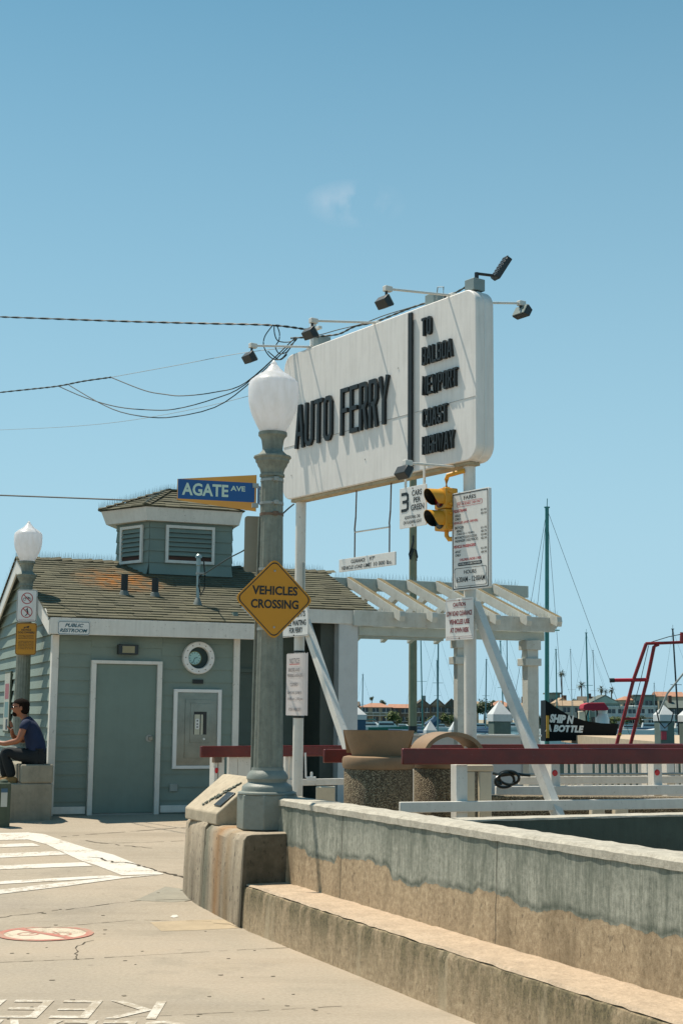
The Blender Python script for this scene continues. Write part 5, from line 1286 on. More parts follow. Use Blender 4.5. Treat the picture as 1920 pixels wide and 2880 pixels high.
# small skating figure
for pts in ([(.0, -.045), (.012, -.04), (.022, -.085), (.028, -.1), (.008, -.095), (-.002, -.07)], [(.008, -.093), (.024, -.1), (.012, -.13), (-.018, -.15), (-.022, -.143), (.0, -.122)], [(.002, -.03), (.014, -.03), (.014, -.042), (.002, -.042)], [(.0, -.05), (-.026, -.06), (-.026, -.066), (.002, -.06)]):
    blkm.quad(*[(x, -.0027, z) for x, z in pts])
text(mb, 'BOARDWALK ORDINANCE', -w_/2+.04, w_/2-.04, -h_/2+.022, -h_/2+.034, -.003, .0)
mb.build('red_symbols', RED, t, smooth=False); blkm.build('black_symbols', BLACK, t, smooth=False)
t, w_, h_ = lamp2_sign(1752, 1842, 45, 103, YELLOW, 'dog_notice', 'yellow NOTICE DOG OWNERS sign below the prohibition sign on the left lamp', 'sign')
mb = MB(); text(mb, 'NOTICE', -.07, .07, .115, .145, -.002, .03); text(mb, 'DOG OWNERS', -.12, .12, .078, .108, -.002, .03)
for k, tx in enumerate(('DOGS MUST BE LEASHED', 'AT ALL TIMES ORDINANCE', 'MUNICIPAL CODE', '', 'OWNERS PLEASE PICK UP', 'MUST REMOVE AND', 'DISPOSE OF WASTE', 'UNDER PENALTY OF LAW', 'A VIOLATION OF THIS', 'CODE IS A FINE')):
    if tx: text(mb, tx, -.11, .11, .045-k*.0215, .058-k*.0215, -.002, .01)
mb.prism([(-.045, .155), (-.03, .172), (.0, .176), (.03, .19), (.045, .183), (.03, .17), (.035, .152), (.025, .152), (.01, .165), (-.015, .163), (-.03, .150)], -.002, -.0022, 'y')
mb.build('lettering', BLACK, t, smooth=False)
# bollard with sticker
bx = at(13, 2330, 18.6)
t = thing('bollard', 'weathered square green grey bollard with a paper sticker at the far left edge', 'bollard', frame(bx.x-.02, 18.6, .30, BANG))
MB().box(-.09, .075, -.08, .08, 0, .57).build('post', BOLM, t, bevel=.015)
MB().lathe([(.06, .57), (.05, .60), (.02, .612)], 16, (-.01, 0)).build('cap', BOLM, t)
MB().box(-.05, .03, -.086, -.0815, .27, .50).build('sticker', pm('sticker_paper', 'b9bcb5', .6, grime=.4), t)
MB().box(-.05, .03, -.087, -.0862, .45, .50).build('sticker_band', pm('sticker_blue', '3c5f78', .5), t)

# ---- the seated person
def skin_mesh(joints, edges, root=0, lv=2):
    """joints: list of (x,y,z,r[,r2]); returns evaluated mesh"""
    me = bpy.data.meshes.new('sk'); me.from_pydata([j[:3] for j in joints], edges, []); me.update()
    o = bpy.data.objects.new('sk', me); COL.objects.link(o)
    m = o.modifiers.new('s', 'SKIN'); m.use_smooth_shade = True; m.branch_smoothing = .6
    sv = me.skin_vertices[0].data
    for i, j in enumerate(joints):
        sv[i].radius = (j[3], j[4] if len(j) > 4 else j[3]); sv[i].use_root = (i == root)
    b_ = o.modifiers.new('b', 'SUBSURF'); b_.levels = lv; b_.render_levels = lv
    bpy.context.view_layer.update()
    me2 = bpy.data.meshes.new_from_object(o.evaluated_get(bpy.context.evaluated_depsgraph_get()))
    bpy.data.objects.remove(o); bpy.data.meshes.remove(me); return me2
def add_me(mb, me, M=None):
    mb.add([tuple(q.co) for q in me.vertices], [tuple(p.vertices) for p in me.polygons], 1, M); return mb
# local frame: origin on the seat at the pelvis, person faces -x ; y+ away from the camera ; z up
hp = at(104, 2148, 19.45)
PS = BF @ Vector((-.26, -.50, .722))
PM = frame(hp.x, PS.y, PS.z, radians(6))
per = thing('person', 'person in navy T-shirt and sunglasses sitting hunched on the stepped block holding a phone', 'person', PM)
SKIN = pm('skin', '8f5a3e', .5, var=.05); SHIRT = pm('navy_shirt', '0e2140', .85, var=.15, vs=9, bump=.3, bs_=20); TROU = pm('dark_trousers', '10181c', .9, var=.2, vs=8); HAIR = pm('dark_hair', '1c1511', .9, var=.4, vs=40, bump=1, bs_=50, spec=.1); SHOE = pm('tan_shoes', '8a6a3c', .7); GLS = pm('sunglass_black', '0a0a0c', .15)
# torso leans forward; arms: near arm (y-) forward with phone, far arm bent with hand at chest
J = [(0, 0, .10, .15, .12), (-.02, 0, .24, .145, .11), (-.075, 0, .42, .155, .115), (-.14, 0, .56, .14, .10), (-.185, 0, .62, .06, .055), (-.225, 0, .665, .058, .058),   # 0..5 pelvis..neck
     (-.24, 0, .70, .075, .07), (-.25, 0, .75, .085, .075), (-.245, 0, .80, .07, .06),        # 6..8 head
     (-.15, -.17, .545, .055), (-.22, -.22, .31, .045), (-.42, -.15, .265, .035), (-.53, -.10, .29, .027), (-.57, -.09, .30, .032),   # 9..13 near arm
     (-.15, .17, .545, .055), (-.20, .20, .29, .045), (-.33, .05, .36, .034), (-.345, .0, .43, .026), (-.345, -.01, .47, .030),       # 14..18 far arm
     (-.03, -.10, .085, .09), (-.42, -.11, .155, .075), (-.33, -.10, -.10, .055), (-.30, -.10, -.19, .04),                             # 19..22 near leg
     (-.03, .10, .085, .09), (-.46, .13, .16, .075), (-.43, .13, -.10, .055), (-.42, .13, -.19, .04)]
Ed = [(0, 1), (1, 2), (2, 3), (3, 4), (4, 5), (5, 6), (6, 7), (7, 8), (3, 9), (9, 10), (10, 11), (11, 12), (12, 13), (3, 14), (14, 15), (15, 16), (16, 17), (17, 18), (0, 19), (19, 20), (20, 21), (21, 22), (0, 23), (23, 24), (24, 25), (25, 26)]
mb = add_me(MB(), skin_mesh(J, Ed, 0))
# fingers
def finger(base, d1, d2, L, r_=.0085):
    b = Vector(base); d1 = Vector(d1).normalized(); d2 = Vector(d2).normalized()
    p1 = b+d1*L*.5; p2 = p1+(d1+d2).normalized()*L*.3; p3 = p2+d2*L*.25
    mb.tube([b, p1, p2, p3], r_, 7, r2=r_*.7)
for k, (dz, L) in enumerate(((.02, .075), (.007, .085), (-.007, .08), (-.02, .065))):
    finger((-.585, -.085, .30+dz), (-1, .1, .1), (-.5, .9, .1), L)
    finger((-.345+dz*.5, -.012+dz*.3, .485), (-.15, 0, 1), (-.5, -.1, .9), L)
finger((-.565, -.11, .325), (-.6, .2, .7), (-.9, .3, .1), .06, .0095); finger((-.365, -.01, .455), (-.7, -.1, .6), (-.5, 0, .9), .06, .0095)
vs_h = []; fs_h = []
for i in range(11):
    th = pi*i/10
    for k in range(16):
        a = 2*pi*k/16; x = .10*sin(th)*cos(a); z = .122*cos(th)
        if z < -.03 and x > 0: x *= .6
        vs_h.append((-.25+x-(.012 if z < -.05 else 0), .076*sin(th)*sin(a)*(1 if z > -.04 else .85), .748+z))
for i in range(10):
    for k in range(16): fs_h.append((i*16+k, i*16+(k+1) % 16, (i+1)*16+(k+1) % 16, (i+1)*16+k))
mb.add(vs_h, fs_h)
# nose, ears, jaw
mb.add([(-.343, 0, .775), (-.372, 0, .725), (-.343, -.014, .720), (-.343, .014, .720)], [(0, 1, 2), (0, 3, 1), (1, 3, 2), (0, 2, 3)])
for sy in (-1, 1): mb.lathe([(.018, -.006), (.024, .0), (.014, .006)], 10, M=Matrix.Translation((-.225, sy*.083, .74)) @ Matrix.Rotation(radians(90), 4, 'X') @ Matrix.Diagonal((.8, 1.3, 1, 1)))
body = mb.build('body', SKIN, per)
# T-shirt
Js = [(0.005, 0, .10, .165, .135), (-.015, 0, .24, .18, .15), (-.062, 0, .42, .19, .155), (-.128, 0, .56, .165, .125), (-.17, 0, .615, .08, .075), (-.15, -.17, .545, .075), (-.188, -.205, .43, .068), (-.15, .17, .545, .075), (-.18, .2, .43, .068)]
add_me(MB(), skin_mesh(Js, [(0, 1), (1, 2), (2, 3), (3, 4), (3, 5), (5, 6), (3, 7), (7, 8)], 0)).build('t_shirt', SHIRT, per)
Jt = [(0, 0, .10, .16, .125), (-.03, -.10, .088, .10), (-.42, -.11, .158, .085), (-.33, -.10, -.09, .072), (-.305, -.10, -.185, .068), (-.03, .10, .088, .10), (-.46, .13, .163, .085), (-.43, .13, -.09, .072), (-.42, .13, -.185, .068)]
add_me(MB(), skin_mesh(Jt, [(0, 1), (1, 2), (2, 3), (3, 4), (0, 5), (5, 6), (6, 7), (7, 8)], 0)).build('trousers', TROU, per)
# hair, beard, glasses
def ell(c, r, cut=None, n=18, m=12):
    mb = MB(); vs_ = []; fs = []
    for i in range(m+1):
        th = pi*i/m
        for k in range(n):
            a = 2*pi*k/n; x, y, z = c[0]+r[0]*sin(th)*cos(a), c[1]+r[1]*sin(th)*sin(a), c[2]+r[2]*cos(th)
            if cut: x, y, z = cut(x, y, z)
            vs_.append((x, y, z))
    for i in range(m):
        for k in range(n): fs.append((i*n+k, i*n+(k+1) % n, (i+1)*n+(k+1) % n, (i+1)*n+k))
    return mb.add(vs_, fs)
ell((-.232, 0, .790), (.116, .088, .085), lambda x, y, z: (max(x, -.345+.03*abs(y)/.09) if z > .80 else max(x, -.25), y, z)).build('hair', HAIR, per)
ell((-.190, 0, .735), (.072, .088, .085)).build('hair_back', HAIR, per)
ell((-.305, 0, .668), (.045, .048, .04)).build('beard', HAIR, per)
MB().box(-.362, -.335, -.062, .062, .742, .775).box(-.338, -.27, -.084, -.078, .757, .764).box(-.338, -.27, .078, .084, .757, .764).build('sunglasses', GLS, per, bevel=.004)
def shoe(x, y): return MB().prism([(x+.09, -.26), (x-.19, -.26), (x-.20, -.235), (x-.15, -.20), (x-.05, -.175), (x+.06, -.165), (x+.095, -.19)], y-.045, y+.045, 'y')
shoe(-.33, -.10).build('shoe', SHOE, per, bevel=.015); shoe(-.45, .13).build('shoe', SHOE, per, bevel=.015)
ph = thing('phone', 'small dark phone held in the hand of the seated person', 'phone', PM @ Matrix.Translation((-.625, -.05, .325)) @ Matrix.Rotation(radians(-35), 4, 'Y'))
MB().box(-.012, -.004, -.035, .035, -.07, .07).build('case', BLACK, ph, bevel=.002); MB().box(-.0035, -.001, -.031, .031, -.064, .064).build('screen', GLSS if False else GLS, ph)

# ================================================================== LITTER BINS, RAILS, BARRICADE
def litter_bin(x, y, rot, label):
    t = thing('litter_bin', label, 'litter bin', frame(x, y, .42, rot), 'pebble litter bins')
    R0 = .325
    MB().lathe([(R0-.03, 0), (R0-.005, .03), (R0, .08), (R0, .83), (R0-.01, .86)], 48).build('drum', PEBBLE, t)
    MB().lathe([(R0-.02, .84), (R0+.008, .85), (R0+.018, .88), (R0+.018, .93), (R0+.008, .955), (R0-.03, .965), (.1, .97)], 48).build('rim', TANLID, t)
    # hood: a tapered cowl widening upward with an open top rim
    n = 40; vs_ = []; W0, W1 = .225, .325; z0, z1 = .965, 1.17
    def P(a, f, e=0):
        k = W0+(W1-W0)*f-e; return (k*cos(a), (.24+.04*f-e)*sin(a), z0+(z1-z0)*f*(1-.10*abs(cos(a))**2*0))
    rows = [(0, 0), (.3, 0), (.65, 0), (1, 0), (1.02, .012), (1, .025), (.5, .03), (0, .03)]
    for f, e in rows:
        for k in range(n): vs_.append(P(2*pi*k/n, f, e))
    fs = []
    for i in range(len(rows)-1):
        for k in range(n): fs.append((i*n+k, i*n+(k+1) % n, (i+1)*n+(k+1) % n, (i+1)*n+k))
    return t, vs_, fs
b1 = at(1064, 2130, 13.6)
t, vs_, fs = litter_bin(b1.x, 13.6, 0, 'left pebble sided litter bin with a closed tan scoop lid behind the bench wall')
# left bin: seen from behind its hood: a curved shield flaring to both sides
mb = MB(); n = 24
for th in (0, .02):
    pass
def shield(rot, label=None):
    vs_ = []; fs = []; n = 24
    for sgn, off in ((0, 0), (1, .018)):
        for k in range(n+1):
            a = radians(-90+ -88+176*k/n)            # half cylinder facing -y
            f = (a-radians(-90))/radians(88)
            rb = .245-off; rt = .30-off; s2 = 1-abs(f)**3*.35
            vs_ += [(rb*cos(a), rb*sin(a)*.8, .955), ((rt+.035*abs(f)**2)*cos(a), rt*sin(a)*.85, .955+.245*(1-.12*(1-abs(f))**1.0*0)-.015*(1-f*f)*0)]
    m = (n+1)*2
    for k in range(n):
        q = 2*k; fs += [(q, q+2, q+3, q+1), (m+q, m+q+1, m+q+3, m+q+2), (q+1, q+3, m+q+3, m+q+1)]
    fs += [(0, 1, m+1, m), (2*n, m+2*n, m+2*n+1, 2*n+1)]
    return vs_, fs
v2, f2 = shield(0)
MB().add(v2, f2).add([(-v[0], -v[1], v[2]) for v in []], []).build('hood', TANLID, t)
# sloping top plate closing the scoop
MB().add([(-.335, .0, 1.205), (.335, .0, 1.205), (.30, .23, 1.0), (-.30, .23, 1.0), (-.335, .0, 1.19), (.335, .0, 1.19), (.30, .23, .985), (-.30, .23, .985)], [(0, 1, 2, 3), (7, 6, 5, 4), (0, 4, 5, 1), (1, 5, 6, 2), (2, 6, 7, 3), (3, 7, 4, 0)]).build('hood_back', TANLID, t)
b2 = at(1258, 2130, 14.0)
t, vs_, fs = litter_bin(b2.x, 14.05, 0, 'right pebble sided litter bin with an open arched tan lid behind the red rail')
mb = MB(); n = 28; vs_ = []
for yy in (-.19, .19):
    for k in range(n+1):
        a = pi*k/n; vs_ += [(.325*cos(a), yy*(.9 if yy < 0 else 1), .955+.235*sin(a)), (.285*cos(a), yy*(.9 if yy < 0 else 1), .955+.195*sin(a))]
fs = []; m = (n+1)*2
for k in range(n):
    q = 2*k; fs += [(q, q+2, m+q+2, m+q), (q+1, m+q+1, m+q+3, q+3), (q, q+1, q+3, q+2), (m+q, m+q+2, m+q+3, m+q+1)]
MB().add(vs_, fs, M=Matrix.Rotation(radians(20), 4, 'Z')).build('hood', TANLID, t)

# queue rails
def rail(name, label, P0, P1, z0, z1, posts=(), low=None, cap=True, th=.045, cat='railing', group='red topped queue rails', reds=(), ps=.11, extra=None):
    """P0,P1 plan points; red plank z0..z1; posts at fractions; low=(z0,z1) white plank"""
    P0 = Vector(P0); P1 = Vector(P1); L_ = (P1-P0).length; ang_ = atan2(P1.y-P0.y, P1.x-P0.x)
    t = thing(name, label, cat, frame(P0.x, P0.y, 0, ang_), group)
    MB().box(0, L_, -th/2-.02, th/2-.02, z0, z1).build('top_plank', REDWOOD, t, bevel=.01)
    for k, x in enumerate(posts):
        MB().box(x, x+ps, th/2-.019, th/2+ps, .42, z0-.002 if cap else z1).build('post', WHITE, t, bevel=.006)
        if k in reds: MB().lathe([(.035, 0), (.028, .012)], 16, M=Matrix.Translation((x+ps*.4, th/2-.021, z0-.12)) @ Matrix.Rotation(radians(90), 4, 'X')).build('reflector', REFL, t)
    if low: MB().box(low[2] if len(low) > 2 else -.02, L_, -th/2-.02, th/2-.02, low[0], low[1]).build('lower_plank', WHITE, t, bevel=.006)
    return t, L_
f1a = at(1127, 2110, 12.8); f1b = at(1920, 2110, 13.75)
d1 = (f1b-f1a).normalized(); f1e = f1a+d1*4.2
t1, L1 = rail('queue_rail', 'nearest queue rail with a long red plank and white lower board above the bench wall', (f1a.x, f1a.y), (f1e.x, f1e.y), 1.333, 1.475, posts=(.535, ), low=(.915, 1.008, -.02))
# second rail: parallel just behind (left end shows left of the bin)
f3 = at(908, 2107, 15.2); f3e = f3+d1*6.2
z3a, z3b = at(908, 2145, 15.2).z, f3.z
def postx(px, t0, Yg):  # distance along a rail line for a photo column
    d = ray(px, 2200); o_ = Vector((t0.x, t0.y)); dd = Vector((d1.x, d1.y)).normalized()
    det = d.x*(-dd.y)+dd.x*d.y; k = (o_.x*(-dd.y)+dd.x*o_.y)/det; q = Vector((d.x*k, d.y*k)); return (q-o_).dot(dd)
t3, L3 = rail('queue_rail', 'second queue rail whose red end sticks out left of the bins', (f3.x, f3.y), (f3e.x, f3e.y), z3a, z3b, posts=(postx(1550, f3, 0), postx(1838, f3, 0)), low=(at(1600, 2230, 15.9).z-.045, at(1600, 2213, 15.9).z, postx(1390, f3, 0)), reds=(0, 1))
f5 = at(1330, 2093, 17.5); f5e = f5+d1*6
t5, L5 = rail('queue_rail', 'third queue rail with a thin grey pipe below its red plank at right', (f5.x, f5.y), (f5e.x, f5e.y), at(1330, 2128, 17.5).z, f5.z, posts=(postx(1535, f5, 0), postx(1818, f5, 0), postx(1875, f5, 0)), low=(at(1600, 2204, 18).z, at(1600, 2183, 18).z, postx(1455, f5, 0)), reds=(0, ))
MB().tube([(postx(1430, f5, 0), -.08, at(1500, 2176, 18).z), (6, -.08, at(1500, 2176, 18).z)], .016, 8).build('grey_pipe', ALU, t5)
f4 = at(562, 2098, 17.0); f4e = at(1930, 2084, 21.8)
t4, L4 = rail('queue_rail', 'long far queue rail starting in front of the steel panel and passing behind the lamp', (f4.x, f4.y), (f4e.x, f4e.y), at(562, 2130, 17).z, f4.z, posts=(), low=None)
d4 = Vector((f4e.x-f4.x, f4e.y-f4.y)).normalized()
def px4(px):
    d = ray(px, 2200); o_ = Vector((f4.x, f4.y)); det = d.x*(-d4.y)+d4.x*d.y; k = (o_.x*(-d4.y)+d4.x*o_.y)/det; return (Vector((d.x*k, d.y*k))-o_).dot(d4)
zb = at(610, 2128, 17.1).z; zl0, zl1 = at(640, 2216, 17.1).z, at(640, 2197, 17.1).z
for a, b_, z0 in ((603, 612, .36), (615, 631, zl1), (644, 668, zl1), (669, 707, zl1), (803, 812, zl1), (815, 828, zl1), (1166, 1196, .42), (1640, 1662, .42)):
    MB().box(px4(a), px4(b_), .005, .06 if a != 603 else .12, z0, zb).build('board', WHITE, t4, bevel=.004)
MB().box(px4(609), px4(970), -.03, .02, zl0, zl1).build('lower_plank', WHITE, t4, bevel=.004)
x_ = px4(606)
MB().box(x_-.03, x_+.06, -.04, .04, zb-.07, zb+.01).build('hinge', RUST, t4)
MB().lathe([(.034, -.006), (.034, .006)], 18, M=Matrix.Translation((x_, -.02, at(606, 2167, 17.1).z)) @ Matrix.Rotation(radians(90), 4, 'X') @ Matrix.Diagonal((.55, 1, 1, 1))).build('reflector', REFL, t4)
# concrete block and galvanised conduit stub at the left sign post
q = at(915, 2250, 16.6); t = thing('footing_block', 'pale concrete footing block under the white planks left of the bins', 'footing', frame(q.x, 16.6, .40, 0))
MB().box(-.11, .11, -.1, .1, 0, at(915, 2212, 16.6).z-.40).build('block', CREAM, t, bevel=.01)
MB().tube([(.15, 0, 0), (.15, 0, .07)], .03, 10).build('pipe_stub', ALU, t)
q = at(876, 2190, 16.55); t = thing('conduit_stub', 'small white conduit box with a cap beside the left sign post', 'conduit', frame(q.x, 16.55, at(876, 2192, 16.55).z, 0))
MB().box(-.06, .05, -.03, .03, -.02, .03).build('box', WHITE_CLEAN, t, bevel=.005); MB().lathe([(.016, .03), (.016, .07), (.01, .085)], 10).build('cap', WHITE_CLEAN, t); MB().tube([(-.065, 0, .02), (-.075, 0, .3)], .012, 8).build('pipe', WHITE_CLEAN, t)
# plastic barricade behind the near rail
q0 = at(1308, 2150, 13.4); q1 = at(1388, 2150, 13.4); zt = at(1340, 2151, 13.4).z
t = thing('plastic_barricade', 'pale plastic barricade with two legs behind the near rail post', 'barricade', frame(q0.x, 13.4, .42, radians(10)))
W = q1.x-q0.x
h = zt-.42
MB().box(0, W, -.03, .03, h-.06, h).build('top_bar', CREAM, t, bevel=.012)
MB().box(0, .085, -.028, .028, .0, h-.061).build('leg', CREAM, t, bevel=.012); MB().box(W-.14, W-.02, -.028, .028, .0, h-.061).build('leg', CREAM, t, bevel=.012)
MB().box(0, W+.1, -.12, .12, -.001, .05).build('foot', CREAM, t, bevel=.012)
# hose coil
hm = MB(); cx, cz = 1418, 2196; pts = []
for k in range(70):
    a = k/70*2*pi*2.3; r_ = 24+7*sin(a*.7); px = 1422+r_*1.05*cos(a+2.2)+9*sin(a*.43); py = 2192+r_*.75*sin(a+2.2)
    pts.append(at(px, py, 15.6+.04*sin(a*1.3)))
pts = [at(1386, 2175, 15.7), at(1400, 2178, 15.66)]+pts+[at(1450, 2176, 15.6), at(1475, 2180, 15.6), at(1490, 2181, 15.6)]
hm.tube(pts, .016, 8)
for z_ in (): pass
tag(hm.build('hose', pm('black_hose', '12201f', .35), None), 'black rubber hose coiled over the white rail board right of the bins', 'hose')
# cream feet and kerb of pebble concrete further back
for k, (a, b_) in enumerate(((1657, 1695), (1722, 1760))):
    q = at((a+b_)/2, 2290, 14.8); wd = (b_-a)*14.8/4000
    tag(MB().box(q.x-wd/2, q.x+wd/2, 14.7, 14.85, .42, at(1700, 2262, 14.8).z).build('barricade_leg', CREAM, None, bevel=.02), ['left of two cream plastic legs seen under the near white plank', 'right of two cream plastic legs seen under the near white plank'][k], 'leg', 'cream legs under the plank')
kb = MB().box(1.55, 4.6, 15.2, 15.45, .42, .94)
tag(kb.build('pebble_kerb', PEBBLE, None, bevel=.01), 'dark pebble faced low wall seen below the near white plank', 'low wall')

# ================================================================== WATERFRONT
cf0 = at(985, 2062, 24.6); cf1 = at(1520, 2067, 24.9)
ang_ = atan2(cf1.y-cf0.y, cf1.x-cf0.x); Lc = (Vector((cf1.x, cf1.y))-Vector((cf0.x, cf0.y))).length
t = thing('board_fence', 'solid white board fence with a flat cap along the water beyond the rails', 'fence', frame(cf0.x, cf0.y, .42, ang_))
hc = cf0.z-.42
MB().box(0, Lc, -.07, .09, hc-.035, hc).build('cap', WHITE_CLEAN, t, bevel=.005)
MB().box(0.02, Lc-.09, -.01, .02, 0, hc-.036).build('panel', pm('fence_board_white', 'b4b9ba', .6, var=.05), t)
for x in (.3, 1.2, 2.1, Lc-.35): MB().box(x, x+.03, -.018, -.011, 0, hc-.037).build('batten', pm('batten_grey', '8d9496', .6), t)
pk0 = at(1586, 2150, 22.0); t = thing('picket_fence', 'low white picket fence seen through the gap under the red rails', 'fence', frame(pk0.x, 22.0, .42, radians(3)))
for k in range(26):
    MB().box(k*.095, k*.095+.05, 0, .02, 0, at(1600, 2135, 22).z-.42).build('picket', WHITE, t)
MB().box(-.05, 2.5, .021, .05, .15, .22).build('crosspiece', WHITE, t)
# concrete pier to the right with piles
pr0 = onz(1745, 2078, 1.08)
tag(MB().box(pr0.x, pr0.x+40, 40, 62, .75, 1.08).build('pier_deck', pm('sandy_concrete_deck', 'b09c82', .9, var=.1, bump=.2), None), 'pale sandy concrete pier deck at right behind the rails', 'pier')
for k in range(4): pass
def cap_pile(px0, px1, y_apex, y_base, y_box, y_bot, Y, label, col):
    a = at((px0+px1)/2, y_base, Y); w_ = at(px1, y_base, Y).x-at(px0, y_base, Y).x
    t = thing('capped_pile', label, 'pile', frame(a.x, Y, -2.5, radians(12)), 'piles with white pyramid caps')
    w_ *= .93; zb = a.z+2.5; za = at(0, y_apex, Y).z+2.5; zx = at(0, y_box, Y).z+2.5
    zb = at((px0+px1)/2, y_base, Y).z+2.5; za = at((px0+px1)/2, y_apex, Y).z+2.5; zx = at((px0+px1)/2, y_box, Y).z+2.5
    h = w_/2
    MB().add([(-h, -h, zb), (h, -h, zb), (h, h, zb), (-h, h, zb), (0, 0, za), (-h, -h, zx), (h, -h, zx), (h, h, zx), (-h, h, zx)],
             [(0, 1, 4), (1, 2, 4), (2, 3, 4), (3, 0, 4), (5, 6, 1, 0), (6, 7, 2, 1), (7, 8, 3, 2), (8, 5, 0, 3), (8, 7, 6, 5)]).build('cap', pm('pile_cap_white', 'c9cccb', .5, var=.05, grime=.2), t, smooth=False)
    MB().box(-h*.93, h*.93, -h*.93, h*.93, 0, zx-.001).build('pile', col, t, bevel=.02)
    return t
PCG = pm('pile_green_grey', '5f6f68', .85, var=.15, streak=.3, gcol=(.06, .08, .07))
cap_pile(1374, 1433, 1970, 2009, 2029, 2060, 30, 'large white capped square pile between the right sign post and its brace', PCG)
cap_pile(1192, 1226, 2026, 2054, 2062, 2062, 31, 'small white pyramid cap just right of the tan pole', PCG)
cap_pile(1262, 1295, 2024, 2053, 2062, 2062, 31, 'small white pyramid cap next to the middle pergola post', PCG)
cap_pile(984, 1028, 1989, 2010, 2024, 2055, 33, 'white capped pile beside the stucco pillar', pm('pile_blue', '2c5068', .7))
tp = cap_pile(1841, 1890, 1983, 2010, 2028, 2082, 32, 'white capped pile with a red notice and a hanging rope at right', PCG)
MB().box(-.17, -.05, -.22, -.205, at(1850, 2080, 32).z+2.5, at(1850, 2057, 32).z+2.5).build('red_notice', pm('red_notice_panel', 'b03040', .5), tp)
MB().box(-.2, -.02, -.22, -.205, at(1850, 2054, 32).z+2.5, at(1850, 2034, 32).z+2.5).build('poster', pm('pale_poster', '8fa3b0', .5), tp)
cap_pile(1911, 1960, 1985, 2012, 2030, 2082, 32, 'white capped pile cut by the right edge of the view', PCG)
MB_ = MB().tube([at(1850, 2008, 31.6), at(1875, 1950, 31.6), at(1921, 1893, 31.6)], .022, 8)
tag(MB_.build('boat_hook', ALU, None), 'slim silver pole leaning against the capped pile at right', 'pole')
tag(MB().tube([at(1893, 2000, 31.5), at(1886, 2030, 31.5), at(1868, 2048, 31.5), at(1852, 2030, 31.5), at(1845, 2000, 31.5)], .015, 6).build('rope', BLACK, None), 'dark rope loop hanging on the capped pile', 'rope')
# tan round pole
pb = at(1160, 2056, 52)
t = thing('tall_pole', 'tall round tan pole with a hoist hook behind the pergola', 'pole', (pb.x, 52, -2.6))
k_ = 52/4000
hz_ = lambda y: at(1162, y, 52).z+2.6
MB().lathe([(12.2*k_, 0), (12.0*k_, hz_(2040)), (10.3*k_, hz_(1340)), (10*k_, hz_(1290))], 20).build('shaft', PILE, t)
MB().lathe([(12.6*k_, hz_(2058)), (12.6*k_, hz_(2042))], 20).build('dark_band', BLACK, t)
MB().tube([(0, -.17, hz_(1508)), (0, -.2, hz_(1525)), (-.05, -.2, hz_(1540)), (-.14, -.17, hz_(1560)), (-.12, -.18, hz_(1575)), (0, -.22, hz_(1545)), (.1, -.2, hz_(1550)), (.15, -.16, hz_(1568)), (.12, -.17, hz_(1578))], .035, 7).build('hoist_hook', BLACK, t)
# masts with boats
def sailboat(px, py, pxb, Y, wpx, mat, label, stays=((-.035, 0), (.05, 0)), spreader=None, hull=True, hullm=BOATW, lean=None):
    top = at(px, py, Y); w_ = wpx*Y/4000/2
    bot = at(pxb, 2050, Y); dirv = top-bot; b0 = bot-dirv*((bot.z+1.1)/dirv.z)
    t = thing('sailboat', label, 'sailboat', (b0.x, Y, -1.85)); o_ = Vector((b0.x, Y, -1.85))
    MB().tube([b0-o_+Vector((0, 0, 0)), top-o_], w_*1.1, 8, r2=w_*.85).build('mast', mat, t)
    hgt = top.z+1.1
    for dx, _ in stays:
        MB().tube([top-o_-Vector((0, 0, .1)), b0-o_+Vector((dx*hgt*6, 0, 0))], max(.008, w_*.09), 4).build('stay', CABLE if Y < 100 else MASTM, t)
    if spreader is None: spreader = .55
    zs = b0+(top-b0)*spreader-o_
    MB().tube([zs+Vector((-hgt*.045, 0, 0)), zs+Vector((hgt*.045, 0, 0))], w_*.3, 5).build('spreader', mat, t)
    MB().tube([top-o_+Vector((0, 0, -.05)), top-o_+Vector((.02, 0, hgt*.03))], w_*.2, 5).box(-.12+top.x-o_.x, .12+top.x-o_.x, -.03, .03, top.z-o_.z-.06, top.z-o_.z).build('masthead', mat, t)
    L_ = max(7, hgt*.8)
    prof = []
    n = 10; vs_ = []
    for i in range(n+1):
        f = i/n; hw = 1.25*(1-(2*f-.9)**2*.8 if f > .45 else 1)*(1 if f < .9 else .5); hw = max(.05, hw*(1-max(0, f-.6)**2*4))
        x = -L_*.45+L_*f; zd = 1.0+.35*f**2
        vs_ += [(x, -hw, zd), (x, -hw*.75, .0), (x, 0, -.4), (x, hw*.75, .0), (x, hw, zd)]
    fs = []
    for i in range(n):
        for k in range(5): fs.append((i*5+k, (i+1)*5+k, (i+1)*5+(k+1) % 5, i*5+(k+1) % 5))
    fs += [(4, 3, 2, 1, 0), tuple(n*5+k for k in range(5))]
    if hull:
        MB().add(vs_, fs).build('hull', hullm, t); MB().box(-L_*.2, L_*.15, -.7, .7, 1.05, 1.55).build('cabin', BOATW, t, bevel=.1)
        MB().tube([(0, 0, 2.1), (-L_*.38, 0, 2.2)], .16, 8).build('sail_cover', pm('blue_sail_cover', '234a63', .7), t)
    return t
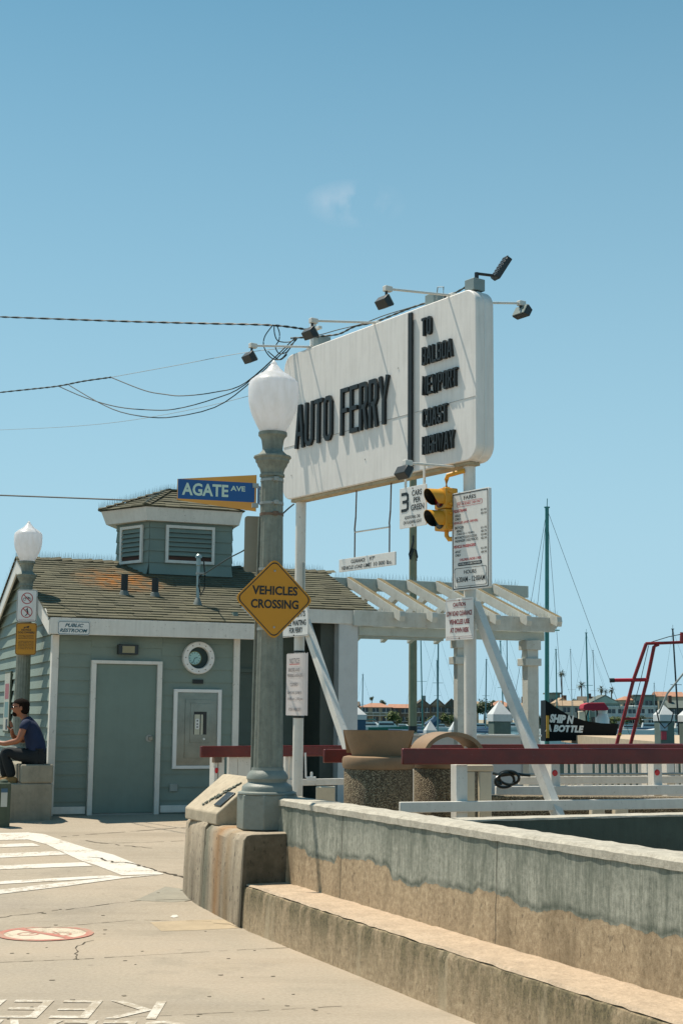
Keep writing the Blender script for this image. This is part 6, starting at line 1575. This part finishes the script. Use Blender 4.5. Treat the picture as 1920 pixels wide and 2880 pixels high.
SB = [(1020, 1897, 1018, 170, 3, MASTM, 'small mast just right of the stucco pillar'), (1182, 1772, 1188, 150, 3.5, GREENM, 'slim green mast left of the blue tarp'),
      (1232, 1775, 1230, 140, 4.5, MASTM, 'stout blue green mast left of the middle pergola post'), (1228, 1857, 1230, 190, 3, MASTM, 'short mast tucked beside the stout blue green mast'),
      (1367, 1854, 1364, 180, 3.6, MASTM, 'mast just right of the right sign post'), (1406, 1802, 1416, 150, 3.8, GREENM, 'dark mast crossing behind the right brace'),
      (1424, 1772, 1427, 170, 3, MASTM, 'pale mast with a radar dome right of the brace'), (1562, 1826, 1566, 150, 3.6, GREENM, 'short dark mast right of the pergola in front of a palm'),
      (1603, 1826, 1609, 200, 2, CABLEL, 'thin grey mast between two palms'), (1647, 1779, 1654, 130, 4.8, pm('teal_mast', '3c7a78', .4), 'tall teal mast beside the second palm'),
      (1666, 1829, 1675, 190, 2.2, CABLEL, 'thin mast right of the teal mast'), (1838, 1921, 1840, 220, 2, CABLEL, 'short thin mast behind the red davit frame'),
      (1890, 1768, 1907, 120, 5, BLACK, 'leaning black mast near the right edge'), (1537, 1425, 1537, 62, 12.5, GREENM, 'tall thick dark green mast behind the right pergola post')]
for a in SB:
    px, py, pxb, Y, w_, m_, lb_ = a
    st = ((-.035, 0), (.05, 0)) if Y > 100 else ((-.028, 0), (-.016, 0), (.013, 0), (.06, 0))
    sailboat(px, py, pxb, Y, w_, m_, lb_, stays=st, hull=Y > 100)
# motor boats moored far across
def motorboat(px, py, w_px, Y, label, hullc, top=None):
    q = onz(px, py, -1.85); Y = q.y; L_ = w_px*Y/4000
    t = thing('motorboat', label, 'motorboat', frame(q.x, Y, -1.85, random.uniform(-.5, .5)), 'boats moored across the channel')
    n = 8; vs_ = []
    for i in range(n+1):
        f = i/n; hw = .16*L_*(1-max(0, f-.5)**2*3.6); x = -L_*.5+L_*f; zd = .09*L_*(1+.55*f**2)
        vs_ += [(x, -hw, zd), (x, -hw*.8, .0), (x, hw*.8, .0), (x, hw, zd)]
    fs = []
    for i in range(n):
        for k in range(4): fs.append((i*4+k, (i+1)*4+k, (i+1)*4+(k+1) % 4, i*4+(k+1) % 4))
    fs += [(3, 2, 1, 0), tuple(n*4+k for k in range(4))]
    MB().add(vs_, fs).build('hull', hullc, t)
    h = .13*L_; z = .1*L_
    MB().add([(-L_*.28, -.1*L_, z), (L_*.2, -.1*L_, z), (L_*.2, .1*L_, z), (-L_*.28, .1*L_, z), (-L_*.25, -.085*L_, z+h), (L_*.06, -.085*L_, z+h), (L_*.06, .085*L_, z+h), (-L_*.25, .085*L_, z+h)],
             [(0, 1, 5, 4), (1, 2, 6, 5), (2, 3, 7, 6), (3, 0, 4, 7), (4, 5, 6, 7)]).build('cabin', BOATW, t)
    MB().box(-L_*.24, L_*.1, -.101*L_, .101*L_, z+h*.35, z+h*.7).build('window_band', GLASSD, t)
    if top: MB().box(-L_*.26, L_*.02, -.1*L_, .1*L_, z+h*1.5, z+h*1.65).build('canopy', top, t)
    return t
TEALC = pm('teal_canvas', '2f7a74', .7); BLUEC = pm('blue_canvas', '28486c', .7)
mbs = [(1050, 2060, 60, BOATW, TEALC, 'white'), (1095, 2062, 70, pm('green_hull', '2b6a5c', .4), None, 'green hulled'), (1138, 2058, 40, BOATW, None, 'white'), (1180, 2060, 46, BOATW, BLUEC, 'blue topped'), (1240, 2061, 50, BOATW, None, 'white'),
       (1300, 2059, 44, BOATW, TEALC, 'teal topped'), (1350, 2062, 58, pm('blue_hull', '1f4f8a', .4), None, 'blue hulled'), (1455, 2061, 60, BOATW, None, 'white'), (1480, 2056, 34, pm('blue_hull', '1f4f8a', .4), BLUEC, 'blue'), (1770, 2062, 46, BOATW, TEALC, 'teal topped'), (1800, 2058, 40, BOATW, None, 'white'),
       (1835, 2064, 66, pm('blue_hull', '1f4f8a', .4), BOATW, 'blue hulled'), (1890, 2060, 60, BOATW, None, 'white'), (1765, 2052, 30, BOATW, None, 'white'), (1925, 2063, 60, BOATW, TEALC, 'teal topped')]
near_ = ['right beside the stucco pillar', 'left of the tan pole', 'partly hidden by the tan pole', 'just right of the tan pole', 'between the tan pole and the middle pergola post', 'just right of the middle pergola post', 'left of the large capped pile', 'right of the large capped pile', 'left of the right pergola post', 'left of the red davit frame', 'inside the red davit frame', 'left of the capped pile with the red notice', 'right of the capped pile with the red notice', 'farthest back near the red davit frame', 'cut by the right edge of the view']
for (px, py, w_, hc_, tp_, cn), nr in zip(mbs, near_): motorboat(px, py-5, w_*1.7, 0, f'{cn} motorboat moored across the water {nr}', hc_, tp_)
tag(MB().tube([at(1200, 2045, 148), at(1222, 2030, 148), at(1230, 2020, 148)], .5, 8).build('furled_sail', pm('blue_sail_cover', '234a63', .7), None), 'dark blue furled sail right of the tan pole', 'sail')

rb = random.Random(12)
for k in range(26):
    px = 1030+k*35+rb.uniform(-8, 8)
    hc_ = BOATW if rb.random() < .8 else TEALC; tp_ = rb.choice([None, None, TEALC, BLUEC, BOATW])
    lmk = min(((1020, 'right of the stucco pillar'), (1075, 'under the long orange roof'), (1110, 'left of the tan pole'), (1160, 'hidden by the tan pole'), (1200, 'over the small pyramid cap'), (1235, 'at the stout blue green mast'), (1275, 'at the middle pergola post'), (1315, 'at the right sign post'), (1350, 'left of the large capped pile'), (1405, 'behind the large capped pile'), (1445, 'right of the large capped pile'), (1475, 'left of the right pergola post'), (1515, 'at the right pergola post'), (1560, 'behind the raised black bow'), (1610, 'behind the black hull'), (1665, 'under the red canopy'), (1710, 'behind the black stern'), (1745, 'left of the davit frame'), (1785, 'between the davit tubes'), (1825, 'left of the pile with the red notice'), (1866, 'behind the pile with the red notice'), (1900, 'near the leaning black mast'), (1935, 'at the right edge')), key=lambda q: abs(q[0]-px))[1]
    cn_ = {id(None): 'open', id(TEALC): 'teal topped', id(BLUEC): 'blue topped', id(BOATW): 'white topped'}[id(tp_)]
    motorboat(px, rb.uniform(2049, 2052), rb.uniform(46, 78), 0, f"{['small', 'smaller', 'low', 'tiny'][k % 4]} {cn_} {'white' if hc_ is BOATW else 'teal'} boat under the houses {lmk}", hc_, tp_)
# black display boat
Y = 58
t = thing('display_boat', 'black boat hull lettered SHIP N BOTTLE with a raised bow beside the pergola', 'boat', (at(1535, 2065, Y).x, Y, .6)); o_ = Vector((at(1535, 2065, Y).x, Y, .6))
sheer = [(1533, 1969), (1545, 1977), (1570, 1994), (1600, 2012), (1643, 2027), (1690, 2034), (1742, 2036), (1736, 2062)]
up = [at(x, y, Y)-o_ for x, y in sheer]; lo = [(1533, 2066), (1736, 2062)]
pts = [(v.x, v.z) for v in up]+[(at(1730, 2080, Y)-o_).xz[:], (at(1533, 2085, Y)-o_).xz[:]]
pts = [(p[0], p[1]) for p in pts]
n = len(pts); vs_ = [(p[0], 0+.25*(p[0]/3.2)**2, p[1]) for p in pts]+[(p[0], 1.4-.25*(p[0]/3.2)**2, p[1]) for p in pts]
MB().add(vs_, [tuple(range(n)), tuple(range(2*n-1, n-1, -1))]+[(i, i+n, (i+1) % n+n, (i+1) % n) for i in range(n)]).build('hull', HULLBLK, t, smooth=False)
mb = MB()
def P2(px, py): v = at(px, py, Y)-o_; return v.x, v.z
Rt = Matrix.Rotation(radians(3.5), 4, 'Y')
x0, z1_ = P2(1543, 2011); x1, z0_ = P2(1612, 2036); Mt = Matrix.Translation((x0, 0, z0_)) @ Rt
text(mb, 'SHIP N', 0, x1-x0, 0.05, z1_-z0_+.05, -.012, .06, .2, M=Mt)
x0, z1_ = P2(1543, 2039); x1, z0_ = P2(1640, 2060); Mt = Matrix.Translation((x0, 0, z0_)) @ Matrix.Rotation(radians(1.5), 4, 'Y')
text(mb, 'A BOTTLE', -.18, x1-x0, 0.02, z1_-z0_+.02, -.012, .06, .2, M=Mt)
mb.add([(q[0], q[1], q[2]) for q in ()], []); mb.build('lettering', WHITE_CLEAN, t, smooth=False)
MB().box(P2(1534, 2000)[0], P2(1541, 2000)[0], -.12, -.02, P2(0, 2062)[1], P2(0, 1999)[1]).build('yellow_fender', pm('fender_yellow', 'c8922e', .5), t)
tag(MB().box(at(1525, 2065, Y).x, at(1760, 2065, Y).x, Y-.5, Y+4, -2.5, .6).build('boat_landing', CONC, None), 'concrete landing under the black lettered boat', 'landing')
# boat with red bimini behind
Y = 95; c = at(1670, 2030, Y)
t = thing('bimini_boat', 'small motorboat with a red canvas top seen over the black boat', 'motorboat', (c.x, Y, -1.85)); o_ = Vector((c.x, Y, -1.85))
q0 = at(1633, 2000, Y)-o_; q1 = at(1705, 2000, Y)-o_; zt = (at(1670, 1977, Y)-o_).z; zb = (at(1670, 1998, Y)-o_).z
MB().prism([(q0.x, zb+.1), (q0.x+.05, zt-.12), (q0.x+.35, zt), (q1.x-.3, zt+.02), (q1.x, zb+.12), (q1.x-.1, zb), (q0.x+.08, zb)], -.8, .8, 'y').build('bimini', pm('red_canvas', 'a3142e', .7), t, bevel=.04)
for px, bx_ in ((1640, 1645), (1655, 1640), (1677, 1680), (1620, 1626)):
    a = at(px, 1992, Y)-o_; b_ = at(bx_, 2040, Y)-o_; MB().tube([a, b_, b_+Vector((0, 0, -1))], .045, 6).build('frame_tube', BLACK, t)
a = at(1628, 2000, Y)-o_; MB().box(a.x-.1, a.x+.35, -.3, .3, (at(0, 2035, Y)-o_).z-1.4, a.z).build('console', CREAM, t, bevel=.05)
a = at(1693, 2020, Y)-o_; MB().lathe([(.42, .0), (.45, .5), (.28, .85), (.36, 1.15), (.2, 1.35)], 14, (a.x, 0), M=Matrix.Translation((0, 0, a.z-.55))).build('engine_cover', BOATW, t)
MB().add([(-3.5, -1.1, 2.9), (3.6, -1.0, 2.9), (4.6, 0, 3.1), (3.6, 1, 2.9), (-3.5, 1.1, 2.9), (-3.3, -.9, 0), (3.2, -.8, 0), (3.9, 0, 0), (3.2, .8, 0), (-3.3, .9, 0)],
         [(0, 1, 2, 3, 4), (0, 5, 6, 1), (1, 6, 7, 2), (2, 7, 8, 3), (3, 8, 9, 4), (4, 9, 5, 0)]).build('hull', BOATW, t)
# red davit frame
Y = 33
def cB(x, y, dY=0): return at(x/3.136+1420, y/3.136+1750, Y+dY)
o_ = cB(1060, 1060); t = thing('davit_frame', 'red steel tube davit frame rising at the right edge above the rails', 'davit', o_)
def rt(pts, r_, nm='tube', m_=REDTUBE): return MB().tube([cB(*p)-o_ for p in pts], r_, 10).build(nm, m_, t)
rt([(975, 1100), (990, 1040), (1040, 850), (1130, 505), (1240, 190)], .042); rt([(1098, 1100), (1112, 1040), (1160, 850), (1250, 505), (1310, 215), (1350, 195)], .042)
rt([(1236, 188), (1400, 183), (1568, 176), (1720, 170)], .036); rt([(955, 512), (1120, 510), (1262, 506)], .044, 'cross_tube', pm('bright_red_sleeve', 'b01424', .4)); rt([(920, 513), (960, 512)], .052, 'rubber_grip', BLACK)
rt([(1040, 851), (1165, 850)], .028, 'rung'); rt([(1300, 225), (1352, 188)], .03, 'gusset')
rt([(1004, 995), (1009, 975)], .046, 'yellow_band', YELLOW)
rt([(1558, 175), (1562, 90)], .06, 'upright'); rt([(1262, 205), (1190, 520), (1125, 760)], .008, 'cable', CABLE)
rt([(1285, 175), (1440, 128), (1600, 95)], .01, 'wire', CABLE)
MB().box(-1.0, 3, -.2, .6, -3.2, -.15).build('footing', CONC, t)

# ================================================================== FAR SHORE
ROOFO = pm('orange_tile', 'a57a62', .9, var=.15, vs=1); ROOFG = pm('grey_shingle_roof', '5f6862', .9, var=.12, vs=1); ROOFB = pm('brown_shingle_roof', '5a5348', .9, var=.15, vs=1); ROOFT = pm('tan_roof', 'a08a70', .9, var=.12, vs=1)
WCOL = {k: pm('wall_'+k, c, .8, var=.08, vs=.5) for k, c in dict(beige='8d8470', brown='5e5648', white='b9c0bc', teal='6f8a84', grey='8a928c', dark='3e463f', cream='b0a68f').items()}
def house(px0, px1, ytop, yeave, Y, wall, roof, kind, label, storeys=2, rot=0, chim=None, balcony=False, ybase=2054):
    a = at((px0+px1)/2, yeave, Y); w_ = at(px1, yeave, Y).x-at(px0, yeave, Y).x; hE = a.z+.4; hT = at((px0+px1)/2, ytop, Y).z+.4
    t = thing('house', label, 'house', frame(a.x, Y, -.4, rot), 'houses along the far shore'); d = max(8, w_*.7)
    MB().box(-w_/2, w_/2, 0, d, 0, hE).build('wall', WCOL[wall], t)
    e = .5
    mb = MB()
    if kind == 'hip':
        r_ = min(w_, d)/2*.8
        mb.add([(-w_/2-e, -e, hE-.1), (w_/2+e, -e, hE-.1), (w_/2+e, d+e, hE-.1), (-w_/2-e, d+e, hE-.1), (-w_/2+r_, d/2, hT), (w_/2-r_, d/2, hT)], [(0, 1, 5, 4), (1, 2, 5), (2, 3, 4, 5), (3, 0, 4), (3, 2, 1, 0)])
    elif kind == 'gable':      # gable end faces the camera
        mb.prism([(-w_/2-e, hE-.2), (w_/2+e, hE-.2), (0, hT)], -e, d+e, 'y')
        MB().prism([(-w_/2+.3, hE-.1), (w_/2-.3, hE-.1), (0, hT-.5)], -e-.02, -e-.005, 'y').build('gable_face', WCOL[wall], t)
    elif kind == 'side':
        mb.prism([(-e, hE-.1), (d+e, hE-.1), (d/2, hT)], -w_/2-e, w_/2+e, 'x')
    else:
        mb.box(-w_/2-e, w_/2+e, -e, d+e, hE, hT)
    mb.build('roof', roof, t, smooth=False)
    rnd = random.Random(int(px0)); n_ = max(2, int(w_/2.6))
    for s_ in range(storeys):
        z0 = .9+s_*hE/storeys; hh = hE/storeys*.5
        for k in range(n_):
            if rnd.random() < .12: continue
            xc = -w_/2+w_*(k+.5)/n_; ww = w_/n_*rnd.uniform(.5, .75)
            wn_ = MB().box(xc-ww/2, xc+ww/2, -.06, .02, z0, z0+hh).build('window', GLASSD, t)
            MB().box(xc-ww/2-.1, xc+ww/2+.1, -.09, -.061, z0-.14, z0-.02).box(xc-.05, xc+.05, -.09, -.061, z0-.019, z0+hh).build('window_frame', BOATW, wn_)
    if balcony:
        z = hE/2
        MB().box(-w_/2, w_/2, -1.6, 0, z-.15, z+.05).build('balcony', WCOL['white'], t)
        MB().box(-w_/2, w_/2, -1.6, -1.55, z+.9, z+1.0).build('balcony_rail', WCOL['white'], t)
        for k in range(int(w_/2)+1): MB().box(-w_/2+k*2, -w_/2+k*2+.1, -1.6, -1.5, 0, z+.9).build('balcony_post', WCOL['white'], t)
    if chim:
        cx0, cx1, cy = chim; x0 = at(cx0, cy, Y).x-a.x; x1 = at(cx1, cy, Y).x-a.x; zt = at(cx0, cy, Y).z+.4
        MB().box(x0, x1, d*.3, d*.3+1.2, hE*.5, zt).build('chimney', pm('brick_chimney', '5b463c', .9) if cy < 1970 and cx0 > 1400 else WCOL['grey'], t)
    return t
H = [(1000, 1030, 1985, 1995, 442, 'teal', ROOFG, 'flat', 'greenish flat roofed house right beside the stucco pillar'),
     (1012, 1100, 1977, 1988, 436, 'beige', ROOFO, 'hip', 'beige house with a long orange tile roof left of the tan pole'),
     (1095, 1152, 1980, 1990, 440, 'brown', ROOFO, 'side', 'brown house with an orange roof passing behind the tan pole'),
     (1165, 1212, 1966, 1986, 438, 'brown', ROOFB, 'gable', 'brown gabled house with a tall grey chimney right of the tan pole'),
     (1208, 1250, 1963, 1984, 441, 'beige', ROOFB, 'gable', 'gabled shingle house left of the middle pergola post'),
     (1246, 1292, 1964, 1988, 438, 'dark', ROOFB, 'gable', 'dark gabled house behind the middle pergola post'),
     (1292, 1345, 1972, 1990, 444, 'cream', ROOFT, 'side', 'cream house behind the right sign post'),
     (1380, 1440, 1970, 1986, 446, 'beige', ROOFO, 'hip', 'house with a tiled roof behind the large capped pile'),
     (1458, 1500, 1971, 1986, 436, 'dark', ROOFT, 'hip', 'dark house with a tan hip roof and white balcony left of the right pergola post'),
     (1538, 1574, 1948, 1952, 452, 'teal', ROOFG, 'flat', 'tall glassy house just right of the pergola'),
     (1560, 1600, 1962, 1976, 446, 'cream', ROOFT, 'gable', 'cream gabled house under the first palm'),
     (1576, 1640, 1970, 1984, 438, 'grey', ROOFT, 'side', 'grey house with a pinkish roof behind the black boat'),
     (1630, 1668, 1958, 1972, 448, 'white', ROOFB, 'side', 'white house with a red brick chimney under the second palm'),
     (1656, 1744, 1954, 1977, 442, 'teal', ROOFG, 'gable', 'teal house with a big grey gable roof behind the red canopy'),
     (1704, 1790, 1986, 1990, 433, 'white', WCOL['white'], 'flat', 'white framed glass house behind the red davit frame'),
     (1748, 1786, 1958, 1968, 450, 'cream', ROOFO, 'hip', 'house with a small orange roof seen through the davit frame'),
     (1783, 1862, 1954, 1958, 448, 'teal', ROOFG, 'flat', 'pale blue flat roofed block right of the davit frame'),
     (1788, 1842, 1984, 1989, 434, 'white', WCOL['white'], 'flat', 'low white house with a long balcony left of the capped pile'),
     (1850, 1922, 1945, 1958, 446, 'cream', ROOFO, 'side', 'house with the brightest orange roof near the right edge'),
     (1880, 1960, 1970, 1990, 436, 'dark', ROOFG, 'side', 'dark grey roofed house at the right edge'),
     (890, 1005, 1972, 1986, 446, 'beige', ROOFB, 'side', 'house hidden behind the stucco pillar'), (1920, 2010, 1960, 1975, 446, 'beige', ROOFT, 'hip', 'house just outside the right edge')]
CH = {1165: (1187, 1199, 1956), 1458: (1467, 1480, 1959), 1560: (1588, 1597, 1955), 1630: (1652, 1663, 1950), 1783: (1840, 1850, 1948), 1880: (1884, 1893, 1956)}
for h_ in H: house(*h_[:9], chim=CH.get(h_[0]), balcony=h_[0] in (1012, 1458, 1704, 1788, 1783), rot=random.Random(h_[0]).uniform(-.08, .08))
# trees and palms on the far shore
def leaf_cloud(mb, c, rad, n, size, seed, tmin=.6):
    rnd = random.Random(seed); lob = [(Vector((rnd.uniform(-.6, .6)*rad[0], rnd.uniform(-.6, .6)*rad[1], rnd.uniform(-.5, .65)*rad[2])), rnd.uniform(.35, .6)) for _ in range(9)]
    for _ in range(n):
        lc, lr = rnd.choice(lob); d = Vector((rnd.gauss(0, 1), rnd.gauss(0, 1), rnd.gauss(0, 1))).normalized()*(rnd.random()**.4)
        p = Vector(c)+lc+Vector((d.x*rad[0]*lr, d.y*rad[1]*lr, d.z*rad[2]*lr))
        u_ = Vector((rnd.gauss(0, 1), rnd.gauss(0, 1), rnd.gauss(0, 1))).normalized(); v_ = u_.orthogonal().normalized(); s_ = size*rnd.uniform(.6, 1.3)
        mb.quad(p-u_*s_, p+v_*s_*.6, p+u_*s_, p-v_*s_*.6, tint=rnd.uniform(tmin, 1.35))
def far_tree(px, py, wpx, hpx, Y, label, mat=LEAF, name='tree', cat='tree', seed=1):
    c = at(px, py, Y); w_ = wpx*Y/4000/2; h_ = hpx*Y/4000/2
    t = thing(name, label, cat, (c.x, Y, -.4)); mb = MB(); leaf_cloud(mb, (0, 0, c.z+.4), (w_, w_*.8, h_), 700, w_*.13, seed)
    mb.build('crown', mat, t, smooth=False); MB().tube([(0, 0, 0), (.1, 0, (c.z+.4)*.6), (0, 0, c.z+.4)], .22, 7, r2=.08).build('trunk', pm('bark', '4b4034', .9), t)
far_tree(1360, 1994, 66, 66, 430, 'dark round tree between the right sign post and the large capped pile', seed=2)
for px, py, w_, h_, lb_ in ((1103, 2020, 44, 38, 'yellow green bush left of the tan pole'), (1214, 2024, 36, 34, 'light bush right of the tan pole'), (1258, 2022, 40, 34, 'light bush left of the middle pergola post'), (1494, 2022, 20, 30, 'small green bush left of the right pergola post'), (1045, 1966, 14, 14, 'little dark treetop over the orange roof'), (1450, 1972, 24, 26, 'small tree beside the brick chimney')):
    far_tree(px, py, w_, h_, 425.5 if py > 2000 else 460, lb_, LEAFB if py > 2000 else LEAF, 'bush' if py > 2000 else 'tree', 'bush' if py > 2000 else 'tree', seed=int(px))
rt_ = random.Random(77)
for k, px in enumerate([1018, 1076, 1122, 1150, 1232, 1300, 1320, 1388, 1420, 1512, 1560, 1612, 1650, 1728, 1762, 1806, 1872, 1906]):
    hi = rt_.random() < .45
    far_tree(px, 1978 if hi else 2026, rt_.uniform(18, 34), rt_.uniform(16, 26) if hi else rt_.uniform(22, 32), 470 if hi else 427, ('dark treetop over the roofs ' if hi else 'green garden tree before the far houses ')+['right beside the stucco pillar', 'left part of the orange tile roof', 'just left of the tan pole', 'behind the tan pole', 'under the stout blue green mast', 'behind the middle pergola post', 'behind the right sign post', 'left edge of the large capped pile', 'right edge of the large capped pile', 'behind the right pergola post', 'behind the bow of the black boat', 'over the black boat', 'under the second palm', 'by the davit frame', 'seen through the davit frame', 'right of the davit frame', 'behind the capped pile with the red notice', 'by the right edge'][k], LEAF if hi or rt_.random() < .5 else LEAFB, seed=200+k)
def palm(px, py, yb, rpx, Y, label, seed):
    c = at(px, py, Y); b_ = at(px, yb, Y); t = thing('palm_tree', label, 'palm tree', (c.x, Y, -.4)); o_ = Vector((c.x, Y, -.4)); R_ = rpx*Y/4000; rnd = random.Random(seed)
    MB().tube([(rnd.uniform(-.5, .5), 0, 0), (0, 0, (c.z+.4)*.5), (0, 0, c.z+.4)], .27, 8, r2=.2).build('trunk', pm('bark', '4b4034', .9), t)
    mb = MB()
    for k in range(34):
        a = rnd.uniform(0, 2*pi); el = rnd.uniform(-.7, 1.3); L_ = R_*rnd.uniform(.85, 1.1); h = Vector((cos(a), sin(a), 0)); p = Vector((0, 0, c.z+.4)); d = h*cos(el)+Vector((0, 0, sin(el))); pts = [p]
        for i in range(5): pts.append(pts[-1]+d*L_/5); d = (d+Vector((0, 0, -.28))).normalized()
        sd = h.cross(Vector((0, 0, 1)))
        for i in range(1, 5):
            for sg in (-1, 1):
                for j in range(3):
                    q = pts[i]+(pts[i+1]-pts[i])*j/3; tip = q+(sd*sg*.75+(pts[i+1]-pts[i]).normalized()*.5+Vector((0, 0, -.25)))*L_*.26*(1-.12*i)
                    w2 = (pts[i+1]-pts[i]).normalized()*L_*.035
                    mb.quad(q-w2, q+w2, tip, tint=rnd.uniform(.6, 1.3))
    mb.build('fronds', PALML, t, smooth=False)
palm(1578, 1893, 1958, 15, 470, 'tallest thin palm just right of the pergola', 1)
palm(1634, 1929, 1958, 17, 460, 'stout palm beside the teal mast', 2)
palm(1689, 1938, 1960, 14, 465, 'left palm of the close pair', 3)
palm(1718, 1940, 1960, 13, 475, 'right palm of the close pair', 4)
palm(1702, 1944, 1960, 10, 480, 'small palm between the close pair', 5)
